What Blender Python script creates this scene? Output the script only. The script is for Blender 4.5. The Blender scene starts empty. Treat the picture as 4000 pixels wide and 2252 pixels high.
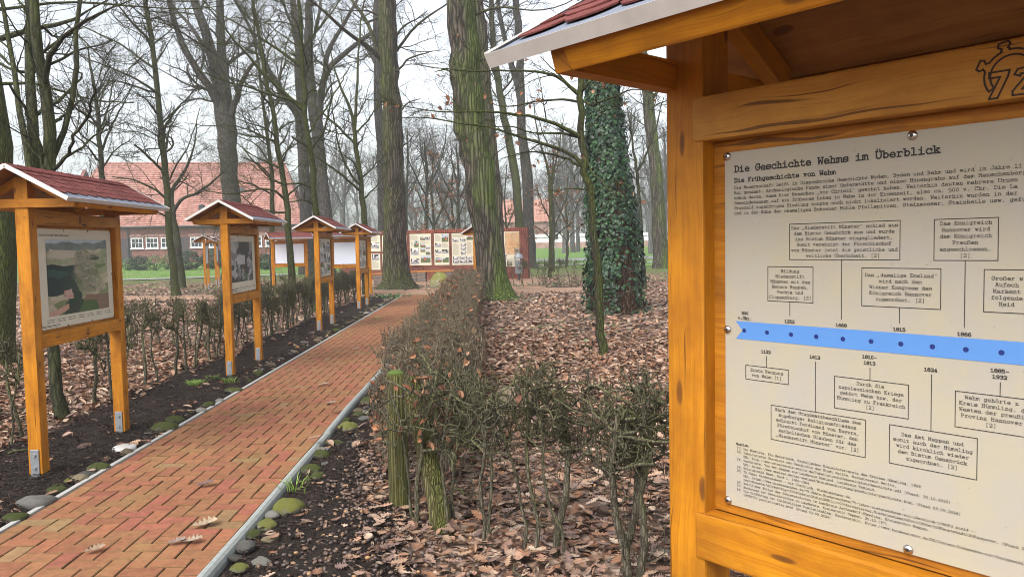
import bpy, bmesh, math, random
import numpy as np
from mathutils import Vector, Matrix

SC = bpy.context.scene
COL = SC.collection
RNG = np.random.default_rng(11)
random.seed(5)

# ------------------------------------------------------------------ camera
CAMH = 1.55
PITCH, ROLL = math.atan(172.4 / 3000), 0.0195
_cp, _sp, _cr, _sr = math.cos(PITCH), math.sin(PITCH), math.cos(ROLL), math.sin(ROLL)
_right = Vector((1, 0, 0)); _down = Vector((0, -_sp, -_cp)); _fwd = Vector((0, _cp, -_sp))
cam_data = bpy.data.cameras.new("camera")
cam = bpy.data.objects.new("camera", cam_data)
COL.objects.link(cam)
cx_ = _right * _cr + _down * _sr
cu_ = -(_down * _cr - _right * _sr)
cz_ = -_fwd
cam.matrix_world = Matrix(((cx_.x, cu_.x, cz_.x, 0), (cx_.y, cu_.y, cz_.y, 0), (cx_.z, cu_.z, cz_.z, CAMH), (0, 0, 0, 1)))
cam_data.sensor_fit = 'HORIZONTAL'
cam_data.sensor_width = 36
cam_data.lens = 27.0
cam_data.clip_start = 0.05
cam_data.clip_end = 2000
SC.camera = cam

# ------------------------------------------------------------------ sky, sun, exposure
SUN_EL, SUN_AZ = math.radians(48), math.radians(-150)       # high behind the camera's left, veiled by cloud
wd = bpy.data.worlds.new("World")
SC.world = wd
wd.use_nodes = True
wn = wd.node_tree
wn.nodes.clear()
sky = wn.nodes.new('ShaderNodeTexSky')
sky.sky_type = 'NISHITA'
sky.sun_disc = False
sky.sun_elevation = SUN_EL
sky.sun_rotation = SUN_AZ
sky.air_density = 1.0
sky.dust_density = 4.0
hs = wn.nodes.new('ShaderNodeHueSaturation')
hs.inputs['Saturation'].default_value = 0.30
bg = wn.nodes.new('ShaderNodeBackground')
bg.inputs['Strength'].default_value = 0.15
wo = wn.nodes.new('ShaderNodeOutputWorld')
wn.links.new(sky.outputs[0], hs.inputs['Color'])
_tc = wn.nodes.new('ShaderNodeTexCoord'); _mp = wn.nodes.new('ShaderNodeMapping'); _mp.inputs['Scale'].default_value = (1.6, 1.6, 5.0)
_cl = wn.nodes.new('ShaderNodeTexNoise'); _cl.inputs['Scale'].default_value = 1.3; _cl.inputs['Detail'].default_value = 5.0
_rp = wn.nodes.new('ShaderNodeMapRange'); _rp.inputs[1].default_value = 0.3; _rp.inputs[2].default_value = 0.7; _rp.inputs[3].default_value = 0.78; _rp.inputs[4].default_value = 1.18
wn.links.new(_tc.outputs['Generated'], _mp.inputs[0]); wn.links.new(_mp.outputs[0], _cl.inputs['Vector']); wn.links.new(_cl.outputs['Fac'], _rp.inputs[0]); wn.links.new(_rp.outputs[0], hs.inputs['Value'])
wn.links.new(hs.outputs[0], bg.inputs[0])
wn.links.new(bg.outputs[0], wo.inputs[0])
sd = bpy.data.lights.new("sun", 'SUN')
sd.energy = 0.9
sd.angle = math.radians(25)
sd.color = (1.0, 0.96, 0.90)
so = bpy.data.objects.new("sun", sd)
COL.objects.link(so)
_sd = Vector((math.sin(SUN_AZ) * math.cos(SUN_EL), math.cos(SUN_AZ) * math.cos(SUN_EL), math.sin(SUN_EL)))
so.rotation_euler = _sd.to_track_quat('Z', 'Y').to_euler()
SC.view_settings.view_transform = 'Standard'
SC.view_settings.look = 'None'
SC.view_settings.exposure = 1.2
SC.view_settings.gamma = 1.0
SC.cycles.filter_width = 0.95
SC.cycles.max_bounces = 5
SC.cycles.diffuse_bounces = 3
SC.cycles.glossy_bounces = 2
SC.cycles.transparent_max_bounces = 4
SC.cycles.volume_bounces = 1


# ------------------------------------------------------------------ measuring helpers
def ray(x, y):
    u = (x - 2000) / 3000; v = (y - 1126) / 3000
    U = u * _cr - v * _sr; V = u * _sr + v * _cr
    return np.array([U, _cp - V * _sp, -_sp - V * _cp])
def at(x, y, Y):
    r = ray(x, y)
    return np.array([0, 0, CAMH]) + r * (Y / r[1])
def gnd(x, y, z=0.0):
    r = ray(x, y)
    return np.array([0, 0, CAMH]) + r * ((z - CAMH) / r[2])
def zg(y):
    y = np.asarray(y, float)
    return np.where(y < 45, 0.0, np.where(y < 120, (y - 45) * 0.02, 1.5))


# ------------------------------------------------------------------ tags
def tag(o, label=None, cat=None, group=None, kind=None):
    if label: o['label'] = label
    if cat: o['category'] = cat
    if group: o['group'] = group
    if kind: o['kind'] = kind
    return o
def thing(name, label, cat, loc=(0, 0, 0), rz=0.0, group=None):
    o = bpy.data.objects.new(name, None)
    o.empty_display_size = 0.2
    COL.objects.link(o)
    o.location = loc
    o.rotation_euler = (0, 0, rz)
    return tag(o, label, cat, group)
def kids(o):
    return [c for c in bpy.data.objects if c.parent is o]
KIDS = {}
def link(name, me, parent=None):
    o = bpy.data.objects.new(name, me)
    COL.objects.link(o)
    if parent is not None:
        o.parent = parent
        KIDS.setdefault(parent, []).append(o)
    return o
def dup(o, parent=None, skip=()):
    c = o.copy()
    COL.objects.link(c)
    if parent is not None:
        c.parent = parent
        KIDS.setdefault(parent, []).append(c)
    for k in list(KIDS.get(o, [])):
        if k.name.split('.')[0] not in skip:
            dup(k, c, skip)
    return c


# ------------------------------------------------------------------ materials
def mat(name):
    m = bpy.data.materials.new(name)
    m.use_nodes = True
    nt = m.node_tree
    return m, nt, nt.nodes['Principled BSDF']
def N(nt, t, **kw):
    n = nt.nodes.new('ShaderNode' + t)
    for k, v in kw.items():
        if k in n.inputs: n.inputs[k].default_value = v
        else: setattr(n, k, v)
    return n
def L(nt, a, b): nt.links.new(a, b)
def mixc(nt, fac, a, b, mode='MIX'):
    n = nt.nodes.new('ShaderNodeMix')
    n.data_type = 'RGBA'
    n.blend_type = mode
    for sock, v in ((n.inputs[0], fac), (n.inputs[6], a), (n.inputs[7], b)):
        if hasattr(v, 'is_linked'): nt.links.new(v, sock)
        elif isinstance(v, (int, float)): sock.default_value = v
        else: sock.default_value = (*v, 1) if len(v) == 3 else v
    return n.outputs[2]
def ramp(nt, inp, stops):
    r = nt.nodes.new('ShaderNodeValToRGB')
    els = r.color_ramp.elements
    while len(els) < len(stops): els.new(0.5)
    for e, (p, c) in zip(els, stops):
        e.position = p
        e.color = (c, c, c, 1) if isinstance(c, (int, float)) else (*c, 1)
    nt.links.new(inp, r.inputs[0])
    return r.outputs[0]
def math_(nt, op, a, b=0.0):
    n = nt.nodes.new('ShaderNodeMath'); n.operation = op
    for s, v in ((n.inputs[0], a), (n.inputs[1], b)):
        if hasattr(v, 'is_linked'): nt.links.new(v, s)
        else: s.default_value = v
    return n.outputs[0]
def mapping(nt, src, scale=(1, 1, 1), loc=(0, 0, 0)):
    m = nt.nodes.new('ShaderNodeMapping')
    m.inputs['Scale'].default_value = scale
    m.inputs['Location'].default_value = loc
    nt.links.new(src, m.inputs[0])
    return m.outputs[0]
def noise(nt, vec, scale, detail=3.0, rough=0.55):
    n = N(nt, 'TexNoise', Scale=scale, Detail=detail, Roughness=rough)
    if vec is not None: nt.links.new(vec, n.inputs['Vector'])
    return n.outputs['Fac']
def bump(nt, b, height, strength=0.4, dist=0.01):
    n = N(nt, 'Bump', Strength=strength, Distance=dist)
    nt.links.new(height, n.inputs['Height'])
    nt.links.new(n.outputs[0], b.inputs['Normal'])
    return n
def plain(name, c, rough=0.6, metal=0.0, var=0.25, scale=30.0, bmp=0.0):
    m, nt, b = mat(name)
    tc = N(nt, 'TexCoord')
    f = noise(nt, tc.outputs['Object'], scale, 4)
    cc = mixc(nt, f, tuple(x * (1 - var) for x in c), tuple(min(1, x * (1 + var)) for x in c))
    L(nt, cc, b.inputs['Base Color'])
    b.inputs['Roughness'].default_value = rough
    b.inputs['Metallic'].default_value = metal
    if bmp: bump(nt, b, f, bmp, 0.005)
    return m
def attr_mat(name, rough=0.6, var=0.15, scale=40, spec=0.3, transl=False):
    m, nt, b = mat(name)
    a = N(nt, 'Attribute', attribute_name='Col')
    tc = N(nt, 'TexCoord')
    f = noise(nt, tc.outputs['Object'], scale, 3)
    d = ramp(nt, f, [(0.25, 1 - var), (0.75, 1 + var)])
    L(nt, mixc(nt, 1.0, a.outputs['Color'], d, 'MULTIPLY'), b.inputs['Base Color'])
    b.inputs['Roughness'].default_value = rough
    b.inputs['Specular IOR Level'].default_value = spec
    return m


def wood_mat(name, c1, c2, c3):
    """glazed spruce: UV.x runs along the grain in metres, UV.y across it"""
    m, nt, b = mat(name)
    tc = N(nt, 'TexCoord')
    uv = tc.outputs['UV']
    w = noise(nt, mapping(nt, uv, (1.6, 5, 1)), 1.0, 3)
    dist = nt.nodes.new('ShaderNodeVectorMath'); dist.operation = 'SCALE'
    comb = N(nt, 'CombineXYZ')
    L(nt, math_(nt, 'MULTIPLY', math_(nt, 'SUBTRACT', w, 0.5), 0.10), comb.inputs[1])
    add = nt.nodes.new('ShaderNodeVectorMath'); add.operation = 'ADD'
    L(nt, uv, add.inputs[0]); L(nt, comb.outputs[0], add.inputs[1])
    g1 = noise(nt, mapping(nt, add.outputs[0], (1.2, 55, 1)), 1.0, 4, 0.6)
    g2 = noise(nt, mapping(nt, add.outputs[0], (5, 260, 1)), 1.0, 2, 0.5)
    blot = noise(nt, mapping(nt, uv, (5, 9, 1), (3, 7, 0)), 1.0, 4, 0.6)
    c = mixc(nt, ramp(nt, g1, [(0.30, 0.0), (0.70, 1.0)]), c1, c2)
    c = mixc(nt, math_(nt, 'MULTIPLY', ramp(nt, g2, [(0.45, 0.0), (0.75, 1.0)]), 0.35), c, c3)
    c = mixc(nt, math_(nt, 'MULTIPLY', ramp(nt, blot, [(0.42, 0.0), (0.72, 1.0)]), 0.65), c, c3)
    vo = N(nt, 'TexVoronoi', Scale=1.0, voronoi_dimensions='2D')
    L(nt, mapping(nt, add.outputs[0], (4.2, 13, 1)), vo.inputs['Vector'])
    kn = ramp(nt, vo.outputs['Distance'], [(0.0, 1.0), (0.085, 0.8), (0.13, 0.0)])
    cell = N(nt, 'SeparateColor'); L(nt, vo.outputs['Color'], cell.inputs[0])
    kn = math_(nt, 'MULTIPLY', kn, math_(nt, 'GREATER_THAN', cell.outputs[0], 0.72))
    c = mixc(nt, math_(nt, 'MULTIPLY', kn, 0.85), c, (0.07, 0.022, 0.006))
    ck = noise(nt, mapping(nt, add.outputs[0], (2.2, 75, 1), (5, 3, 0)), 1.0, 2, 0.5)
    c = mixc(nt, ramp(nt, ck, [(0.66, 0.0), (0.70, 0.75)]), c, (0.06, 0.018, 0.004))
    gr = noise(nt, mapping(nt, uv, (2.0, 3.0, 1), (1, 9, 0)), 1.0, 5, 0.7)
    c = mixc(nt, ramp(nt, gr, [(0.50, 0.0), (0.72, 0.5)]), c, (0.17, 0.065, 0.008))
    L(nt, c, b.inputs['Base Color'])
    b.inputs['Roughness'].default_value = 0.58
    b.inputs['Specular IOR Level'].default_value = 0.28
    bump(nt, b, math_(nt, 'ADD', g1, math_(nt, 'MULTIPLY', g2, 0.6)), 0.28, 0.003)
    return m

def bark_mat(name, c1, c2, moss, mossamt, vscale=1.0, bstr=0.9, side=0.0, zs=1.0, dkf=0.35):
    m, nt, b = mat(name)
    tc = N(nt, 'TexCoord')
    ob = tc.outputs['Object']
    wob = noise(nt, ob, 3.0 * vscale, 3)
    mp = mapping(nt, ob, (16 * vscale, 16 * vscale, 2.6 * vscale * zs))
    addv = nt.nodes.new('ShaderNodeVectorMath'); addv.operation = 'ADD'
    sc = nt.nodes.new('ShaderNodeVectorMath'); sc.operation = 'SCALE'
    nn = N(nt, 'TexNoise', Scale=1.0, Detail=3.0)
    L(nt, mapping(nt, ob, (5 * vscale, 5 * vscale, 5 * vscale * zs)), nn.inputs['Vector'])
    L(nt, nn.outputs['Color'], sc.inputs[0]); sc.inputs['Scale'].default_value = 1.6
    L(nt, mp, addv.inputs[0]); L(nt, sc.outputs[0], addv.inputs[1])
    vo = N(nt, 'TexVoronoi', Scale=1.0, feature='DISTANCE_TO_EDGE')
    L(nt, addv.outputs[0], vo.inputs['Vector'])
    ridge = ramp(nt, vo.outputs['Distance'], [(0.0, 0.0), (0.28, 0.8), (0.6, 1.0)])
    fine = noise(nt, mapping(nt, ob, (60 * vscale, 60 * vscale, 14 * vscale * zs)), 1.0, 4, 0.65)
    c = mixc(nt, fine, c1, c2)
    dk = tuple(x * dkf for x in c1)
    c = mixc(nt, ridge, dk, c)
    geo = N(nt, 'NewGeometry')
    sep = N(nt, 'SeparateXYZ'); L(nt, geo.outputs['Normal'], sep.inputs[0])
    mo = noise(nt, mapping(nt, ob, (1.6, 1.6, 0.7)), 1.3 * min(vscale, 1.0), 4, 0.6)
    mo = math_(nt, 'ADD', mo, math_(nt, 'MULTIPLY', sep.outputs[0], side))
    mo = math_(nt, 'ADD', mo, math_(nt, 'MULTIPLY', sep.outputs[2], 0.16))
    mo = ramp(nt, math_(nt, 'ADD', mo, mossamt - 0.5), [(0.38, 0.0), (0.66, 1.0)])
    mo = math_(nt, 'MULTIPLY', mo, math_(nt, 'ADD', math_(nt, 'MULTIPLY', fine, 0.7), 0.45))
    mo = math_(nt, 'MULTIPLY', mo, math_(nt, 'ADD', math_(nt, 'MULTIPLY', ridge, 0.7), 0.3))
    c = mixc(nt, mo, c, moss)
    L(nt, c, b.inputs['Base Color'])
    b.inputs['Roughness'].default_value = 0.9
    b.inputs['Specular IOR Level'].default_value = 0.15
    bump(nt, b, math_(nt, 'ADD', ridge, math_(nt, 'MULTIPLY', fine, 0.35)), bstr, 0.03)
    return m

M = {}
M['wood'] = wood_mat('wood_glaze', (0.56, 0.230, 0.008), (0.43, 0.155, 0.005), (0.19, 0.055, 0.004))
M['wood_rail'] = wood_mat('wood_rail', (0.56, 0.275, 0.045), (0.46, 0.205, 0.026), (0.26, 0.095, 0.010))
M['wood_dark'] = wood_mat('wood_backing', (0.50, 0.205, 0.012), (0.36, 0.125, 0.008), (0.10, 0.030, 0.004))
M['ply'] = wood_mat('roof_plywood', (0.40, 0.175, 0.040), (0.32, 0.13, 0.026), (0.18, 0.065, 0.014))
M['steel'] = plain('galvanised_steel', (0.34, 0.36, 0.38), 0.5, 0.75, 0.2, 60)
M['flash'] = plain('drip_edge_metal', (0.62, 0.60, 0.57), 0.45, 0.35, 0.16, 25)
M['screw'] = plain('screw_steel', (0.55, 0.53, 0.52), 0.25, 1.0, 0.1, 90)
M['black'] = plain('print_black', (0.018, 0.016, 0.014), 0.6, 0, 0.1)
M['brown_ink'] = plain('burnt_line', (0.03, 0.012, 0.004), 0.7, 0, 0.1)
M['under'] = plain('grey_underlay', (0.17, 0.19, 0.24), 0.95, 0, 0.5, 700, 0.3)
M['white_board'] = plain('white_board', (0.76, 0.81, 0.90), 0.4, 0, 0.03, 8)
M['blue'] = plain('timeline_blue', (0.085, 0.235, 0.56), 0.5, 0, 0.05, 12)
M['navy'] = plain('timeline_dot', (0.004, 0.018, 0.15), 0.5, 0, 0.05)
M['print'] = attr_mat('poster_print', 0.5, 0.04, 14)
M['leaf'] = attr_mat('dry_leaf', 0.6, 0.28, 60, 0.35)
M['stone'] = attr_mat('field_stone', 0.85, 0.35, 22, 0.2)
M['chip'] = attr_mat('bark_mulch', 0.95, 0.3, 80, 0.1)
M['acorn'] = attr_mat('acorn_shell', 0.4, 0.3, 60, 0.4)
M['green'] = attr_mat('green_leaf', 0.45, 0.25, 12, 0.4)
M['brick_clay'] = attr_mat('clay_paver', 0.85, 0.2, 30, 0.15)
M['concrete'] = plain('kerb_concrete', (0.27, 0.29, 0.275), 0.9, 0, 0.3, 40, 0.3)
M['oak'] = bark_mat('oak_bark', (0.075, 0.062, 0.046), (0.19, 0.16, 0.12), (0.080, 0.110, 0.014), 0.47, .72, 1.0, -0.12, .45, .22)
M['oak_mossy'] = bark_mat('oak_bark_mossy', (0.070, 0.058, 0.044), (0.18, 0.152, 0.115), (0.090, 0.155, 0.008), 0.49, .72, 1.0, 0.18, .45, .22)
M['grey'] = bark_mat('grey_bark', (0.072, 0.065, 0.056), (0.155, 0.14, 0.122), (0.08, 0.10, 0.035), 0.32, 0.9, 0.8, 0.1)
M['mossy'] = bark_mat('mossy_bark', (0.040, 0.037, 0.025), (0.085, 0.078, 0.048), (0.082, 0.105, 0.016), 0.58, 2.2, 0.5, 0.18)
M['beech'] = bark_mat('beech_bark', (0.040, 0.039, 0.028), (0.085, 0.081, 0.056), (0.064, 0.078, 0.018), 0.50, 1.6, 0.3, 0.1)
M['twig'] = bark_mat('twig_bark', (0.062, 0.054, 0.043), (0.135, 0.118, 0.095), (0.11, 0.125, 0.04), 0.36, 3.0, 0.2)
M['hedge'] = bark_mat('hornbeam_bark', (0.105, 0.094, 0.066), (0.225, 0.20, 0.15), (0.12, 0.14, 0.028), 0.46, 5.0, 0.25, 0.1)
M['hedge_light'] = bark_mat('clipped_twigs', (0.20, 0.16, 0.115), (0.38, 0.31, 0.235), (0.19, 0.18, 0.06), 0.40, 5.0, 0.2)
M['far'] = bark_mat('haze_paled_bark', (0.15, 0.145, 0.14), (0.25, 0.24, 0.23), (0.12, 0.13, 0.09), 0.3, 0.8, 0.3)  # bark of distant trees, paled so that haze is put into its colour
M['postwood'] = bark_mat('weathered_post', (0.13, 0.118, 0.05), (0.26, 0.235, 0.115), (0.13, 0.155, 0.022), 0.52, 4.0, 0.7, 0.1, .06)

# ------------------------------------------------------------------ geometry helpers
class Geo:
    """collects shapes and links them as ONE mesh object"""
    def __init__(s): s.v = []; s.f = []; s.uv = []; s.c = []; s.mi = []; s.sm = []
    def add(s, vs, fs, col=(0.5, 0.5, 0.5), uvs=None, mi=0, smooth=False):
        n = len(s.v)
        s.v += [tuple(p) for p in vs]
        s.c += [col] * len(vs) if not isinstance(col, list) else col
        for i, f in enumerate(fs):
            s.f.append(tuple(n + j for j in f))
            s.uv.append(uvs[i] if uvs else [(0, 0)] * len(f))
            s.mi.append(mi); s.sm.append(smooth)
    def box(s, c, size, rot=None, bev=0.0, col=(0.5, 0.5, 0.5), mi=0):
        bm = bmesh.new()
        bmesh.ops.create_cube(bm, size=1.0)
        for v in bm.verts: v.co = Vector((v.co.x * size[0], v.co.y * size[1], v.co.z * size[2]))
        if bev > 0: bmesh.ops.bevel(bm, geom=list(bm.edges), offset=bev, segments=2, affect='EDGES', profile=0.6)
        la = max(range(3), key=lambda i: size[i])
        oth = [i for i in range(3) if i != la]
        off = (random.uniform(0, 9), random.uniform(0, 9))
        bm.normal_update()
        vs = [v.co.copy() for v in bm.verts]
        for i, v in enumerate(bm.verts): v.index = i
        fs, uvs = [], []
        for f in bm.faces:
            nrm = [abs(a) for a in f.normal]
            fs.append([v.index for v in f.verts])
            if nrm[la] > 0.8: uvs.append([(v.co[oth[0]] * 0.4 + off[0], v.co[oth[1]] + off[1]) for v in f.verts])
            else:
                a = oth[0] if nrm[oth[1]] >= nrm[oth[0]] else oth[1]
                sh = 0.0 if a == oth[0] else 3.7
                uvs.append([(v.co[la] + off[0], v.co[a] + off[1] + sh) for v in f.verts])
        bm.free()
        c = Vector(c)
        if rot is not None: vs = [rot @ v for v in vs]
        s.add([v + c for v in vs], fs, col, uvs, mi)
    def cyl(s, a, b, r0, r1=None, n=10, col=(0.5, 0.5, 0.5), mi=0, cap=True, smooth=True):
        a, b = Vector(a), Vector(b)
        r1 = r0 if r1 is None else r1
        d = (b - a).normalized()
        p = d.orthogonal().normalized(); q = d.cross(p)
        vs, fs, uvs = [], [], []
        ln = (b - a).length
        for k in range(n):
            t = 2 * math.pi * k / n
            o = p * math.cos(t) + q * math.sin(t)
            vs += [a + o * r0, b + o * r1]
        for k in range(n):
            j = (k + 1) % n
            fs.append((2 * k, 2 * j, 2 * j + 1, 2 * k + 1))
            uvs.append([(0, k / n * 0.3), (0, (k + 1) / n * 0.3), (ln, (k + 1) / n * 0.3), (ln, k / n * 0.3)])
        s.add(vs, fs, col, uvs, mi, smooth)
        if cap:
            s.add([vs[2 * k] for k in range(n)][::-1], [tuple(range(n))], col, None, mi)
            s.add([vs[2 * k + 1] for k in range(n)], [tuple(range(n))], col, None, mi)
    def lathe(s, prof, n=16, c=(0, 0, 0), col=(0.5, 0.5, 0.5), mi=0, sx=1, sy=1):
        vs = []
        for r, z in prof:
            for k in range(n):
                t = 2 * math.pi * k / n
                vs.append((c[0] + r * math.cos(t) * sx, c[1] + r * math.sin(t) * sy, c[2] + z))
        fs = []
        for i in range(len(prof) - 1):
            for k in range(n):
                j = (k + 1) % n
                fs.append((i * n + k, i * n + j, (i + 1) * n + j, (i + 1) * n + k))
        s.add(vs, fs, col, None, mi, True)
    def quad(s, pts, col=(0.5, 0.5, 0.5), mi=0):
        s.add(pts, [tuple(range(len(pts)))], col, [[(p[0], p[1]) for p in pts]], mi)
    def pic(s, o, ex, ey, grid, mi=0):
        """a printed picture: grid[j][i] colours, j upward, spanning vectors ex, ey from o"""
        h, w = len(grid), len(grid[0])
        o, ex, ey = Vector(o), Vector(ex), Vector(ey)
        vs, fs, cs = [], [], []
        for j in range(h):
            for i in range(w):
                b = len(vs)
                vs += [o + ex * (i / w) + ey * (j / h), o + ex * ((i + 1) / w) + ey * (j / h),
                       o + ex * ((i + 1) / w) + ey * ((j + 1) / h), o + ex * (i / w) + ey * ((j + 1) / h)]
                fs.append((b, b + 1, b + 2, b + 3)); cs += [tuple(grid[j][i])] * 4
        s.add(vs, fs, cs, None, mi)
    def mesh(s, name, mats):
        me = bpy.data.meshes.new(name)
        me.from_pydata([tuple(v) for v in s.v], [], s.f)
        uvl = me.uv_layers.new(name='UVMap')
        flat = [c for f in s.uv for p in f for c in p]
        uvl.data.foreach_set('uv', flat)
        ca = me.color_attributes.new('Col', 'FLOAT_COLOR', 'POINT')
        ca.data.foreach_set('color', [x for c in s.c for x in (*c[:3], 1.0)])
        me.polygons.foreach_set('material_index', s.mi)
        me.polygons.foreach_set('use_smooth', s.sm)
        for m in (mats if isinstance(mats, (list, tuple)) else [mats]): me.materials.append(m)
        me.update()
        return me
    def obj(s, name, mats, parent=None): return link(name, s.mesh(name, mats), parent)


def np_mesh(name, V, F, mats, C=None, smooth=False, mi=None):
    """V (n,3); F list of (k,4)/(k,3) arrays"""
    F = F if isinstance(F, list) else [F]
    F = [f for f in F if len(f)]
    me = bpy.data.meshes.new(name)
    me.vertices.add(len(V)); me.vertices.foreach_set('co', np.ascontiguousarray(V, np.float32).ravel())
    idx = np.concatenate([f.ravel() for f in F]).astype(np.int32)
    tot = np.concatenate([np.full(len(f), f.shape[1]) for f in F]).astype(np.int32)
    st = np.concatenate([[0], np.cumsum(tot)[:-1]]).astype(np.int32)
    me.loops.add(len(idx)); me.loops.foreach_set('vertex_index', idx)
    me.polygons.add(len(tot)); me.polygons.foreach_set('loop_start', st)
    me.polygons.foreach_set('use_smooth', np.full(len(tot), smooth))
    if mi is not None: me.polygons.foreach_set('material_index', mi.astype(np.int32))
    if C is not None:
        ca = me.color_attributes.new('Col', 'FLOAT_COLOR', 'POINT')
        C4 = np.ones((len(V), 4), np.float32); C4[:, :3] = C
        ca.data.foreach_set('color', C4.ravel())
    for m in (mats if isinstance(mats, (list, tuple)) else [mats]): me.materials.append(m)
    me.update(calc_edges=True)
    return me

def scatter(tv, tf, pos, yaw, tilt, scale, cols, tiltdir=None, flatz=None):
    """copies of one template (tv, tf) as one vertex soup with a colour per copy"""
    m, t = len(pos), len(tv)
    if tiltdir is None: tiltdir = RNG.uniform(0, 2 * np.pi, m)
    cy, sy = np.cos(yaw), np.sin(yaw)
    R = np.zeros((m, 3, 3)); R[:, 0, 0] = cy; R[:, 0, 1] = -sy; R[:, 1, 0] = sy; R[:, 1, 1] = cy; R[:, 2, 2] = 1
    ax = np.stack([np.cos(tiltdir), np.sin(tiltdir), np.zeros(m)], 1)
    K = np.zeros((m, 3, 3)); K[:, 0, 2] = ax[:, 1]; K[:, 1, 2] = -ax[:, 0]; K[:, 2, 0] = -ax[:, 1]; K[:, 2, 1] = ax[:, 0]
    I = np.eye(3)[None]
    T = I + np.sin(tilt)[:, None, None] * K + (1 - np.cos(tilt))[:, None, None] * (K @ K)
    A = T @ R
    sc = np.asarray(scale); sc = sc[:, None, None] if sc.ndim == 1 else sc[:, None, :]
    P = np.einsum('mij,mtj->mti', A, tv[None] * sc) + pos[:, None, :]
    F = (tf[None] + (np.arange(m) * t)[:, None, None]).reshape(-1, tf.shape[1])
    C = np.repeat(cols, t, 0)
    return P.reshape(-1, 3), F, C

def tubes(P, R, sides, rng=None):
    """P (m,n,3), R (m,n) -> verts, quads of open tapering tubes"""
    m, n = R.shape
    T = np.gradient(P, axis=1)
    T /= np.linalg.norm(T, axis=2, keepdims=True) + 1e-9
    up = np.tile(np.array([0.31, 0.17, 0.93]), (m, 1))
    par = np.abs((T[:, 0] * up).sum(1)) > 0.85
    up[par] = (0.9, 0.3, 0.1)
    A = np.cross(T, up[:, None, :]); A /= np.linalg.norm(A, axis=2, keepdims=True) + 1e-9
    B = np.cross(T, A)
    th = np.arange(sides) * 2 * np.pi / sides
    O = A[:, :, None, :] * np.cos(th)[None, None, :, None] + B[:, :, None, :] * np.sin(th)[None, None, :, None]
    V = P[:, :, None, :] + O * R[:, :, None, None]
    base = (np.arange(m) * n * sides)[:, None, None]
    i = np.arange(n - 1)[None, :, None] * sides
    k = np.arange(sides)[None, None, :]; k2 = (k + 1) % sides
    a = base + i + k; b = base + i + k2
    F = np.stack([a, b, b + sides, a + sides], -1).reshape(-1, 4)
    return V.reshape(-1, 3), F

def soup(parts):
    V, F, o = [], [], 0
    for v, f in parts:
        V.append(v); F.append(f + o); o += len(v)
    return np.concatenate(V), np.concatenate(F)

def resample(pts, rad, n):
    pts, rad = np.asarray(pts, float), np.asarray(rad, float)
    d = np.concatenate([[0], np.cumsum(np.linalg.norm(np.diff(pts, axis=0), axis=1))])
    t = np.linspace(0, d[-1], n)
    out = np.stack([np.interp(t, d, pts[:, k]) for k in range(3)], 1)
    for _ in range(2): out[1:-1] = 0.25 * out[:-2] + 0.5 * out[1:-1] + 0.25 * out[2:]
    return out, np.interp(t, d, rad), d[-1]

def grow(rng, P, R, cnt, t0, t1, lf, ang, n, wig, up, rr, minlen=0.0, taper=0.25, droop=0.0, lens=None):
    """children of the strokes P (m,k,3): cnt per parent (int or array); returns (Pc, Rc)"""
    m, k = R.shape
    cnt = np.full(m, cnt) if np.isscalar(cnt) else cnt
    par = np.repeat(np.arange(m), cnt)
    c = len(par)
    if c == 0: return np.zeros((0, n, 3)), np.zeros((0, n))
    t = rng.uniform(t0, t1, c)
    x = t * (k - 1); i = np.minimum(x.astype(int), k - 2); fr = (x - i)[:, None]
    p0 = P[par, i] * (1 - fr) + P[par, i + 1] * fr
    r0 = R[par, i] * (1 - fr[:, 0]) + R[par, i + 1] * fr[:, 0]
    d = P[par, i + 1] - P[par, i]; d /= np.linalg.norm(d, axis=1, keepdims=True) + 1e-9
    rv = rng.normal(size=(c, 3)); rv -= (rv * d).sum(1)[:, None] * d
    rv /= np.linalg.norm(rv, axis=1, keepdims=True) + 1e-9
    a = np.radians(rng.uniform(ang[0], ang[1], c))[:, None]
    nd = d * np.cos(a) + rv * np.sin(a)
    L_ = np.linalg.norm(np.diff(P, axis=1), axis=2).sum(1)[par] if lens is None else lens[par]
    ln = np.maximum(L_ * rng.uniform(lf[0], lf[1], c) * (1.1 - 0.55 * t), minlen)
    step = (ln / (n - 1))[:, None]
    Q = np.zeros((c, n, 3)); Q[:, 0] = p0
    for j in range(1, n):
        nd = nd + rng.normal(0, wig, (c, 3)); nd[:, 2] += up - droop * j / n
        nd /= np.linalg.norm(nd, axis=1, keepdims=True)
        Q[:, j] = Q[:, j - 1] + nd * step
    rb = np.minimum(r0 * rr, ln * 0.028)
    Rc = rb[:, None] * np.linspace(1, taper, n)[None]
    return Q, Rc


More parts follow.
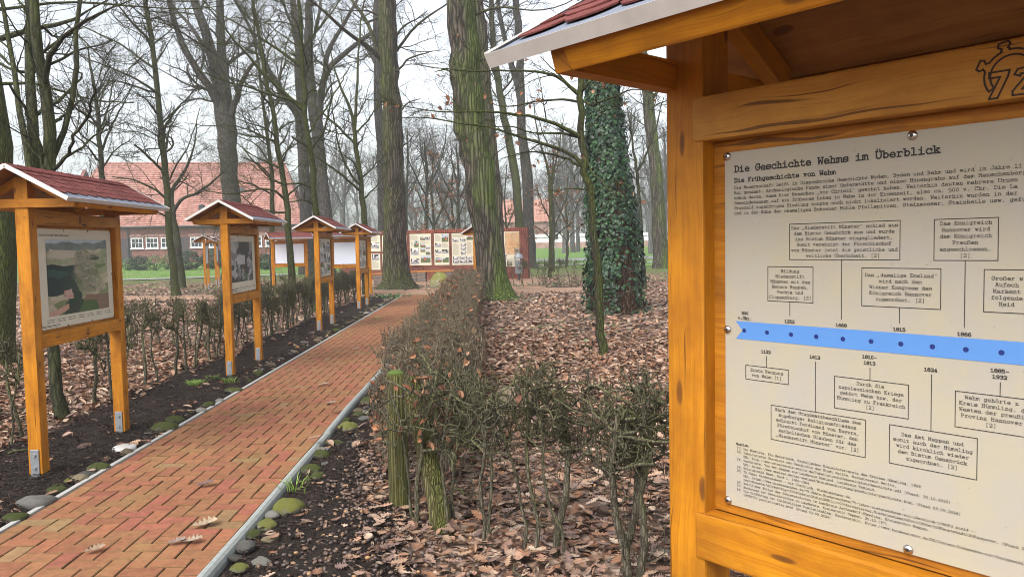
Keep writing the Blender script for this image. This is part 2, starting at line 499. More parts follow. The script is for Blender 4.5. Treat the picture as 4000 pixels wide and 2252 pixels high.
# ------------------------------------------------------------------ stroke lettering (typewriter face)
GL = {
'a': '15 26 66 75 70 90;73 33 12 11 20 50 72', 'b': '09 29 20;24 46 66 84 82 60 40 22', 'c': '84 66 36 14 12 30 70 81;86 84',
'd': '59 79 70 90;74 56 36 14 12 30 50 72', 'e': '13 83 84 66 36 14 12 30 70 81', 'f': '89 59 48 40;16 76;10 70',
'g': '96 76 7A 6B 2B;74 56 36 14 12 30 50 72', 'h': '09 29 20;00 40;24 46 66 75 70;50 90', 'i': '16 46 40;10 80;48 49',
'j': '16 66 6A 5B 2B;68 69', 'k': '09 29 20;00 40;22 75;43 80;56 86;60 90', 'l': '19 49 40;10 80',
'm': '06 16 10;00 20;15 26 36 45 40;45 56 76 85 80;80 90', 'n': '06 26 20;00 40;24 46 66 75 70;50 90', 'o': '36 66 84 82 60 30 12 14 36',
'p': '06 26 2B;0B 4B;24 46 66 84 82 60 40 22', 'q': '96 76 7B;5B 9B;74 56 36 14 12 30 50 72', 'r': '16 36 30;10 60;34 56 76 85',
's': '85 66 36 15 14 33 63 82 81 60 30 11;86 84;12 10', 't': '38 31 50 70 81;16 76', 'u': '06 26 21 30 50 72;66 76 70 90',
'v': '06 36;16 40 76;56 86', 'w': '06 36;16 30 45 60 86;66 96', 'x': '16 80;86 10;06 26;66 86;00 30;60 90', 'y': '06 36;66 96;16 42;86 3B;1B 4B',
'z': '15 16 76 10 80 81',
'A': '29 59 80;49 10;23 73;00 30;60 90', 'B': '29 20;09 59 77 75 55 25;55 84 82 60 00', 'C': '89 86;87 69 39 16 13 30 60 82',
'D': '09 59 87 82 50 00;29 20', 'E': '09 89 87;29 20;00 80 82;25 55;56 54', 'F': '09 89 87;29 20;00 50;25 55;56 54',
'G': '89 86;87 69 39 16 13 30 60 82 84;54 94', 'H': '09 39;59 89;19 10;79 70;00 30;50 80;15 75', 'I': '19 79;49 40;10 70', 'J': '49 99;79 72 50 30 12 14',
'K': '09 39;19 10;00 30;59 89;79 14;35 80;60 90', 'L': '09 49;29 20;00 80 83', 'M': '09 19 44 79 89;19 10;79 70;00 30;60 90',
'N': '00 30;10 19 70 79;59 89;09 19', 'O': '39 69 87 82 60 30 12 17 39', 'P': '09 69 88 86 64 24;29 20;00 50', 'Q': '39 69 87 82 60 30 12 17 39;40 6B 8A',
'R': '09 59 78 76 54 24;29 20;00 40;54 80 90', 'S': '89 86;87 69 39 17 16 35 65 83 82 60 30 12;13 10', 'T': '17 19 89 87;49 40;20 70',
'U': '09 39;19 12 30 60 82 89;69 99', 'V': '09 39;69 99;19 40 79', 'W': '09 39;69 99;19 20 46 70 89', 'Z': '17 19 79 10 80 82',
'0': '39 59 77 72 50 30 12 17 39', '1': '17 49 40;10 80', '2': '17 29 69 87 86 10 80 82', '3': '18 39 69 87 86 65 45;65 84 82 60 30 11',
'4': '60 69 13 83;40 80', '5': '79 19 15 46 66 84 82 60 30 11', '6': '79 49 16 12 30 60 82 84 65 35 13', '7': '17 19 79 40',
'8': '39 69 87 86 65 35 16 17 39;35 14 12 30 60 82 84 65', '9': '20 50 83 87 69 39 17 16 34 64 86',
'.': '40 41 51 50', ',': '51 3B', ':': '40 41;45 46', '-': '24 74', '/': '1B 8J', '(': '6J 47 42 6B', ')': '3J 57 52 3B', '[': '6J 4J 4B 6B', ']': '3J 5J 5B 3B',
'%': '18 29 38 27 18;61 72 81 70 61;13 86', '#': '16 86;13 83;30 49;50 69', '=': '15 85;13 83', '~': '13 34 53 74', '\u201e': '21 1B;51 4B', '\u201c': '29 37;59 67',
'\u00df': '00 20;10 17 29 59 77 65 45;65 83 81 60 40', '\u2013': '14 84',
}
for a, b in (('\u00e4', 'a'), ('\u00f6', 'o'), ('\u00fc', 'u')): GL[a] = GL[b] + ';28 29;68 69'
for a, b in (('\u00c4', 'A'), ('\u00d6', 'O'), ('\u00dc', 'U')): GL[a] = GL[b] + ';2K 2L;6K 6L'
YV = {'A': -1, 'B': -2, 'C': -3, 'J': 10, 'K': 11, 'L': 12}
def yv(ch): return YV[ch] if ch in YV else int(ch)
def write(g, text, u, v, adv, bold=False, centre=False, col=(0.018, 0.016, 0.014), mi=0, plane=None, wf=1.0):
    """strokes of text on the plane (o, ex, ey); adv = character pitch in metres"""
    o, ex, ey, en = plane
    em = adv / 6.0
    hw = em * (0.58 if bold else 0.33) * wf
    if centre: u -= len(text) * adv / 2
    for n, ch in enumerate(text):
        if ch not in GL: continue
        for st in GL[ch].split(';'):
            pts = [((int(p[0]) * 0.6 + 0.3) * em + u + n * adv, yv(p[1]) * 0.66 * em + v) for p in st.split()]
            for (x0, y0), (x1, y1) in zip(pts, pts[1:]):
                dx, dy = x1 - x0, y1 - y0
                l = math.hypot(dx, dy)
                if l < 1e-9: continue
                dx, dy = dx / l * hw, dy / l * hw
                q = [(x0 - dx - dy, y0 - dy + dx), (x0 - dx + dy, y0 - dy - dx), (x1 + dx + dy, y1 + dy - dx), (x1 + dx - dy, y1 + dy + dx)]
                g.quad([o + ex * a + ey * b + en * (len(g.v) % 97 * 1e-6) for a, b in q], col, mi)
def line(g, u0, v0, u1, v1, w, plane, col=(0.018, 0.016, 0.014), mi=0):
    o, ex, ey, en = plane
    l = math.hypot(u1 - u0, v1 - v0)
    dx, dy = (u1 - u0) / l * w / 2, (v1 - v0) / l * w / 2
    q = [(u0 - dx - dy, v0 - dy + dx), (u0 - dx + dy, v0 - dy - dx), (u1 + dx + dy, v1 + dy - dx), (u1 + dx - dy, v1 + dy + dx)]
    g.quad([o + ex * a + ey * b + en * (len(g.v) % 97 * 1e-6) for a, b in q], col, mi)

# ================================================================== SETTING
def sheet(name, xs, ys, off, m, xf=None, parent=None):
    """a ground sheet following zg; xs are left/right functions or numbers per row"""
    V, F = [], []
    nx = len(xs)
    for y in ys:
        for x in xs:
            xx = xf(x, y) if xf else x
            V.append((xx, y, float(zg(y)) + off))
    for j in range(len(ys) - 1):
        for i in range(nx - 1):
            a = j * nx + i
            F.append((a, a + 1, a + nx + 1, a + nx))
    me = bpy.data.meshes.new(name)
    me.from_pydata(V, [], F)
    me.materials.append(m)
    return tag(link(name, me, parent), kind='structure')

def xl(y): return -2.705 - 0.0293 * y            # left edge of the brick path
def xr(y): return xl(y) + 1.31

def ground_mat():
    m, nt, b = mat('leafy_ground')
    tc = N(nt, 'TexCoord'); ob = tc.outputs['Object']
    wv = N(nt, 'TexNoise', Scale=9.0, Detail=2.0); L(nt, ob, wv.inputs['Vector'])
    add = nt.nodes.new('ShaderNodeVectorMath'); add.operation = 'MULTIPLY_ADD'
    L(nt, wv.outputs['Color'], add.inputs[0]); add.inputs[1].default_value = (0.10, 0.10, 0); L(nt, ob, add.inputs[2])
    vo = N(nt, 'TexVoronoi', Scale=13.0); L(nt, add.outputs[0], vo.inputs['Vector'])
    sc = N(nt, 'SeparateColor'); L(nt, vo.outputs['Color'], sc.inputs[0])
    leaf = ramp(nt, sc.outputs[0], [(0.0, (0.045, 0.028, 0.020)), (0.25, (0.12, 0.066, 0.045)), (0.55, (0.24, 0.145, 0.10)), (0.8, (0.36, 0.25, 0.185)), (1.0, (0.44, 0.34, 0.27))])
    edge = ramp(nt, vo.outputs['Distance'], [(0.35, 1.0), (0.8, 0.22)])
    leaf = mixc(nt, 1.0, leaf, edge, 'MULTIPLY')
    soil = mixc(nt, noise(nt, ob, 60, 4), (0.022, 0.016, 0.012), (0.075, 0.055, 0.04))
    patch = ramp(nt, noise(nt, ob, 0.9, 5, 0.6), [(0.36, 0.0), (0.46, 1.0)])
    c = mixc(nt, patch, soil, leaf)
    sep = N(nt, 'SeparateXYZ'); L(nt, ob, sep.inputs[0])
    far = ramp(nt, math_(nt, 'DIVIDE', sep.outputs[1], 100.0), [(0.24, 0.0), (0.38, 0.45), (0.5, 1.0)])
    gn = math_(nt, 'ADD', noise(nt, ob, 0.55, 5, 0.6), math_(nt, 'MULTIPLY', far, 0.42))
    gm = ramp(nt, gn, [(0.60, 0.0), (0.78, 1.0)])
    grass = mixc(nt, noise(nt, ob, 5.0, 4), (0.045, 0.085, 0.018), (0.13, 0.20, 0.045))
    c = mixc(nt, math_(nt, 'MULTIPLY', gm, ramp(nt, noise(nt, ob, 22, 3), [(0.3, 0.25), (0.6, 1.0)])), c, grass)
    L(nt, c, b.inputs['Base Color'])
    b.inputs['Roughness'].default_value = 0.95
    b.inputs['Specular IOR Level'].default_value = 0.1
    bump(nt, b, edge, 0.7, 0.03)
    return m
M['ground'] = ground_mat()
def soil_mat():
    m, nt, b = mat('dark_mulch_soil')
    tc = N(nt, 'TexCoord'); ob = tc.outputs['Object']
    n1 = noise(nt, ob, 45, 5, 0.7); n2 = noise(nt, ob, 6, 4)
    c = mixc(nt, n1, (0.009, 0.007, 0.006), (0.040, 0.030, 0.025))
    c = mixc(nt, ramp(nt, n2, [(0.45, 0.0), (0.7, 0.6)]), c, (0.055, 0.041, 0.033))
    L(nt, c, b.inputs['Base Color']); b.inputs['Roughness'].default_value = 0.95
    b.inputs['Specular IOR Level'].default_value = 0.15
    bump(nt, b, n1, 1.0, 0.03)
    return m
M['soil'] = soil_mat()
def lawn_mat():
    m, nt, b = mat('lawn_grass')
    tc = N(nt, 'TexCoord'); ob = tc.outputs['Object']
    c = mixc(nt, noise(nt, ob, 14, 4, 0.7), (0.045, 0.115, 0.012), (0.155, 0.29, 0.035))
    c = mixc(nt, ramp(nt, noise(nt, ob, 0.35, 5, 0.6), [(0.5, 0.0), (0.75, 0.55)]), c, (0.20, 0.17, 0.08))
    L(nt, c, b.inputs['Base Color']); b.inputs['Roughness'].default_value = 0.9
    bump(nt, b, noise(nt, ob, 30, 3), 0.8, 0.05)
    return m
M['lawn'] = lawn_mat()
M['paving'] = plain('grey_paving', (0.27, 0.26, 0.25), 0.9, 0, 0.2, 3, 0.2)
M['asphalt'] = plain('asphalt', (0.20, 0.20, 0.205), 0.9, 0, 0.2, 2, 0.2)
def paver_far():
    m, nt, b = mat('worn_pavers')
    tc = N(nt, 'TexCoord'); ob = tc.outputs['Object']
    br = N(nt, 'TexBrick', Scale=1.0)
    for k, v in (('Brick Width', 0.2), ('Row Height', 0.1), ('Mortar Size', 0.006), ('Bias', 0.0)): br.inputs[k].default_value = v
    br.inputs['Color1'].default_value = (0.36, 0.19, 0.11, 1); br.inputs['Color2'].default_value = (0.42, 0.26, 0.17, 1); br.inputs['Mortar'].default_value = (0.12, 0.09, 0.06, 1)
    L(nt, ob, br.inputs['Vector'])
    d = ramp(nt, noise(nt, ob, 1.5, 5), [(0.3, 0.65), (0.7, 1.15)])
    L(nt, mixc(nt, 1.0, br.outputs[0], d, 'MULTIPLY'), b.inputs['Base Color']); b.inputs['Roughness'].default_value = 0.9
    return m
M['paver_far'] = paver_far()

YB = [-60, 0, 20, 45, 120, 260, 900]
sheet('ground', [-900, -100, 0, 100, 900], YB, 0.0, M['ground'])
sheet('lawn', [-160, -40, -8, 20, 120], [47.5, 60, 90, 120, 220], 0.02, M['lawn'])
sheet('lawn', [-70, -21, -9], [43.6, 45, 47.5], 0.016, M['lawn'])
# grey footpath winding in front of the barn, and the road beyond it
def ribbon(name, pts, w, off, m):
    P = []
    for (x0, y0), (x1, y1) in zip(pts, pts[1:]):
        for k in range(30): P.append((x0 + (x1 - x0) * k / 30, y0 + (y1 - y0) * k / 30))
    P.append(pts[-1])
    V, F = [], []
    for i, (x, y) in enumerate(P):
        a, b = P[max(0, i - 1)], P[min(len(P) - 1, i + 1)]
        dx, dy = b[0] - a[0], b[1] - a[1]; l = math.hypot(dx, dy)
        nx, ny = -dy / l * w / 2, dx / l * w / 2
        for s in (1, -1): V.append((x + nx * s, y + ny * s, float(zg(y + ny * s)) + off))
    for i in range(len(P) - 1): F.append((2 * i, 2 * i + 1, 2 * i + 3, 2 * i + 2))
    me = bpy.data.meshes.new(name); me.from_pydata(V, [], F); me.materials.append(m)
    return tag(link(name, me), kind='structure')
ribbon('footpath', [(-60, 38.5), (-30, 41.0), (-20, 42.2), (-13, 45.6), (-4, 48.6), (2, 50.3), (14, 52.6), (40, 56)], 1.7, 0.045, M['paving'])
ribbon('road', [(-14, 57.0), (20, 59.5), (90, 66)], 4.6, 0.055, M['asphalt'])
sheet('cross_path', [-16, 0, 3.2], [24.2, 26.9], 0.008, M['paver_far'])
sheet('plaza', [-6.8, 1.2], [26.9, 36.2], 0.012, M['paver_far'])

# dark planting beds beside the path: gentle mounds
def bed(name, xa, xb, y0, y1, h, seed):
    rng = np.random.default_rng(seed)
    ny, nx = int((y1 - y0) / 0.12), 14
    V = np.zeros((ny + 1, nx + 1, 3))
    for j in range(ny + 1):
        y = y0 + (y1 - y0) * j / ny
        wob = 0.10 * math.sin(y * 1.7 + seed) + 0.06 * math.sin(y * 4.1)
        for i in range(nx + 1):
            t = i / nx
            V[j, i] = (xa(y) + (xb(y) + (wob if seed % 2 else 0) - xa(y)) * t if seed % 2 else xa(y) + wob * (1 - t) + (xb(y) - xa(y)) * t, y, 0.006 + h * math.sin(math.pi * t) ** 0.8)
    V[:, 1:-1, 2] += rng.normal(0, 0.006, (ny + 1, nx - 1))
    idx = np.arange((ny + 1) * (nx + 1)).reshape(ny + 1, nx + 1)
    F = np.stack([idx[:-1, :-1], idx[:-1, 1:], idx[1:, 1:], idx[1:, :-1]], -1).reshape(-1, 4)
    return tag(link(name, np_mesh(name, V.reshape(-1, 3), F, M['soil'], smooth=True)), kind='structure')
bed('soil_bed', lambda y: xl(y) - 1.22, lambda y: xl(y) - 0.055, 0.5, 23.6, 0.045, 2)
bed('soil_bed', lambda y: xr(y) + 0.075, lambda y: xr(y) + (0.95 if y < 4.6 else 0.55), 0.5, 21.0, 0.03, 3)

# the herringbone brick path: every paver is a chamfered block
def build_path():
    rng = np.random.default_rng(3)
    tv = []
    V, F, C = [], [], []
    W = 0.1008; g = 0.0030; ch = 0.0045
    nxc, nyc = 13, int(25.2 / W)
    y00 = -1.0
    base = 0
    for cy in range(nyc):
        for cx in range(-1, nxc):
            k = (cx - cy) % 4
            if k == 0: x0, x1, y0, y1 = cx, cx + 2, cy, cy + 1
            elif k == 3: x0, x1, y0, y1 = cx, cx + 1, cy, cy + 2
            else: continue
            x0, x1 = max(x0, 0), min(x1, nxc)
            if x1 <= x0: continue
            ax, bx, ay, by = x0 * W + g, x1 * W - g, y00 + y0 * W + g, y00 + y1 * W - g
            dz = rng.normal(0, 0.0014); tx, ty = rng.normal(0, 0.006, 2)
            cxm, cym = (ax + bx) / 2, (ay + by) / 2
            ring = [((ax, ay), (bx, ay), (bx, by), (ax, by), -0.03), ((ax, ay), (bx, ay), (bx, by), (ax, by), -ch),
                    ((ax + ch, ay + ch), (bx - ch, ay + ch), (bx - ch, by - ch), (ax + ch, by - ch), 0.0)]
            for r in ring:
                for (x, y) in r[:4]: V.append((x, y, 0.026 + r[4] + dz + tx * (x - cxm) + ty * (y - cym)))
            for lv in (0, 4):
                for i in range(4):
                    j = (i + 1) % 4
                    F.append((base + lv + i, base + lv + j, base + lv + 4 + j, base + lv + 4 + i))
            F.append((base + 8, base + 9, base + 10, base + 11))
            base += 12
            r = rng.random()
            c = np.array([0.27, 0.108, 0.054]) if r < 0.5 else np.array([0.265, 0.122, 0.056]) if r < 0.78 else np.array([0.27, 0.092, 0.056]) if r < 0.96 else np.array([0.25, 0.15, 0.072])
            C += [c * rng.uniform(0.88, 1.10)] * 12
    V = np.array(V); F = np.array(F); C = np.array(C)
    yy = V[:, 1].copy()
    V[:, 0] += xl(yy)
    m, nt, b = mat('clay_pavers')
    a = N(nt, 'Attribute', attribute_name='Col'); tc = N(nt, 'TexCoord'); ob = tc.outputs['Object']
    n1 = noise(nt, ob, 120, 3, 0.7); n2 = noise(nt, ob, 2.2, 5, 0.6); n3 = noise(nt, ob, 24, 4, 0.65)
    c = mixc(nt, 1.0, a.outputs['Color'], ramp(nt, n3, [(0.3, 0.72), (0.7, 1.15)]), 'MULTIPLY')
    c = mixc(nt, ramp(nt, n1, [(0.56, 0.0), (0.70, 0.55)]), c, (0.13, 0.055, 0.03))
    mo = math_(nt, 'MULTIPLY', ramp(nt, n2, [(0.48, 0.0), (0.72, 0.5)]), ramp(nt, n3, [(0.35, 0.3), (0.65, 1.0)]))
    c = mixc(nt, mo, c, (0.24, 0.19, 0.06))
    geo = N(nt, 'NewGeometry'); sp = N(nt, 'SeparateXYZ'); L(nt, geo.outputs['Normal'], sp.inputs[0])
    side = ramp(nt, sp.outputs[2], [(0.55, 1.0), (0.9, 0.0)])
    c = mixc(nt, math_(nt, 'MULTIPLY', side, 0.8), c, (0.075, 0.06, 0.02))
    L(nt, c, b.inputs['Base Color']); b.inputs['Roughness'].default_value = 0.8
    b.inputs['Specular IOR Level'].default_value = 0.25
    bump(nt, b, math_(nt, 'ADD', n1, n3), 0.35, 0.003)
    tag(link('brick_path', np_mesh('brick_path', V, F, m, C)), kind='structure')
    sand = plain('joint_sand', (0.085, 0.065, 0.028), 0.95, 0, 0.4, 60)
    sheet('path_bedding', [0, 1.31], list(np.linspace(-1, 24.2, 20)), 0.011, sand, xf=lambda x, y: xl(y) + x)
build_path()

# kerbs: a thin flush concrete strip on the left, rounded raised kerb stones on the right
def kerb_left():
    g = Geo()
    y = 0.0
    while y < 24.1:
        y1 = min(y + 1.0, 24.15)
        a = (xl(y) - 0.021, xl(y1) - 0.021)
        g.add([(a[0] - .017, y + .003, -.02), (a[0] + .017, y + .003, -.02), (a[1] + .017, y1 - .003, -.02), (a[1] - .017, y1 - .003, -.02),
               (a[0] - .017, y + .003, .036), (a[0] + .017, y + .003, .036), (a[1] + .017, y1 - .003, .036), (a[1] - .017, y1 - .003, .036)],
              [(0, 1, 5, 4), (1, 2, 6, 5), (2, 3, 7, 6), (3, 0, 4, 7), (4, 5, 6, 7)])
        y = y1
    return tag(g.obj('path_edging', M['edging']), kind='structure')
M['edging'] = plain('pale_edging', (0.36, 0.355, 0.33), 0.85, 0, 0.2, 50, 0.2)
kerb_left()
def kerb_right():
    g = Geo()
    prof = [(-.032, -.03), (-.032, .030), (-.024, .050), (-.008, .061), (.010, .061), (.025, .050), (.033, .030), (.034, -.03)]
    y = 0.2
    while y < 21.0:
        y1 = y + 1.0
        jx, jz, jt = random.uniform(-.004, .004), random.uniform(-.005, .004), random.uniform(-.004, .004)
        n = 4
        vs, fs = [], []
        for k in range(n + 1):
            yy = y + .0035 + (y1 - y - .007) * k / n
            for (px, pz) in prof: vs.append((xr(yy) + .044 + px + jx, yy, pz + jz + jt * (k - 2)))
        q = len(prof)
        for k in range(n):
            for i in range(q - 1): fs.append((k * q + i, k * q + i + 1, (k + 1) * q + i + 1, (k + 1) * q + i))
        fs.append(tuple(range(q - 1, -1, -1))); fs.append(tuple(n * q + i for i in range(q)))
        g.add(vs, fs, smooth=False)
        y = y1
    return tag(g.obj('kerb', M['concrete']), kind='structure')
kerb_right()


# ------------------------------------------------------------------ barn
def brick_mat(name, c1, c2, mortar, w=0.24, h=0.075, mort=0.010):
    m, nt, b = mat(name)
    tc = N(nt, 'TexCoord')
    br = N(nt, 'TexBrick', Scale=1.0)
    for k, v in (('Brick Width', w), ('Row Height', h), ('Mortar Size', mort), ('Bias', 0.0), ('Mortar Smooth', 0.2)): br.inputs[k].default_value = v
    br.inputs['Color1'].default_value = (*c1, 1); br.inputs['Color2'].default_value = (*c2, 1); br.inputs['Mortar'].default_value = (*mortar, 1)
    L(nt, tc.outputs['UV'], br.inputs['Vector'])
    nb = noise(nt, tc.outputs['UV'], 1.2, 5, 0.65)
    c = mixc(nt, 1.0, br.outputs['Color'], ramp(nt, nb, [(0.3, 0.62), (0.7, 1.25)]), 'MULTIPLY')
    L(nt, c, b.inputs['Base Color']); b.inputs['Roughness'].default_value = 0.9
    b.inputs['Specular IOR Level'].default_value = 0.15
    bump(nt, b, br.outputs['Fac'], -0.5, 0.008)
    return m
M['barn_brick'] = brick_mat('barn_brick', (0.15, 0.048, 0.038), (0.22, 0.075, 0.060), (0.24, 0.17, 0.15))
M['wall_brick'] = brick_mat('red_brick', (0.16, 0.046, 0.030), (0.25, 0.082, 0.055), (0.08, 0.05, 0.042), 0.25, 0.075, 0.012)
M['coping'] = brick_mat('coping_brick', (0.23, 0.06, 0.035), (0.32, 0.10, 0.06), (0.07, 0.04, 0.03), 0.085, 0.30, 0.014)
M['pale_brick'] = brick_mat('pale_brick', (0.34, 0.19, 0.16), (0.40, 0.24, 0.20), (0.36, 0.28, 0.25))
def tile_mat(name, c1, c2):
    m, nt, b = mat(name)
    tc = N(nt, 'TexCoord'); uv = tc.outputs['UV']
    vo = N(nt, 'TexVoronoi', Scale=1.0); L(nt, mapping(nt, uv, (4.5, 3.2, 1)), vo.inputs['Vector'])
    sc = N(nt, 'SeparateColor'); L(nt, vo.outputs['Color'], sc.inputs[0])
    c = mixc(nt, sc.outputs[0], c1, c2)
    nb = noise(nt, uv, 0.6, 5, 0.65)
    c = mixc(nt, 1.0, c, ramp(nt, nb, [(0.3, 0.72), (0.7, 1.2)]), 'MULTIPLY')
    wv = N(nt, 'TexWave', Scale=0.66, Distortion=0.0); wv.wave_type = 'BANDS'; wv.bands_direction = 'X'
    L(nt, uv, wv.inputs['Vector'])
    c = mixc(nt, 1.0, c, ramp(nt, wv.outputs['Fac'], [(0.0, 0.85), (0.5, 1.05)]), 'MULTIPLY')
    L(nt, c, b.inputs['Base Color']); b.inputs['Roughness'].default_value = 0.85
    
    return m
M['tile'] = tile_mat('clay_tile', (0.27, 0.108, 0.080), (0.42, 0.225, 0.18))
M['tile_pale'] = tile_mat('faded_tile', (0.42, 0.20, 0.15), (0.54, 0.31, 0.24))
M['white_paint'] = plain('white_paint', (0.74, 0.76, 0.77), 0.5, 0, 0.08, 10)
M['dark_door'] = plain('dark_door_paint', (0.055, 0.040, 0.045), 0.7, 0, 0.25, 6)
M['glass'] = plain('dark_glass', (0.035, 0.045, 0.055), 0.12, 0, 0.3, 2)
M['dark_metal'] = plain('dark_metal', (0.05, 0.05, 0.055), 0.5, 0.4, 0.2, 20)

def tiled_slope(name, x0e, x1e, x0r, x1r, ye, ze, yr, zr, m, parent, course=0.31):
    g = Geo()
    sl = math.hypot(yr - ye, zr - ze)
    n = int(sl / course)
    ny, nz = -(zr - ze) / sl, (yr - ye) / sl
    for i in range(n):
        a, b = i / n, min(1.0, (i + 1.12) / n)
        la, lb = 0.075, 0.012
        def P(t, lift, x): return (x, ye + (yr - ye) * t + ny * lift, ze + (zr - ze) * t + nz * lift)
        xa0, xa1 = x0e + (x0r - x0e) * a, x1e + (x1r - x1e) * a
        xb0, xb1 = x0e + (x0r - x0e) * b, x1e + (x1r - x1e) * b
        vs = [P(a, la, xa0), P(a, la, xa1), P(b, lb, xb1), P(b, lb, xb0), P(a, 0, xa0), P(a, 0, xa1)]
        v0, v1 = a * sl, b * sl
        g.add(vs, [(0, 1, 2, 3), (4, 5, 1, 0)], uvs=[[(xa0, v0), (xa1, v0), (xb1, v1), (xb0, v1)], [(xa0, v0), (xa1, v0), (xa1, v0), (xa0, v0)]])
    return g.obj(name, m, parent)

def make_barn():
    A = math.radians(10)
    o = Vector((-19.1, 70.0, 0)); bz = float(zg(66.0))
    t = thing('barn', 'long red brick barn with a big orange tiled roof behind the lawn', 'barn', (o.x, o.y, bz), A)
    ca, sa = math.cos(A), math.sin(A)
    def lx(px, py=945):
        r = ray(px, py); nrm = (-sa, ca)
        k = (o.x * nrm[0] + o.y * nrm[1]) / (r[0] * nrm[0] + r[1] * nrm[1])
        p = (r[0] * k - o.x, r[1] * k - o.y)
        return p[0] * ca + p[1] * sa, p[0] * -sa + p[1] * ca, CAMH + r[2] * k - bz
    E = 3.28
    RZ, RY = 9.5, 7.2
    LN = 20.5
    g = Geo(); g.box((-LN / 2, .15, E / 2 - .4), (LN, .3, E + .8)); g.box((-LN / 2, 14.2, E / 2 - .4), (LN, .3, E + .8))
    wall = g.obj('wall', M['barn_brick'], t)
    for x in (-.15, -LN + .15):
        g = Geo()
        vs = [(x - .15, .31, -.4), (x - .15, 14.04, -.4), (x - .15, 14.04, E), (x - .15, RY, RZ - .5), (x - .15, .31, E)]
        vs += [(p[0] + .3, p[1], p[2]) for p in vs]
        fs = [(0, 1, 2, 3, 4), (9, 8, 7, 6, 5)] + [(i, (i + 1) % 5, 5 + (i + 1) % 5, 5 + i) for i in range(5)]
        g.add(vs, fs, uvs=[[(vs[k][1], vs[k][2]) for k in f] for f in fs])
        g.obj('gable_wall', M['barn_brick'], t)
    rf = tiled_slope('roof', -LN - .3, .35, -LN + 1.5, -1.9, -.35, E + .02, RY, RZ, M['tile'], t)
    tiled_slope('roof', -LN - .3, .35, -LN + 1.5, -1.9, 14.7, E + .02, RY + .02, RZ, M['tile'], t)
    g = Geo()
    g.add([(.35, -.35, E), (.35, 14.7, E), (-1.9, RY, RZ)], [(0, 1, 2)], uvs=[[(-.35, 0), (14.7, 0), (RY, 7)]])
    g.obj('hip', M['tile'], t)
    g = Geo(); g.cyl((-LN + 1.5, RY, RZ + .05), (-1.9, RY, RZ + .05), .14, n=8); g.obj('ridge', M['tile'], t)
    g = Geo(); g.cyl((-LN, -.45, E - .02), (.3, -.45, E - .02), .075, n=8); g.obj('gutter', M['dark_metal'], t)
    for px in (535.7, 594.5, 653, 768, 825, 1000, 1060):
        x, _, z = lx(px, 951)
        f = Geo()
        w, h = 1.02, .92
        zc = 1.86
        for s in (1, -1):
            f.box((x + s * (w / 2 - .04), -.015, zc), (.08, .07, h), bev=.008)
            f.box((x, -.014, zc + s * (h / 2 - .04)), (w - .161, .068, .08), bev=.008)
        for k in (-1, 1): f.box((x + k * (w - .16) / 6, -.012, zc), (.035, .05, h - .161))
        f.box((x, -.0105, zc), (w - .161, .045, .035))
        f.box((x, -.05, zc - h / 2 - .045), (w + .12, .14, .08), bev=.01)
        wo_ = f.obj('window', M['white_paint'], t)
        p = Geo(); p.box((x, -.004, zc), (w - .17, .012, h - .17)); p.obj('pane', M['glass'], wo_)
        a = Geo()
        for k in range(14): a.box((x - .62 + k * .0955, -.006, zc + h / 2 + .16 + .05 * math.sin(math.pi * (k + .5) / 14)), (.08, .016, .23))
        a.obj('lintel', M['pale_brick'], t)
    for px, w, h in ((711, 1.15, 2.35), (491, .9, 2.3), (874, .35, 2.9)):
        x, _, _ = lx(px)
        d = Geo(); d.box((x, -.012, h / 2), (w, .03, h), bev=.01)
        for k in range(1, 5): d.box((x - w / 2 + w * k / 5, -.03, h / 2), (.02, .012, h - .1))
        dd = d.obj('door', M['dark_door'], t)
        q = Geo(); q.cyl((x + w * .32, -.04, h * .48), (x + w * .32, -.09, h * .48), .03, n=8); q.obj('handle', M['dark_metal'], dd)
    x, _, _ = lx(501)
    g = Geo(); g.cyl((x, -.12, .1), (x, -.12, E), .06, n=8); g.obj('downpipe', M['dark_metal'], t)
    g = Geo()
    x, _, _ = lx(905, 770); sl = (RZ - E) / (RY + .35)
    yv_ = 3.6; zz = E + sl * (yv_ + .35)
    g.box((x, yv_, zz + .14), (.95, .75, .12), Matrix.Rotation(math.atan(sl), 3, 'X'), .02); g.obj('skylight', M['dark_metal'], t)
    return t
make_barn()

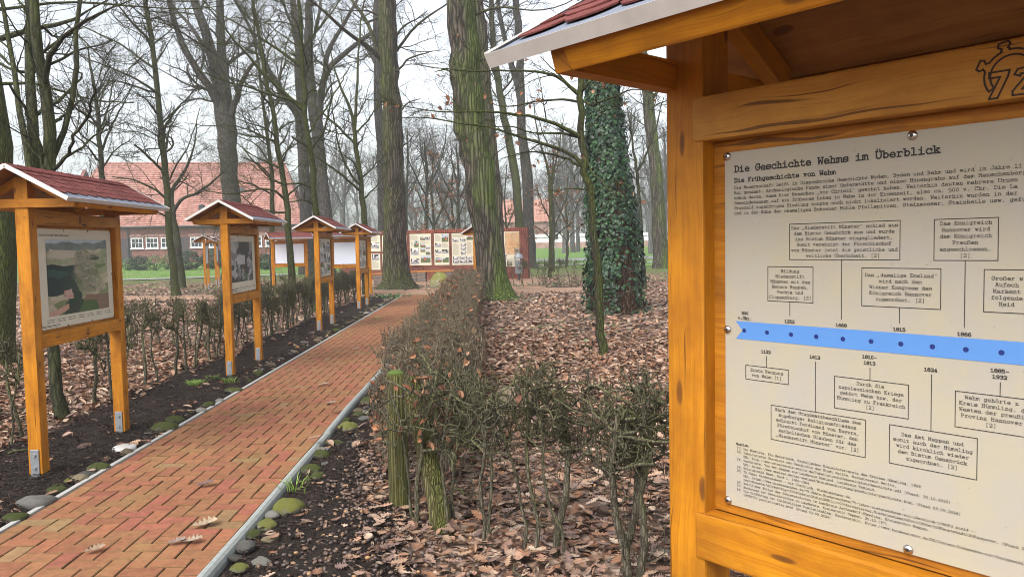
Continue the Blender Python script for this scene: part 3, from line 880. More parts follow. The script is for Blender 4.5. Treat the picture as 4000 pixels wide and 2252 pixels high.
def make_far_house():
    bz = float(zg(100))
    x0, x1 = at(1868, 900, 100)[0], at(2162, 900, 100)[0]
    t = thing('farmhouse', 'distant pale brick farm building with faded red roof behind the right trees', 'house', ((x0 + x1) / 2, 100, bz))
    w = x1 - x0; E = 4.4 - bz; R = 7.7 - bz
    g = Geo()
    g.box((0, .15, E / 2), (w, .3, E)); g.box((0, 13.85, E / 2), (w, .3, E))
    for s in (-1, 1):
        x = s * (w / 2 - .15)
        vs = [(x - .15, .301, 0), (x - .15, 13.7, 0), (x - .15, 13.7, E), (x - .15, 7, R - .3), (x - .15, .301, E)]
        vs += [(p[0] + .3, p[1], p[2]) for p in vs]
        fs = [(0, 1, 2, 3, 4), (9, 8, 7, 6, 5)] + [(i, (i + 1) % 5, 5 + (i + 1) % 5, 5 + i) for i in range(5)]
        g.add(vs, fs, uvs=[[(vs[k][1], vs[k][2]) for k in f] for f in fs])
    g.obj('wall', M['pale_brick'], t)
    tiled_slope('roof', -w / 2 - .2, w / 2 + .2, -w / 2 - .2, w / 2 + .2, -.4, E - .05, 7, R, M['tile_pale'], t)
    tiled_slope('roof', -w / 2 - .2, w / 2 + .2, -w / 2 - .2, w / 2 + .2, 14.4, E - .05, 7.02, R, M['tile_pale'], t)
    for k in (-.25, .2):
        f = Geo(); f.box((w * k, -.02, 1.7), (1.0, .06, 1.1), bev=.01); wo_ = f.obj('window', M['white_paint'], t)
        p = Geo(); p.box((w * k, -.055, 1.7), (.8, .012, .9)); p.obj('pane', M['glass'], wo_)
make_far_house()

def make_white_wall():
    x0, x1 = at(2030, 930, 94)[0], at(2760, 930, 94)[0]
    bz = float(zg(94))
    t = thing('garden_wall', 'low white rendered wall with rail beyond the road at the far field', 'wall', ((x0 + x1) / 2, 94, bz))
    g = Geo(); g.box((0, 0, .35), (x1 - x0, .3, .7)); g.obj('plinth', M['pale_brick'], t)
    g = Geo(); g.box((0, 0, 1.2), (x1 - x0, .2, 1.0), bev=.02); g.obj('panel', M['white_paint'], t)
    g = Geo(); g.cyl((-(x1 - x0) / 2, -.16, 1.30), ((x1 - x0) / 2, -.16, 1.30), .035, n=6); g.obj('rail', M['steel'], t)
    n = 9
    for k in range(n):
        p = Geo(); x = (x1 - x0) * ((k + .5) / n - .5); p.cyl((x, -.2, -.05), (x, -.2, 1.85), .05, n=6); p.obj('post', M['dark_metal'], t)
make_white_wall()

def lamp_post():
    p = at(788, 803, 52)
    bz = float(zg(52))
    t = thing('lamp_post', 'dark lamp post with a boxy head in front of the barn roof', 'lamp post', (p[0], 52, bz))
    h = p[2] - bz
    g = Geo(); g.cyl((0, 0, 0), (0, 0, h - .4), .055, .04, 10); g.obj('pole', M['dark_metal'], t)
    g = Geo(); g.box((0, 0, h - .2), (.34, .34, .34), bev=.04); g.lathe([(.26, h - .03), (.2, h + .03), (.02, h + .1)], 12); g.obj('lamp_head', M['dark_metal'], t)
lamp_post()
def sign_post():
    p = at(2171, 874, 60); bz = float(zg(60))
    t = thing('road_sign', 'small road sign seen from behind on a grey pole beside the road', 'sign', (p[0], 60, bz))
    g = Geo(); g.cyl((0, 0, 0), (0, 0, p[2] - bz), .035, n=10); g.obj('pole', M['steel'], t)
    g = Geo(); g.box((0, -.05, p[2] - bz - .35), (.36, .02, .62), bev=.008); g.box((0, -.05, p[2] - bz - 1.0), (.34, .02, .4), bev=.008); g.obj('plate', M['dark_metal'], t)
sign_post()

# ================================================================== PRINTED SHEETS
CREAM = (0.55, 0.50, 0.385)
INK = (0.05, 0.045, 0.04)
def ngrid(rng, w, h, oct=3):
    out = np.zeros((h, w)); amp = 1.0
    for o in range(oct):
        k = 2 ** o * 2
        a = rng.random((k + 2, k + 2))
        ys, xs = np.linspace(0, k, h), np.linspace(0, k, w)
        yi, xi = ys.astype(int), xs.astype(int)
        fy, fx = (ys - yi)[:, None], (xs - xi)[None]
        v = a[yi][:, xi] * (1 - fy) * (1 - fx) + a[yi + 1][:, xi] * fy * (1 - fx) + a[yi][:, xi + 1] * (1 - fy) * fx + a[yi + 1][:, xi + 1] * fy * fx
        out += v * amp; amp *= 0.55
    out -= out.min(); return out / out.max()
def photo(rng, kind, w=12, h=9):
    """a small printed photograph: sky, a building or people, ground"""
    n = ngrid(rng, w, h)
    g = np.zeros((h, w, 3))
    hz = 0.35 + 0.15 * rng.random()
    bx0, bx1 = sorted(rng.uniform(0.15, 0.9, 2)); bx1 = max(bx1, bx0 + 0.3)
    bt = hz + rng.uniform(0.2, 0.4)
    for j in range(h):
        for i in range(w):
            u, v = (i + .5) / w, (j + .5) / h
            if kind == 'bw':
                c = np.array([.58] * 3) if v > hz + .1 else np.array([.30] * 3) * (.5 + n[j, i])
                if bx0 < u < bx1 and hz - .1 < v < bt - abs(u - (bx0 + bx1) / 2) * .6: c = np.array([.05] * 3) if rng.random() > .3 else np.array([.4] * 3)
                if v > hz + .1 and (u < .2 or n[j, i] > .65): c = np.array([.04] * 3)
            else:
                c = np.array([.40, .45, .52]) if v > hz + .15 else np.array([.09, .12, .05]) * (.6 + n[j, i])
                if bx0 < u < bx1 and hz - .15 < v < bt - abs(u - (bx0 + bx1) / 2) * .7: c = np.array([.36, .11, .07]) if v < hz + .1 else np.array([.30, .09, .06])
                if n[j, i] > .72: c = np.array([.05, .10, .04])
            g[j, i] = c * (.85 + .3 * rng.random())
    return g
def map_pic(rng, w=40, h=56):
    n = ngrid(rng, w, h, 4)
    g = np.zeros((h, w, 3)); g[:] = (.52, .34, .19)
    g *= (.92 + .16 * n)[:, :, None]
    for k in range(16):
        x0, y0, a = rng.uniform(0, w), rng.uniform(0, h), rng.uniform(0, 6.28)
        for s in range(int(rng.uniform(15, 55))):
            a += rng.normal(0, .12); x0 += math.cos(a) * .7; y0 += math.sin(a) * .7
            if 0 <= x0 < w and 0 <= y0 < h: g[int(y0), int(x0)] = (.25, .12, .04) if k % 3 else (.55, .22, .03)
    cx, cy = w * .52, h * .48
    for k in range(60):
        x, y = int(rng.normal(cx, w * .1)), int(rng.normal(cy, h * .09))
        if 0 <= x < w and 0 <= y < h: g[y, x] = (.50, .17, .02)
    return g
def poster_geo(w, h, pics, texts, rng, o=(0, 0, 0), th=0.004, cream=CREAM):
    """front faces -y; o = lower left front corner; pics (u,v,w,h,kind), texts (u,v,w,h)"""
    g = Geo()
    ox, oy, oz = o
    g.box((ox + w / 2, oy + th / 2, oz + h / 2), (w, th, h), col=cream)
    for (u, v, pw, ph, kind) in pics:
        gr = map_pic(rng) if kind == 'map' else AERIAL if kind == 'aerial' else AERIAL_BW if kind == 'aerialbw' else photo(rng, kind)
        g.pic((ox + u, oy - .0016, oz + v), (pw, 0, 0), (0, 0, ph), gr)
    for (u, v, tw, thh) in texts:
        y = v + thh
        g.quad([(ox + u, oy - .0012, oz + y - .004), (ox + u + tw * .55, oy - .0012, oz + y - .004), (ox + u + tw * .55, oy - .0012, oz + y + .006), (ox + u, oy - .0012, oz + y + .006)], INK)
        y -= .022
        while y > v:
            x = u
            end = u + tw * rng.uniform(.8, 1.0)
            while x < end:
                l = rng.uniform(.012, .04)
                e = min(x + l, end)
                g.quad([(ox + x, oy - .0012, oz + y), (ox + e, oy - .0012, oz + y), (ox + e, oy - .0012, oz + y + .0045), (ox + x, oy - .0012, oz + y + .0045)], (.16, .15, .13))
                x = e + .006
            y -= .0125
    return g

def aerial():
    rng = np.random.default_rng(21)
    w, h = 104, 124
    n, n2, n3, n4 = ngrid(rng, w, h, 5), ngrid(rng, w, h, 6), ngrid(rng, w, h, 3), ngrid(rng, w, h, 4)
    g = np.zeros((h, w, 3))
    for j in range(h):
        for i in range(w):
            u, v = i / w + .16 * (n[j, i] - .5), j / h + .12 * (n4[j, i] - .5)
            r = rng.random()
            f = int(u * 5.3 + v * 3.1) * 7 + int(v * 11 - u * 2.2) * 13
            c = np.array([(.19, .22, .10), (.34, .31, .20), (.12, .19, .07), (.42, .37, .27), (.25, .27, .16)][f % 5]) * (.75 + .5 * n3[j, i])
            if v > .66: c = c * .6 + np.array([.20, .19, .14]) * (.6 + .6 * n3[j, i])
            if v > .84: c = np.array([.22, .27, .25]) * (.5 + .9 * n2[j, i])
            if v > .94: c = np.array([.40, .46, .50])
            if v > .7 and n2[j, i] > .60: c = np.array([.05, .08, .065])
            if v < .88 - .1 * u and v > .74 + .12 * abs(u - .3) and .05 < u < .5: c = np.array([.47, .42, .33]) * (.9 + .2 * n2[j, i])
            if u < .44 + .2 * (n2[j, i] - .5) and .30 < v < .76 - .25 * u + .2 * (n2[j, i] - .5): c = np.array([.018, .034, .032]) * (.4 + 1.6 * n2[j, i]) if n2[j, i] < .62 else np.array([.06, .10, .075])
            if u < .34 and .50 < v < .60: c = np.array([.030, .075, .060]) * (.8 + .4 * n2[j, i])
            if v < .55 and abs(u - (.30 + (.55 - v) * .32)) < .13 and n2[j, i] > .36: c = np.array([.022, .040, .028]) * (.5 + 1.2 * n2[j, i])
            if v < .17 and .22 < u < .58 and n2[j, i] > .3: c = np.array([.025, .042, .028]) * (.5 + 1.2 * n2[j, i])
            if .26 < v < .86 and rng.random() * .24 > abs(u - (.60 + (.62 - v) * .38)) and n2[j, i] > .36:
                c = np.array([.55, .52, .48]) if r < .2 else np.array([.42, .15, .11]) if r < .30 else np.array([.05, .09, .05]) if r < .8 else np.array([.30, .28, .16])
            if u > .52 + .3 * v and v < .26 - .06 * u:
                c = np.array([.22, .145, .10]) * (.85 + .2 * (int((i / w * 1.6 + j / h) * 60) % 2))
                if u < .78 and v < .13: c = np.array([.07, .12, .04])
            if .20 < u < .38 and .21 < v < .35 and n2[j, i] > .47: c = np.array([.42, .19, .14]) if r < .7 else np.array([.6, .58, .55])
            if u < .28 and v < .2 and abs(v - .05 - u * .2) < .04: c = np.array([.46, .27, .20])
            g[j, i] = np.clip(c * (.78 + .44 * rng.random()), 0, 1)
    return g
def aerial_bw():
    rng = np.random.default_rng(8)
    w, h = 54, 74
    px = rng.random((70, 2)); px[:, 1] *= 1.35
    val = rng.choice([.045, .06, .09, .2, .32, .40], 70, p=[.25, .2, .15, .15, .15, .10])
    n = ngrid(rng, w, h, 5)
    g = np.zeros((h, w, 3))
    for j in range(h):
        for i in range(w):
            p = np.array([i / w, j / w])
            q = (px - p) @ np.array([[1.0, .55], [-.4, .7]])
            k = np.argmin((q ** 2).sum(1))
            c = val[k] * (.75 + .5 * n[j, i])
            if j / h > .72 and abs(i / w - .6) < .25: c = .025 + .03 * n[j, i]
            if .25 < i / w < .62 and .42 < j / h < .66 and n[j, i] > .25: c = .36 + .1 * rng.random()
            if .45 < i / w < .8 and .05 < j / h < .45 and n[j, i] > .5: c = rng.choice([.04, .4, .22])
            g[j, i] = c
            if .5 < i / w < .66 and .20 < j / h < .38 and rng.random() < .22: g[j, i] = (.34, .06, .05)
            if .58 < i / w < .72 and j / h < .2 and n[j, i] > .45: g[j, i] = (.06, .12, .05)
    return g
AERIAL, AERIAL_BW = aerial(), aerial_bw()

# ================================================================== KIOSKS
PW, PH, PZ = 1.05, 0.704, 1.018            # printed sheet: width, height, lower edge
SHG = {}
def shingle_mat():
    m, nt, b = mat('red_shingle')
    tc = N(nt, 'TexCoord'); a = N(nt, 'Attribute', attribute_name='Col')
    sp = noise(nt, tc.outputs['Object'], 420, 2, 0.8)
    big = noise(nt, tc.outputs['Object'], 7, 4)
    c = mixc(nt, 1.0, a.outputs['Color'], ramp(nt, sp, [(0.3, 0.5), (0.7, 1.5)]), 'MULTIPLY')
    c = mixc(nt, 1.0, c, ramp(nt, big, [(0.3, 0.8), (0.7, 1.2)]), 'MULTIPLY')
    L(nt, c, b.inputs['Base Color']); b.inputs['Roughness'].default_value = 0.95
    b.inputs['Specular IOR Level'].default_value = 0.15
    bump(nt, b, sp, 0.5, 0.003)
    return m
M['shingle'] = shingle_mat()
RX, RYE, RZR, RZE = 0.80, 0.39, 2.125, 1.907       # half length, half width, ridge and eave heights
RSL = (RZR - RZE) / RYE
RAN = math.atan(RSL)
def roof_pt(x, s, side, lift=0.0):
    """s metres down the slope from the ridge; side -1 front, +1 back"""
    return Vector((x, side * (s * math.cos(RAN) + lift * math.sin(RAN)), RZR - s * math.sin(RAN) + lift * math.cos(RAN)))
RLEN = RYE / math.cos(RAN)
def make_kiosk():
    t = thing('info_kiosk', '', 'kiosk')
    for s in (-1, 1):
        g = Geo(); g.box((s * .598, 0, (.052 + 2.06) / 2), (.09, .09, 2.008), bev=.005)
        p = g.obj('post', M['wood'], t)
        b = Geo()
        for q in (-1, 1):
            x = s * .598 + q * .0505
            b.box((x, 0, .10), (.008, .058, .25), bev=.003)
            for z in (.03, .10, .185):
                b.cyl((x, .0, z), (x + q * .014, 0, z), .011, n=6)
                b.cyl((x, .0, z), (x + q * .006, 0, z), .016, n=10)
        b.box((s * .598, 0, .03), (.088, .056, .03))
        b.obj('bracket', M['steel'], p)
        # tie beam lapped over the outer face, dowels showing
        g = Geo()
        x0, x1 = s * .617, s * .655
        xa, xb = min(x0, x1), max(x0, x1)
        pr = [(-.348, 1.856), (.348, 1.856), (.362, 1.898), (.335, 1.914), (-.335, 1.914), (-.362, 1.898)]
        vs = [(xa, y, z) for y, z in pr] + [(xb, y, z) for y, z in pr]
        m_ = len(pr)
        fs = [tuple(range(m_ - 1, -1, -1)), tuple(range(m_, 2 * m_))] + [(i, (i + 1) % m_, m_ + (i + 1) % m_, m_ + i) for i in range(m_)]
        if s < 0: pass
        rf = random.uniform(0, 9)
        g.add(vs, fs, uvs=[[(vs[k][1] + rf, vs[k][2] + vs[k][0]) for k in f] for f in fs])
        g.obj('tie_beam', M['wood'], t)
        g = Geo()
        for (y, z) in ((.0, 1.882), (-.02, 1.79), (.022, 1.75), (-.02, 1.0), (.02, .96)):
            g.cyl((s * .638, y, z), (s * (.6568 if z > 1.85 else .6442), y, z), .0105, n=10)
        g.obj('dowel', M['wood_dark'], p)
        # short strut and rafters carrying the roof board
        for sd_ in (-1, 1):
            g = Geo()
            mid = roof_pt(s * .575, RLEN * .47, sd_, -.021 - .030)
            g.box(mid, (.040, RLEN * .66, .056), Matrix.Rotation(-sd_ * RAN, 3, 'X'), .004)
            g.obj('rafter', M['wood'], t)
    for sd_ in (-1, 1):
        g = Geo()
        g.box(roof_pt(0, RLEN - .034, sd_, -.019 - .0245), (1.232, .048, .047), Matrix.Rotation(-sd_ * RAN, 3, 'X'), .005)
        g.obj('eave_beam', M['wood'], t)
        for z, h in ((1.789, .087), (.950, .096)):
            g = Geo(); g.box((0, sd_ * .0285, z), (1.148, .043, h), bev=.005); g.obj('rail', M['wood_rail' if z > 1.5 else 'wood'], t)
    g = Geo(); g.box((0, .004, 1.372), (1.108, .024, .746)); g.obj('backboard', M['wood_dark'], t)
    g = Geo(); g.box((0, .020, 1.372), (1.02, .006, .69), bev=.002); g.obj('rear_board', M['white_board'], t)
    # roof: two boards with underlay, shingles, ridge caps and metal drip edges
    r = Geo()
    for sd_ in (-1, 1):
        vs = [roof_pt(x, s, sd_, l) for l in (-.018, -.001) for x, s in ((-RX + .004, .0), (RX - .004, .0), (RX - .004, RLEN - .004), (-RX + .004, RLEN - .004))]
        fs = [(0, 1, 2, 3), (7, 6, 5, 4), (3, 2, 6, 7), (0, 3, 7, 4), (2, 1, 5, 6)]
        r.add(vs, fs, uvs=[[(vs[k].x, vs[k].y) for k in f] for f in fs])
    roof = r.obj('roof', M['ply'], t)
    u = Geo()
    for sd_ in (-1, 1):
        u.quad([roof_pt(x, s, sd_, .0025) for x, s in ((-RX, .0), (RX, .0), (RX, RLEN), (-RX, RLEN))])
    u.obj('underlay', M['under'], roof)
    sh = Geo(); rng = np.random.default_rng(2)
    for sd_ in (-1, 1):
        for c in range(5):
            s0 = RLEN - .062 - c * .080                      # lower tip of this course
            n = 12; tw = 2 * RX / n
            for i in range(-1, n + 1):
                xa = -RX + (i + (.5 if c % 2 else 0)) * tw
                xb = xa + tw - .003
                xa2, xb2 = max(xa, -RX + .022), min(xb, RX - .022)
                if xb2 - xa2 < .01: continue
                col = np.array([.165, .052, .046]) * rng.uniform(.85, 1.15)
                lift0 = .0038 + .0010 * rng.random()
                curl = rng.uniform(0, .0025)
                pts = []
                top = max(0.004, s0 - .15)
                for k in range(9):
                    f = k / 8
                    x = xa + (xb - xa) * f
                    x = min(max(x, xa2), xb2)
                    e = abs(2 * f - 1)
                    pts.append((x, s0 - .034 * e ** 3.2))
                up = [roof_pt(x, s, sd_, lift0 + .0040 + curl) for x, s in pts]
                lo = [roof_pt(x, s, sd_, lift0 + .0008 + curl) for x, s in pts]
                tp = [roof_pt(x, top, sd_, .0035) for x, s in pts]
                vs = up + lo + tp
                fs = []
                for k in range(8):
                    fs.append((k, k + 1, 18 + k + 1, 18 + k))
                    fs.append((k + 1, k, 9 + k, 9 + k + 1))
                sh.add(vs, fs, tuple(col))
    n = 13
    for i in range(n):
        x0, x1 = -RX + 2 * RX * i / n, -RX + 2 * RX * (i + 1.15) / n
        x1 = min(x1, RX)
        col = tuple(np.array([.14, .040, .036]) * rng.uniform(.8, 1.2))
        for sd_ in (-1, 1):
            vs = [roof_pt(x0, 0, sd_, .016), roof_pt(x1, 0, sd_, .011), roof_pt(x1, .075, sd_, .011), roof_pt(x0, .075, sd_, .016), roof_pt(x0, 0, sd_, .012), roof_pt(x0, .075, sd_, .012), roof_pt(x1, .075, sd_, .006)]
            sh.add(vs, [(0, 1, 2, 3), (4, 0, 3, 5), (5, 3, 2, 6)], col)
    sh.obj('shingles', M['shingle'], roof)
    fl = Geo()
    def strip(p, q, dn, th):
        p, q, dn = Vector(p), Vector(q), Vector(dn)
        out = (q - p).normalized().cross(dn).normalized() * th
        for o_ in (-1, 1):
            fl.quad([p + out * o_, q + out * o_, q + dn + out * o_, p + dn + out * o_])
        fl.quad([p + out, q + out, q - out, p - out]); fl.quad([p + dn + out, q + dn + out, q + dn - out, p + dn - out])
        fl.quad([p + out, p - out, p + dn - out, p + dn + out]); fl.quad([q + out, q - out, q + dn - out, q + dn + out])
    for sd_ in (-1, 1):
        nd = (roof_pt(0, 0, sd_, -.028) - roof_pt(0, 0, sd_, 0))
        strip(roof_pt(-RX - .002, RLEN + .001, sd_, .007), roof_pt(RX + .002, RLEN + .001, sd_, .007), nd, .0012)
        for s in (-1, 1):
            strip(roof_pt(s * (RX + .001), 0, sd_, .010), roof_pt(s * (RX + .001), RLEN + .001, sd_, .010), nd, .0012)
            fl.quad([roof_pt(s * (RX + .002), 0, sd_, .0105), roof_pt(s * (RX - .012), 0, sd_, .0105), roof_pt(s * (RX - .012), RLEN, sd_, .0075), roof_pt(s * (RX + .002), RLEN, sd_, .0075)])
    fl.obj('drip_edge', M['flash'], roof)
    return t

def screws(g, pts, y=-.0130):
    for (u, v) in pts:
        g.lathe([(.0085, .0), (.0080, .0022), (.0055, .0040), (.0030, .0046)], 12)
        n = 4 * 12
        for i in range(len(g.v) - n, len(g.v)):
            x, yy, z = g.v[i]
            g.v[i] = (x - PW / 2 + u, y - z, yy + PZ + v)
        m = len(g.v)
        g.add([(-PW / 2 + u + .003 * math.cos(k * math.pi / 3), y - .0046, PZ + v + .003 * math.sin(k * math.pi / 3)) for k in range(6)][::-1], [tuple(range(6))], (.05, .05, .05), None, 1)

SCREWS = [(u, v) for v in (.0078, .696) for u in (.006, .3545, .696, 1.043)] + [(u, .354) for u in (.006, 1.043)]
SCREW_ME = []
def add_screws(p):
    if not SCREW_ME:
        s = Geo(); screws(s, [(PW / 2, -PZ)], 0.0); SCREW_ME.append(s.mesh('screw', [M['screw'], M['black']]))
    for u, v in SCREWS:
        o = link('screw', SCREW_ME[0], p); o.location = (-PW / 2 + u, -.0130, PZ + v)
def sheet_mat():
    m, nt, b = mat('mottled_cream_sheet')
    tc = N(nt, 'TexCoord'); ob = tc.outputs['Object']
    c = mixc(nt, ramp(nt, noise(nt, ob, 9, 4, 0.6), [(0.35, 0.0), (0.65, 1.0)]), (0.375, 0.347, 0.300), (0.40, 0.36, 0.262))
    sp = ramp(nt, noise(nt, ob, 190, 2, 0.6), [(0.71, 0.0), (0.76, 0.7)])
    c = mixc(nt, sp, c, (0.22, 0.19, 0.16))
    L(nt, c, b.inputs['Base Color']); b.inputs['Roughness'].default_value = 0.45
    b.inputs['Specular IOR Level'].default_value = 0.3
    return m
M['sheet'] = sheet_mat()

def timeline_panel(parent):
    """the overview sheet of the nearest kiosk, its layout measured in metres from the lower left corner"""
    g = Geo(); g.box((0, -.0108, PZ + PH / 2), (PW, .004, PH), bev=.001)
    p = g.obj('info_panel', M['sheet'], parent)
    o = Vector((-PW / 2, -.0137, PZ)); pl = (o, Vector((1, 0, 0)), Vector((0, 0, 1)), Vector((0, -1, 0)))
    b = Geo()
    for k, a in enumerate(((.0242, .3723), (.0242, .3723))): pass
    f = lambda u, v: o + Vector((u, 0, v)) + Vector((0, .0002, 0))
    b.quad([f(.0242, .3723), f(.0396, .3547), f(1.02, .3540), f(1.02, .3700)]); b.quad([f(.0396, .3547), f(.0246, .3374), f(1.02, .3355), f(1.02, .3540)])
    b.obj('timeline_band', M['blue'], p)
    d = DOTS = Geo()
    for k in range(20):
        u, v = .0436 + .0493 * k, .3547 - .0002 * k
        d.add([o + Vector((u + .0042 * math.cos(t * math.pi / 8), -.0003, v + .0042 * math.sin(t * math.pi / 8))) for t in range(16)][::-1], [tuple(range(16))])
    w = Geo(); W = lambda *a, **k: write(w, *a, plane=pl, wf=1.0 if a[3] > .006 else 1.1, **k)
    W('Die Geschichte Wehms im Überblick', .022, .6642, .01137, bold=True)
    W('Die Frühgeschichte von Wehm', .022, .6442, .00757, bold=True)
    body = ['Die Bauernschaft heißt in Diepenbrocks Geschichte Wydem, Bydem und Behm und wird im Jahre 11', 'Mal genannt. Archäologische Funde einer Opferstätte und eines Hünengrabs auf dem Menschenberg',
            'schon davon, dass hier Menschen „vor Christi“ gewohnt haben. Weiterhin deuten mehrere Urnen', 'Gemeindetannen auf ein früheres Leben in Wehm in der Eisenzeit, also ca. 500 v. Chr. Die La',
            'Grabfeld zugehörigen Siedlung konnte noch nicht lokalisiert werden. Weiterhin wurden in der', 'und in der Nähe der ehemaligen Bohsener Mühle Pfeilspitzen, Steinmesser, Steinbeile usw. gefu']
    for i, s in enumerate(body): W(s, .0219, .631 - .0099 * i, .00531)
    def box(u0, v0, u1, v1):
        for a in ((u0, v0, u1, v0), (u1, v0, u1, v1), (u1, v1, u0, v1), (u0, v1, u0, v0)): line(w, *a, .0011, pl)
    def boxed(u0, v0, u1, v1, lines, vt, right=True, dv=.01018, uc=None):
        box(u0, v0, u1, v1)
        for i, s in enumerate(lines): W(s, (u0 + u1) / 2 if uc is None else uc, vt - dv * i, .00531, centre=True)
    boxed(.139, .4937, .3364, .559, ['Das „Niederstift Münster“ schied aus', 'dem Bistum Osnabrück aus und wurde', 'ins Bistum Münster eingegliedert.', 'Somit vereinigt der Fürstbischof', 'von Münster jetzt die geistliche und', 'weltliche Oberhoheit. [2]'], .5491)
    boxed(.3893, .493, .4803, .5584, ['Das Königreich', 'Hannover wird', 'dem Königreich', 'Preußen', 'angeschlossen.', '[2]'], .549)
    boxed(.0945, .4153, .1848, .4804, ['Bildung', 'Niederstift', 'Münster mit den', 'Ämtern Meppen,', 'Vechta und', 'Cloppenburg. [2]'], .4696, dv=.0098)
    boxed(.2735, .4144, .4001, .4797, ['Das „damalige Emsland“', 'wird nach dem', 'Wiener Kongress dem', 'Königreich Hannover', 'zugeordnet. [2]'], .4653)
    boxed(.462, .414, .575, .4792, ['Großer w', 'Aufsch', 'Markent', 'folgende', 'Heid'], .4636, uc=.493, dv=.0098)
    boxed(.0466, .2598, .1368, .2872, ['Erste Nennung', 'von Wehm [1]'], .2765, dv=.0098)
    boxed(.1013, .150, .2815, .216, ['Nach dem Grundsatzbeschluss des', 'Augsburger Religionsfriedens', 'schreibt Ferdinand von Bayern,', 'Fürstbischof von Münster, den', 'katholischen Glauben für das', '„Niederstift Münster“ vor. [2]'], .2066, dv=.0098)
    boxed(.2258, .2292, .3523, .2862, ['Durch die', 'napoleonischen Kriege', 'gehört Wehm bzw. der', 'Hümmling zu Frankreich', '[2]'], .2757, dv=.0099)
    boxed(.3222, .1491, .4561, .2149, ['Das Amt Meppen und', 'somit auch der Hümmling', 'wird kirchlich wieder', 'dem Bistum Osnabrück', 'zugeordnet. [2]'], .1993, dv=.0099)
    boxed(.4238, .2285, .552, .2857, ['Wehm gehörte z', 'Kreis Hümmling, d', 'Westen der preußi', 'Provinz Hannover', '[2]'], .2753, uc=.4745, dv=.0098)
    for a in ((.2378, .4937, .2378, .3886), (.1397, .4153, .1397, .3889), (.3367, .4144, .3367, .388), (.4352, .493, .4352, .3876), (.0914, .3084, .0914, .2872), (.190, .3082, .190, .2163), (.2886, .3076, .2886, .2862), (.3879, .3074, .3879, .2149), (.4863, .3069, .4863, .2857)): line(w, *a, .0011, pl)
    for s, u, v in (('500', .0453, .3863), ('v.Chr.', .045, .3764), ('1252', .1391, .3759), ('1668', .2375, .3756), ('1815', .3365, .3752), ('1866', .4353, .3746), ('1122', .0904, .3146), ('1612', .1888, .314), ('1810-', .2875, .3239), ('1813', .2876, .3135), ('1824', .3863, .3128), ('1885-', .4853, .3221), ('1932', .4854, .3125)):
        W(s, u, v, .0051, bold=True, centre=True)
    src = ['[1] Der Hümmling, Ein Heimatbuch, Katholischer Kreislehrerverein des Kreises Hümmling, 1929', '[2] Tabellarische Übersicht zur Geschichte der Stadt Werlte, Heimatverein Werlte,', '    URL: http://www.heimatverein-werlte.de/TabellarischeUebersichtzurGeschichte.pdf (Stand: 25.12.2023)',
           '[3] Geschichte, Vom Amt Meppen zum Landkreis Emsland, Landkreis Emsland,', '    URL: https://www.emsland.de/das-emsland/kreisbeschreibung/geschichte/geschichte.html (Stand 03.03.2024)', '[4] Schulchronik Wehm, Band 1, 1882-1964', '[5] 75 Jahre Niedersachsen – ein Überblick, Niedersachsen.de,',
           '    URL: https://www.niedersachsen.de/75-Jahre-Niedersachsen/75-jahre-niedersachsen-ein-uberblick-199653.html#:~:', '    text=November%201946%20gr%C3%BCndete%20die%20Milit%C3%A4rregierung,Niedersachsen%20mit%20der%20Hauptstadt%20Hannover. (Stand 0', '[6] Zeitlicher Abriss der Gebietsreformen im Landkreis Aschendorf-Hümmling, Kreisarchiv Meppen',
           '[7] Sachstand der Gemeindereform im Landkreis, Kreisarchiv Meppen, 25.10.1971', '[8] Die Einführung der fünfstelligen Postleitzahlen, Bundesarchiv, https://www.bundesarchiv.de/DE/Content/Dokumente-zur-Zeitgeschi', '    19930701-postleitzahlen.html (Stand 03.03.2024)']
    W('Quellen:', .0248, .1255, .00382, bold=True)
    for i, s in enumerate(src): W(s, .0257, .1176 - .00768 * i, .00382)
    w.add(DOTS.v, DOTS.f, mi=1)
    w.obj('lettering', [M['black'], M['navy']], p)
    add_screws(p)
    return p

def poster_panel(parent, pics, texts, title=None, seed=1, cream=(.58, .54, .43)):
    rng = np.random.default_rng(seed)
    g = poster_geo(PW, PH, pics, texts, rng, (-PW / 2, -.0130, PZ), .004, cream)
    p = g.obj('info_panel', M['print'], parent)
    if title:
        w = Geo(); o = Vector((-PW / 2, -.0148, PZ))
        write(w, title[0], title[1], title[2], title[3], bold=True, plane=(o, Vector((1, 0, 0)), Vector((0, 0, 1)), Vector((0, -1, 0))))
        w.obj('lettering', M['black'], p)
    if len(KIDS.get(parent, [])) and parent in SCREWED: add_screws(p)

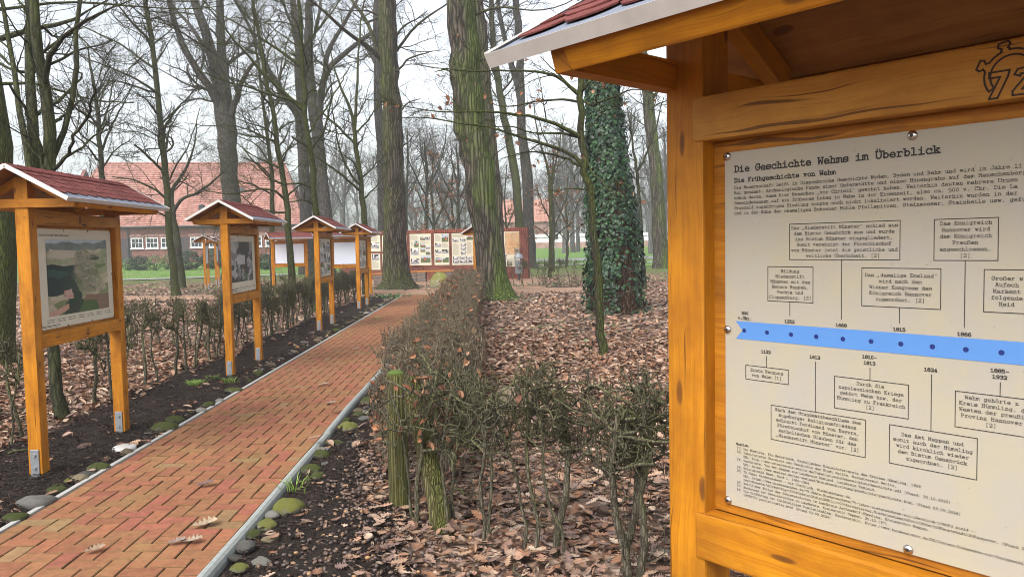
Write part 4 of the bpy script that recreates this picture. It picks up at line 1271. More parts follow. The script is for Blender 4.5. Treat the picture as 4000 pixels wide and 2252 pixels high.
def carve(parent, fn, y=-.0506):
    """burnt outline drawing on the upper rail; fn returns polylines in metres (x, z)"""
    g = Geo(); pl = (Vector((0, y, 0)), Vector((1, 0, 0)), Vector((0, 0, 1)), Vector((0, -1, 0)))
    for w, pts in fn():
        for (a, b), (c, d) in zip(pts, pts[1:]): line(g, a, b, c, d, w * 1.25, pl)
    g.obj('carving', M['brown_ink'], parent)
def stopwatch():
    cx, cz, R = -.0195, 1.781, .0330
    P = []
    arc = lambda r, a0, a1, n=30: [(cx + r * math.cos(math.radians(a0 + (a1 - a0) * k / n)), cz + r * math.sin(math.radians(a0 + (a1 - a0) * k / n))) for k in range(n + 1)]
    P.append((.0022, arc(R - .005, 215, -35)))
    for a0, a1 in ((215, 168), (142, 112), (96, 60), (44, 12), (-12, -35)): P.append((.0022, arc(R + .003, a0, a1, 10)))
    P.append((.0022, [arc(R - .005, 215, 214, 1)[0], arc(R + .003, 215, 214, 1)[0]])); P.append((.0022, [arc(R - .005, -35, -34, 1)[0], arc(R + .003, -35, -34, 1)[0]]))
    for a in (155, 104, 52, 0):
        d = (math.cos(math.radians(a)), math.sin(math.radians(a))); q = (-d[1], d[0])
        f = lambda r, s: (cx + d[0] * r + q[0] * s, cz + d[1] * r + q[1] * s)
        P.append((.0022, [f(R + .003, -.0065), f(R + .0065, -.004), f(R + .0105, -.008), f(R + .0155, -.0065), f(R + .0155, .0065), f(R + .0105, .008), f(R + .0065, .004), f(R + .003, .0065)]))
    s = .0101
    seven = [(-2.9, 2.2), (-.3, 2.2), (-.5, 1.2), (-1.8, -2.3), (-2.9, -2.3), (-1.5, 1.25), (-2.9, 1.25), (-2.9, 2.2)]
    two = [(.3, 1.3), (.7, 2.1), (1.9, 2.3), (2.7, 1.6), (2.6, .6), (1.3, -1.3), (2.7, -1.3), (2.7, -2.2), (.1, -2.2), (.1, -1.5), (1.7, .8), (1.7, 1.3), (1.1, 1.3), (1.0, .9), (.3, 1.3)]
    for q in (seven, two): P.append((.0022, [(cx + a * s, cz - .012 + b * s * .835) for a, b in q]))
    return P
def small_emblem():
    cx, cz = 0.0, 1.789
    P = [(.004, [(cx - .012, cz + .02), (cx + .0, cz + .035), (cx + .014, cz + .02), (cx + .004, cz + .008), (cx - .012, cz + .02)]),
         (.004, [(cx - .016, cz - .005), (cx + .016, cz - .002)]), (.004, [(cx - .008, cz + .01), (cx - .012, cz - .03), (cx - .004, cz - .012), (cx + .006, cz - .03), (cx + .008, cz + .008)]),
         (.006, [(cx + .03, cz - .026), (cx + .085, cz - .026)]), (.006, [(cx + .03, cz - .034), (cx + .085, cz - .034)])]
    return P
def low_emblem():
    cx, cz = 0.03, .950
    a = [(cx + .021 * math.cos(k * math.pi / 10), cz + .033 * math.sin(k * math.pi / 10)) for k in range(21)]
    return [(.003, a), (.004, [(cx - .012, cz + .015), (cx + .008, cz + .018), (cx + .012, cz + .002), (cx - .012, cz + .0)]), (.006, [(cx - .014, cz - .010), (cx + .014, cz - .010)]), (.005, [(cx - .010, cz - .020), (cx + .010, cz - .020)])]

K0 = make_kiosk()
GRP = 'roofed wooden notice kiosks'
tag(K0, 'nearest kiosk, its timeline sheet with blue band filling the right side', group=GRP)
K0.location = (.779, 1.1425, 0); K0.rotation_euler = (0, 0, math.radians(-49.1))
def place(lbl, x, y, rz):
    k = dup(K0)
    k['label'] = lbl; k.location = (x, y, 0); k.rotation_euler = (0, 0, rz)
    return k
FR = math.radians(90 + 1.9)
K1 = place('tall roofed kiosk with colour aerial photograph standing at the left edge', -3.28, 5.785, FR)
K2 = place('second roofed kiosk along the path, with black and white aerial photograph', -3.42, 9.75, FR + .01)
K3 = place('third roofed kiosk along the path, its sheet covered with rows of small photos', -3.56, 14.62, FR)
K4 = place('last roofed kiosk along the path, just left of the first large oak trunk', -3.78, 19.45, FR - .01)
K5 = place('small far kiosk standing among bare trees in front of the barn windows', -11.95, 30.1, math.radians(-74))
K6 = place('farthest kiosk, half hidden behind another kiosk in front of the barn', -13.3, 34.7, math.radians(-74))
K7 = place('kiosk seen from behind, white rear board just right of the second kiosk', -7.9, 27.4, math.radians(180 + 32))
K8 = place('kiosk with white rear board half hidden behind the last two kiosks of the path', -5.1, 24.4, math.radians(180 + 14))
K9 = place('kiosk almost wholly hidden behind the leaning mossy oak trunk, eave showing', -.93, 24.2, math.radians(72))
SCREWED = (K1, K2)
timeline_panel(K0)
carve(K0, stopwatch)
poster_panel(K1, [(.115, .085, .86, .545, 'aerial')], [], ('Luftbild von Wehm (Mitte 1980er-Jahre)', .05, .655, .0098), 4)
g = Geo(); rng_ = np.random.default_rng(9)
for c in range(7):
    for r_ in range(2):
        u = -PW / 2 + .09 + c * .135
        z = PZ + .060 - r_ * .016
        g.quad([(u, -.0143, z), (u + .075 + .03 * rng_.random(), -.0143, z), (u + .1, -.0143, z + .0035), (u, -.0143, z + .0035)])
for r_ in range(2): g.quad([(-PW / 2 + .02, -.0143, PZ + .022 - r_ * .008), (-PW / 2 + .25, -.0143, PZ + .022 - r_ * .008), (-PW / 2 + .25, -.0143, PZ + .025 - r_ * .008), (-PW / 2 + .02, -.0143, PZ + .025 - r_ * .008)])
CAP = g.mesh('caption', M['black'])
link('caption', CAP, KIDS[K1][-1]); carve(K1, small_emblem); carve(K1, low_emblem)
poster_panel(K2, [(.06, .13, .87, .50, 'aerialbw')], [(.03, .02, .4, .025)], ('Luftbild von Wehm', .03, .655, .0098), 5)
link('caption', CAP, KIDS[K2][-1]); carve(K2, low_emblem)
pp = [(.42, .45, .30, .19, 'bw'), (.74, .45, .28, .19, 'bw'), (.05, .33, .33, .19, 'bw'), (.42, .25, .28, .17, 'bw'), (.72, .25, .30, .17, 'bw'), (.05, .17, .34, .15, 'col'), (.42, .04, .26, .17, 'bw'), (.05, .02, .30, .14, 'bw'), (.72, .10, .3, .13, 'col')]
poster_panel(K3, pp, [(.05, .54, .32, .12), (.72, .03, .3, .06)], None, 6)
pp = [(.05, .28, .36, .36, 'bw'), (.60, .32, .4, .22, 'col'), (.05, .05, .34, .2, 'bw'), (.42, .05, .2, .2, 'bw'), (.66, .05, .34, .22, 'bw')]
poster_panel(K4, pp, [(.45, .35, .13, .3), (.6, .58, .4, .07)], None, 7)
for k, sd in ((K5, 31), (K6, 32), (K7, 33), (K8, 34), (K9, 35)):
    poster_panel(k, [(.06, .3, .4, .3, 'bw'), (.55, .08, .4, .3, 'col')], [(.06, .06, .4, .2), (.55, .42, .4, .2)], None, sd)

# ================================================================== EXHIBITION WALL, BENCHES, BIN, BOULDER
WH = 2.28
def wall_part(name, label, a, b, pier):
    a, b = Vector((*a, 0)), Vector((*b, 0))
    ln = (b - a).length
    t = thing(name, label, 'wall', a, math.atan2(b.y - a.y, b.x - a.x))
    g = Geo(); g.box((ln / 2, .18, (WH - .16) / 2), (ln, .36, WH - .16)); g.obj('brickwork', M['wall_brick'], t)
    g = Geo(); g.box((ln / 2, .18, WH - .08), (ln + .04, .42, .16), bev=.008); g.obj('coping', M['coping'], t)
    if pier:
        g = Geo(); g.box((ln - .16, .15, (WH - .16) / 2), (.36, .46, WH - .165)); g.obj('pier', M['wall_brick'], t)
    return t, a, (b - a).normalized(), ln
W1 = wall_part('brick_wall', 'red brick display wall hung with tall cream posters behind the oaks', (-4.02, 35.0), (.72, 34.1), True)
W2 = wall_part('brick_wall', 'left wing of brick display wall carrying small posters in two rows', (-8.2, 36.9), (-4.06, 35.02), False)
def hang(W, px0, px1, py0, py1, pics, texts, label, seed, grp=None):
    t, a, d, ln = W
    def lw(px, py):
        r = ray(px, py); nrm = Vector((-d.y, d.x, 0))
        k = a.dot(nrm) / (r[0] * nrm.x + r[1] * nrm.y)
        p = Vector((r[0] * k, r[1] * k, CAMH + r[2] * k))
        return (p - a).dot(d), p.z
    u0, z1 = lw(px0, py0); u1, z0 = lw(px1, py1)
    w, h = u1 - u0, z1 - z0
    g = poster_geo(w, h, [(x * w, y * h, pw * w, ph * h, k) for x, y, pw, ph, k in pics], [(x * w, y * h, pw * w, ph * h) for x, y, pw, ph in texts], np.random.default_rng(seed), (0, 0, 0), .012, (.60, .56, .43))
    o = g.obj('poster_board', M['print'])
    p = a + d * u0
    nrm = Vector((d.y, -d.x, 0))
    o.location = (p.x + nrm.x * .016, p.y + nrm.y * .016, z0)
    o.rotation_euler = (0, 0, math.atan2(d.y, d.x))
    tag(o, label, 'poster', grp or 'poster boards on the brick walls')
hang(W1, 1953, 2037, 904, 1040, [(.24, .34, .70, .62, 'map'), (.0, .42, .20, .22, 'bw'), (.05, .20, .25, .2, 'bw'), (.68, .36, .28, .16, 'bw')], [(.02, .68, .2, .28), (.35, .03, .5, .2)], 'map poster in brown tones beside the right pier of the brick wall', 1)
hang(W1, 1600, 1686, 914, 1035, [(.2, .58, .22, .20, 'col'), (.5, .80, .23, .10, 'col'), (.74, .80, .22, .10, 'bw'), (.03, .32, .40, .22, 'bw'), (.5, .56, .22, .13, 'col'), (.74, .50, .22, .12, 'bw'), (.5, .42, .22, .13, 'col'), (.74, .33, .22, .12, 'col'), (.03, .03, .40, .18, 'bw'), (.5, .08, .46, .23, 'col')], [(.03, .80, .4, .15), (.05, .6, .12, .15), (.5, .7, .45, .05)], 'tall poster with church photo directly right of the first large oak', 2)
hang(W1, 1695, 1756, 912, 1034, [(.52, .73, .45, .25, 'col'), (.06, .57, .42, .13, 'bw'), (.06, .36, .42, .13, 'bw'), (.52, .36, .44, .13, 'bw'), (.06, .08, .42, .16, 'col'), (.54, .08, .42, .16, 'col')], [(.06, .75, .42, .2), (.52, .55, .44, .13), (.06, .27, .3, .05)], 'narrow poster with church photo in its upper right corner, centre of wall', 3)
hang(W1, 1764, 1884, 911, 1033, [(.03, .72, .2, .12, 'bw'), (.27, .72, .2, .12, 'bw'), (.50, .78, .3, .16, 'col'), (.3, .57, .17, .10, 'bw'), (.3, .45, .17, .10, 'bw'), (.3, .32, .17, .10, 'bw'), (.7, .6, .28, .12, 'bw'), (.7, .46, .28, .12, 'col'), (.03, .16, .2, .11, 'bw'), (.25, .16, .2, .11, 'bw'), (.47, .16, .2, .11, 'bw'), (.69, .16, .2, .11, 'bw'), (.03, .04, .2, .11, 'bw'), (.25, .04, .2, .11, 'bw'), (.47, .04, .2, .11, 'bw'), (.69, .04, .2, .11, 'bw')], [(.03, .87, .4, .09), (.03, .32, .22, .34), (.5, .35, .18, .36)], 'wide poster with eight small photos along its foot, beside the leaning oak', 4)
n = 0
for r_, (ya, yb) in enumerate(((919, 982), (991, 1053))):
    for c, (xa, xb) in enumerate(((1440, 1487), (1493, 1536), (1542, 1590))):
        n += 1
        lab = [['upper small poster seen right of the last kiosk', 'upper small poster partly behind the first large oak', 'upper small poster hidden by the first large oak'], ['lower small poster with crowd photo, right of the last kiosk', 'lower small poster partly behind the first large oak', 'lower small poster hidden by the first large oak']][r_][c]
        hang(W2, xa, xb, ya, yb, [(.15, .18, .75, .36, 'bw')] if r_ == 0 else [(.3, .58, .6, .38, 'bw')], [(.1, .62, .8, .3)] if r_ == 0 else [(.3, .08, .62, .42), (.04, .1, .2, .7)], lab, 40 + n)

M['bench_wood'] = wood_mat('bench_plank', (0.50, 0.21, 0.05), (0.42, 0.16, 0.035), (0.28, 0.10, 0.02))
M['block'] = plain('split_stone_block', (0.17, 0.135, 0.115), 0.95, 0, 0.4, 9, 0.5)
def bench(px0, px1, Y, zs, supports, label):
    a, b = at(px0, 1055, Y), at(px1, 1055, Y)
    t = thing('bench', label, 'bench', ((a[0] + b[0]) / 2, Y, 0.012), math.radians(-2), 'plank benches by the brick wall')
    g = Geo(); g.box((0, 0, zs - .03), (b[0] - a[0], .42, .06), bev=.008); g.obj('seat', M['bench_wood'], t)
    for s in supports:
        x = at(s, 1090, Y)[0] - (a[0] + b[0]) / 2
        g = Geo()
        for k in range(3): g.box((x + random.uniform(-.015, .015), 0, (zs - .062) * (k + .5) / 3), (.40, .40, (zs - .062) / 3 - .006), Matrix.Rotation(random.uniform(-.05, .05), 3, 'Z'), .02)
        g.obj('stone_support', M['block'], t)
bench(1452, 1556, 31.2, .47, (1481, 1540), 'plank bench on stone blocks just left of the first large oak')
bench(1562, 1626, 33.2, .46, (1612,), 'short bench plank showing at the right edge of the first large oak')
bench(1629, 1778, 33.2, .48, (1647, 1762), 'long plank bench on stone blocks below the tall cream posters')

def litter_bin():
    p = gnd(2027, 1092)
    t = thing('litter_bin', 'ribbed silver litter bin with domed lid before the brick wall end', 'bin', (p[0], 33.0, 0.01))
    g = Geo(); n = 24
    for k in range(n):
        a = 2 * math.pi * k / n
        g.box((.165 * math.cos(a), .165 * math.sin(a), .56), (.034, .010, .56), Matrix.Rotation(a + math.pi / 2, 3, 'Z'))
    g.lathe([(.155, .30), (.155, .83)], n); g.lathe([(.0, .30), (.17, .30), (.17, .27), (.0, .27)], n)
    g.obj('body', M['steel'], t)
    g = Geo(); g.lathe([(.19, .93), (.195, .96), (.17, 1.05), (.11, 1.13), (.03, 1.17), (.0, 1.175)], 20)
    for a in (.5, 2.6, 4.7): g.cyl((.15 * math.cos(a), .15 * math.sin(a), .82), (.15 * math.cos(a), .15 * math.sin(a), .97), .012, n=6)
    g.obj('lid', M['steel'], t)
    g = Geo(); g.cyl((0, 0, 0), (0, 0, .28), .045, n=10); g.cyl((0, 0, 0), (0, 0, .02), .12, n=14); g.obj('stand', M['dark_metal'], t)
litter_bin()

# ================================================================== TREES
def bumpy(V, n_strokes, n, sides, rng, amp):
    """ribs and swellings round thick stems"""
    A = V.reshape(n_strokes, n, sides, 3)
    c = A.mean(2, keepdims=True)
    th = np.arange(sides) * 2 * np.pi / sides
    f = np.zeros((n_strokes, n, sides))
    z = np.linspace(0, 1, n)[None, :, None]
    for k in (2, 3, 5, 7):
        ph = rng.uniform(0, 6.28, (n_strokes, 1, 1)); q = rng.uniform(-4, 4, (n_strokes, 1, 1))
        f += np.sin(k * th[None, None, :] + ph + q * z) / k
    f += rng.normal(0, 0.12, f.shape)
    return (c + (A - c) * (1 + amp * f[..., None])).reshape(-1, 3)

def leaf_template(kind):
    if kind == 'oak':
        prof = [.012, .02, .09, .20, .09, .28, .11, .35, .14, .33, .13, .20, .02]
        n = len(prof)
        v = []
        for i in range(n):
            x = -0.5 + i / (n - 1)
            v += [(x, -prof[i], 0.20 * prof[i]), (x, 0, 0), (x, prof[i], 0.20 * prof[i])]
        v = np.array(v); v[:, 2] += 0.35 * v[:, 0] ** 2
        f = []
        for i in range(n - 1):
            a = 3 * i
            f += [(a, a + 1, a + 4, a + 3), (a + 1, a + 2, a + 5, a + 4)]
        return v, np.array(f)
    if kind == 'oval':
        prof = [.0, .24, .30, .20, .0]
        v = []
        for i, p in enumerate(prof):
            x = -0.5 + i / 4
            v += [(x, -p, .10 + p * .3), (x, 0, 0), (x, p, .10 + p * .3)]
        v = np.array(v); v[:, 2] += 0.25 * v[:, 0]
        f = []
        for i in range(4):
            a = 3 * i
            f += [(a, a + 1, a + 4, a + 3), (a + 1, a + 2, a + 5, a + 4)]
        return v, np.array(f)
    if kind == 'ivy':
        v = np.array([(0, 0, 0), (-.42, .18, -.06), (-.30, -.28, -.08), (0, -.60, -.16), (.30, -.28, -.08), (.42, .18, -.06), (0, .26, .02)])
        return v, np.array([(0, 6, 1, 2), (0, 2, 3, 4), (0, 4, 5, 6)])
    v = np.array([(-.5, 0, .06), (0, -.27, .02), (.5, 0, .10), (0, .27, .05)])
    return v, np.array([(0, 1, 2, 3)])
DRY = np.array([(.30, .17, .105), (.34, .22, .145), (.21, .105, .062), (.42, .31, .225), (.12, .065, .045), (.31, .18, .125), (.24, .115, .06), (.36, .245, .175), (.18, .115, .095), (.25, .16, .115)])
RUST = np.array([(.25, .105, .05), (.30, .14, .07), (.20, .08, .042), (.34, .19, .11), (.16, .07, .045)])

def tips_leaves(rng, P, n, size, pal, kind='oval', hang=1.0):
    """dead leaves clinging to the strokes P"""
    tv, tf = leaf_template(kind)
    m = len(P)
    i = rng.integers(0, m, n); j = rng.integers(max(1, P.shape[1] // 2), P.shape[1], n)
    pos = P[i, j] + rng.normal(0, .012, (n, 3)) - np.array([0, 0, size * .4])
    tilt = rng.uniform(.7, 1.6, n) * hang
    V, F, C = scatter(tv, tf, pos, rng.uniform(0, 6.28, n), tilt, rng.uniform(.7, 1.25, n) * size, pal[rng.integers(0, len(pal), n)] * rng.uniform(.8, 1.2, (n, 1)))
    return V, F, C

def crown(rng, P, R, cfg, keep=False):
    """three orders of branching from main limbs P,R (m,n,..): returns mesh soup and stroke arrays"""
    ln = np.linalg.norm(np.diff(P, axis=1), axis=2).sum(1)
    c2 = np.maximum(1, (ln * cfg.get('d2', 1.6))).astype(int)
    n2 = cfg.get('n2', 9)
    base = cfg.get('l2', 2.2)
    P2, R2 = grow(rng, P, R, c2, cfg.get('t0', .25), .98, (base * .45, base * 1.15), cfg.get('a2', (35, 75)), n2, cfg.get('w2', .16), cfg.get('up', .03), .42, lens=np.ones(len(P)))
    R2 = np.maximum(R2, .0035)
    P3, R3 = grow(rng, P2, R2, cfg.get('c3', 7), .12, .98, (.28, .62), (28, 65), 7, .17, cfg.get('up3', .02), .6)
    R3 = np.maximum(R3, cfg.get('r3', .0030))
    P4, R4 = grow(rng, P3, R3, cfg.get('c4', 6), .10, 1.0, (.25, .65), (25, 70), 5, .20, cfg.get('up3', .02), .7, minlen=.10)
    R4 = np.maximum(R4, cfg.get('r4', .0020))
    parts = [tubes(P2, R2, 5), tubes(P3, R3, 4), tubes(P4, R4, 3)]
    return parts, (P2, P3, P4)

def tree(name, label, Y, limbs, mt, cfg=None, cat='tree', top=13.0, seed=0, group=None, sides=14, amp=.05, twig=None, leaves=0, leafsize=.08, trunk_n=26, lean=0.0):
    rng = np.random.default_rng(seed + 100)
    cfg = cfg or {}
    world = []
    for li, L_ in enumerate(limbs):
        pts, dep = (L_ if isinstance(L_, tuple) else (L_, None))
        if dep is None: dep = 0.0 if li == 0 else rng.uniform(-1, 1) * 1.2
        W, Rr = [], []
        for k, (x, y, w) in enumerate(pts):
            yy = Y + dep * (k / (len(pts) - 1)) ** 1.3
            W.append(at(x, y, yy)); Rr.append(w / 2 * yy / 3000)
        W, Rr = np.array(W), np.array(Rr)
        if li == 0:
            zb = float(zg(Y)) - .08
            if W[0, 2] > zb: W = np.vstack([W[0] + (W[0] - W[1]) * 0 + np.array([0, 0, zb - W[0, 2]]), W]); Rr = np.concatenate([[Rr[0] * 1.18], Rr])
            else: W[0, 2] = zb
        if pts[-1][1] < 80:
            d = W[-1] - W[-2]; d /= np.linalg.norm(d) + 1e-9
            ext = (max(1.5, top - W[-1, 2]) if li == 0 else 2.6 + rng.random() * 1.4)
            add, r = [], Rr[-1]
            p = W[-1]
            for k in range(5):
                d = d + rng.normal(0, .10, 3); d[2] += .10; d /= np.linalg.norm(d)
                p = p + d * ext / 5; add.append(p); 
            W = np.vstack([W, add]); Rr = np.concatenate([Rr, np.linspace(r * .9, r * .22, 5)])
        world.append((W, Rr))
    base = world[0][0][0].copy(); base[2] = float(zg(Y))
    t = thing(name, label, cat, tuple(base), group=group)
    main, rest = [], []
    n = trunk_n
    for li, (W, Rr) in enumerate(world):
        p, r, ln = resample(W, Rr, n if li == 0 else 16)
        p = p + np.concatenate([np.zeros((1, 3)), rng.normal(0, .012 + .05 * r[1:, None], (len(p) - 1, 3)) * np.array([1, 1, .2])])
        (main if li == 0 else rest).append((p - base, r))
    parts = []
    P, R = np.array([main[0][0]]), np.array([main[0][1]])
    V, F = tubes(P, R, sides)
    if amp: V = bumpy(V, 1, n, sides, rng, amp)
    parts.append((V, F))
    if rest:
        PL, RL = np.array([a for a, b in rest]), np.array([b for a, b in rest])
        V, F = tubes(PL, RL, 9); V = bumpy(V, len(rest), 16, 9, rng, .04)
        parts.append((V, F))
    V, F = soup(parts)
    link('trunk', np_mesh('trunk', V, F, M[mt], smooth=True), t)
    # twigs: trunk only above t0, limbs all along
    ps, rs = [], []
    i0 = int(cfg.get('trunk_from', .5) * n)
    a, b, _ = resample(main[0][0][i0:], main[0][1][i0:], 16)
    ps.append(a); rs.append(b)
    for a, b in rest: ps.append(a); rs.append(b)
    cp, arr = crown(rng, np.array(ps), np.array(rs), cfg)
    V, F = soup(cp)
    link('crown', np_mesh('crown', V, F, M[twig or 'twig'], smooth=True), t)
    if leaves:
        V, F, C = tips_leaves(rng, arr[1], leaves, leafsize, RUST)
        link('dead_leaves', np_mesh('dead_leaves', V, F, M['leaf'], C), t)
    return t, main[0], base

# --- the two big oaks
tree('oak_tree', 'large straight oak with ridged bark between the kiosk row and the brick wall', 28.2,
     [[(1553, 1127, 158), (1551, 1096, 122), (1548, 1050, 104), (1545, 950, 89), (1542, 800, 84), (1541, 640, 77), (1537, 552, 80), (1529, 386, 72), (1519, 165, 68), (1513, 0, 66)],
      ([(1500, 240, 22), (1470, 205, 20), (1441, 177, 17), (1386, 149, 15), (1331, 116, 13), (1265, 33, 11), (1210, 0, 9)], -2.0), ([(1490, 236, 20), (1469, 204, 17), (1458, 127, 15), (1408, 44, 13), (1375, 0, 11)], 1.5),
      ([(1530, 240, 12), (1590, 130, 10), (1660, 70, 8), (1738, 22, 6)], 1.0), ([(1530, 300, 10), (1600, 225, 7), (1690, 200, 4)], -1.5), ([(1533, 480, 8), (1585, 405, 6), (1640, 385, 3)], -1.0), ([(1530, 600, 9), (1590, 560, 5), (1622, 520, 3)], -1.0)],
     'oak', dict(trunk_from=.45, d2=2.2, l2=2.0, t0=.05), top=17, seed=1, sides=30, amp=.045, trunk_n=44)
tree('oak_tree', 'large leaning mossy oak with burls at the far end of the clipped hedge', 21.6,
     [[(1937, 1180, 168), (1929, 1140, 134), (1919, 1078, 118), (1906, 960, 108), (1898, 905, 106), (1889, 836, 112), (1877, 720, 121), (1858, 600, 124), (1840, 497, 126), (1824, 276, 122), (1798, 0, 112)],
      ([(1850, 60, 14), (1890, 40, 11), (1960, 20, 8), (2050, 45, 5)], -1.5), ([(1870, 240, 10), (1930, 215, 7), (1985, 225, 4)], -1.5), ([(1790, 300, 8), (1740, 270, 6), (1700, 280, 3)], -1.0), ([(1905, 640, 7), (1950, 590, 4), (1980, 570, 3)], -.6)],
     'oak_mossy', dict(trunk_from=.30, d2=2.6, l2=1.1, t0=.0), top=15, seed=2, sides=32, amp=.06, trunk_n=44)
tree('oak_tree', 'grey oak trunk close behind the leaning mossy oak', 31.0,
     [[(1950, 1060, 52), (1938, 760, 48), (1926, 634, 46), (1912, 497, 46), (1890, 220, 42), (1866, 0, 38)]], 'oak', dict(trunk_from=.55, d2=1.5), top=15, seed=3, amp=.04)

# --- forked grey oaks in the middle distance
tree('grey_oak', 'massive grey oak forking high above the barn roof', 40.0,
     [[(906, 1091, 78), (905, 783, 68), (895, 672, 64), (889, 560, 72), (884, 480, 78), (872, 400, 62), (855, 320, 50), (840, 270, 44), (824, 171, 38), (788, 93, 34), (755, 0, 30)],
      ([(880, 470, 44), (862, 420, 36), (848, 403, 34), (807, 310, 30), (734, 233, 26), (703, 155, 23), (677, 78, 20), (657, 16, 18)], -2.0), ([(889, 440, 40), (880, 310, 36), (864, 181, 33), (858, 0, 28)], 2.0),
      ([(900, 480, 30), (908, 430, 24), (931, 362, 22), (957, 290, 17), (985, 250, 13), (1040, 215, 9)], -2.5), ([(800, 190, 16), (765, 124, 14), (690, 45, 11), (660, 0, 9)], 2.0), ([(886, 250, 16), (930, 220, 12), (975, 185, 9), (1010, 130, 6)], -2)],
     'grey', dict(trunk_from=.45, d2=1.9, l2=2.6, t0=.1, c3=8), top=17, seed=4, amp=.04)
tree('grey_oak', 'left grey oak of the close pair behind the third kiosk, leaning limb to its left', 45.0,
     [[(1199, 1036, 62), (1199, 856, 47), (1190, 700, 44), (1178, 593, 40), (1176, 500, 38), (1171, 331, 32), (1160, 138, 27), (1143, 0, 24)],
      ([(1176, 470, 30), (1150, 440, 27), (1110, 375, 24), (1055, 292, 20), (1010, 190, 16), (960, 70, 12)], -2.0), ([(1168, 300, 18), (1200, 210, 14), (1235, 120, 11), (1250, 20, 8)], 2.0)],
     'grey', dict(trunk_from=.5, d2=1.8, l2=2.6, t0=.1, c3=8), top=18, seed=5, amp=.04)
tree('grey_oak', 'right grey oak of the close pair behind the third kiosk, forking wide', 42.0,
     [[(1280, 1060, 60), (1271, 841, 52), (1258, 720, 46), (1250, 629, 44), (1237, 505, 50), (1222, 400, 44), (1212, 330, 36), (1204, 193, 33), (1208, 0, 28)],
      ([(1240, 480, 34), (1252, 365, 28), (1277, 270, 24), (1331, 221, 20), (1408, 160, 16), (1469, 116, 12)], -1.5), ([(1250, 380, 22), (1270, 303, 20), (1276, 193, 18), (1320, 132, 15), (1381, 28, 12)], 1.5), ([(1210, 250, 18), (1170, 150, 14), (1120, 60, 10)], -1.5)],
     'grey', dict(trunk_from=.5, d2=1.9, l2=2.5, t0=.1, c3=8), top=18, seed=6, amp=.04)
tree('grey_oak', 'slim grey trunk standing right behind the large straight oak', 46.0,
     [[(1494, 1030, 36), (1491, 885, 31), (1488, 593, 31), (1478, 441, 33), (1473, 200, 31), (1472, 0, 28)], ([(1474, 260, 16), (1440, 200, 12), (1395, 150, 8)], 1.0)],
     'grey', dict(trunk_from=.5, d2=1.6, l2=2.2), top=17, seed=7, amp=.04)
tree('grey_oak', 'mossy forked tree left of the dark trunk near the right end of the brick wall', 44.0,
     [[(2036, 1040, 40), (2028, 857, 33), (2010, 664, 34), (1983, 526, 30), (1957, 388, 28), (1948, 330, 26), (1931, 213, 23), (1923, 111, 21), (1918, 0, 19)], ([(1952, 330, 20), (1925, 262, 18), (1905, 230, 17), (1884, 180, 14), (1860, 110, 10)], -1)],
     'mossy', dict(trunk_from=.4, d2=1.8, l2=2.70, c3=8), top=15, seed=8, amp=.04)
tree('grey_oak', 'dark forked trunk rising behind the right end of the brick wall', 48.0,
     [[(2070, 1045, 50), (2066, 871, 42), (2062, 698, 44), (2052, 620, 40), (2041, 560, 37), (2034, 422, 33), (2034, 330, 30), (2033, 213, 29), (2021, 85, 28), (2017, 0, 26)],
      ([(2034, 410, 24), (2020, 330, 22), (1999, 265, 20), (1978, 179, 19), (1953, 77, 17), (1944, 0, 14)], -1)],
     'grey', dict(trunk_from=.4, d2=1.8, l2=2.2, c3=8), top=16, seed=9, amp=.04)
tree('grey_oak', 'thick mossy trunk beside the post of the nearest kiosk', 44.0,
     [[(2585, 1050, 70), (2581, 1000, 60), (2575, 871, 54), (2560, 664, 48), (2528, 360, 42), (2502, 150, 36), (2480, -50, 30)], ([(2535, 400, 14), (2580, 340, 10), (2620, 300, 7)], 1.0)],
     'oak_mossy', dict(trunk_from=.3, d2=1.6, l2=2.0), top=15, seed=10, amp=.04)

# --- slender mossy trees on the left
tree('mossy_tree', 'thick mossy trunk cut off by the left edge of the photo', 10.5,
     [[(-2, 1490, 130), (0, 1300, 112), (-2, 900, 112), (-8, 640, 116), (-18, 480, 84), (-26, 330, 66), (-50, 150, 54), (-70, 0, 46)],
      ([(-24, 160, 24), (0, 129, 22), (100, 121, 20), (200, 109, 17), (270, 92, 14), (306, 78, 11), (350, 40, 6)], -.8), ([(-10, 330, 14), (60, 322, 12), (155, 331, 10), (262, 362, 8), (362, 393, 6), (520, 400, 4)], .9), ([(-20, 40, 12), (140, 12, 10), (340, 8, 8), (520, 20, 6), (640, 40, 4)], .8), ([(-12, 200, 10), (60, 270, 8), (130, 320, 5), (190, 420, 3)], -.6)],
     'mossy', dict(trunk_from=.5, d2=3.0, l2=1.76, t0=.2, c3=7, c4=5), top=11, seed=11, amp=.05)
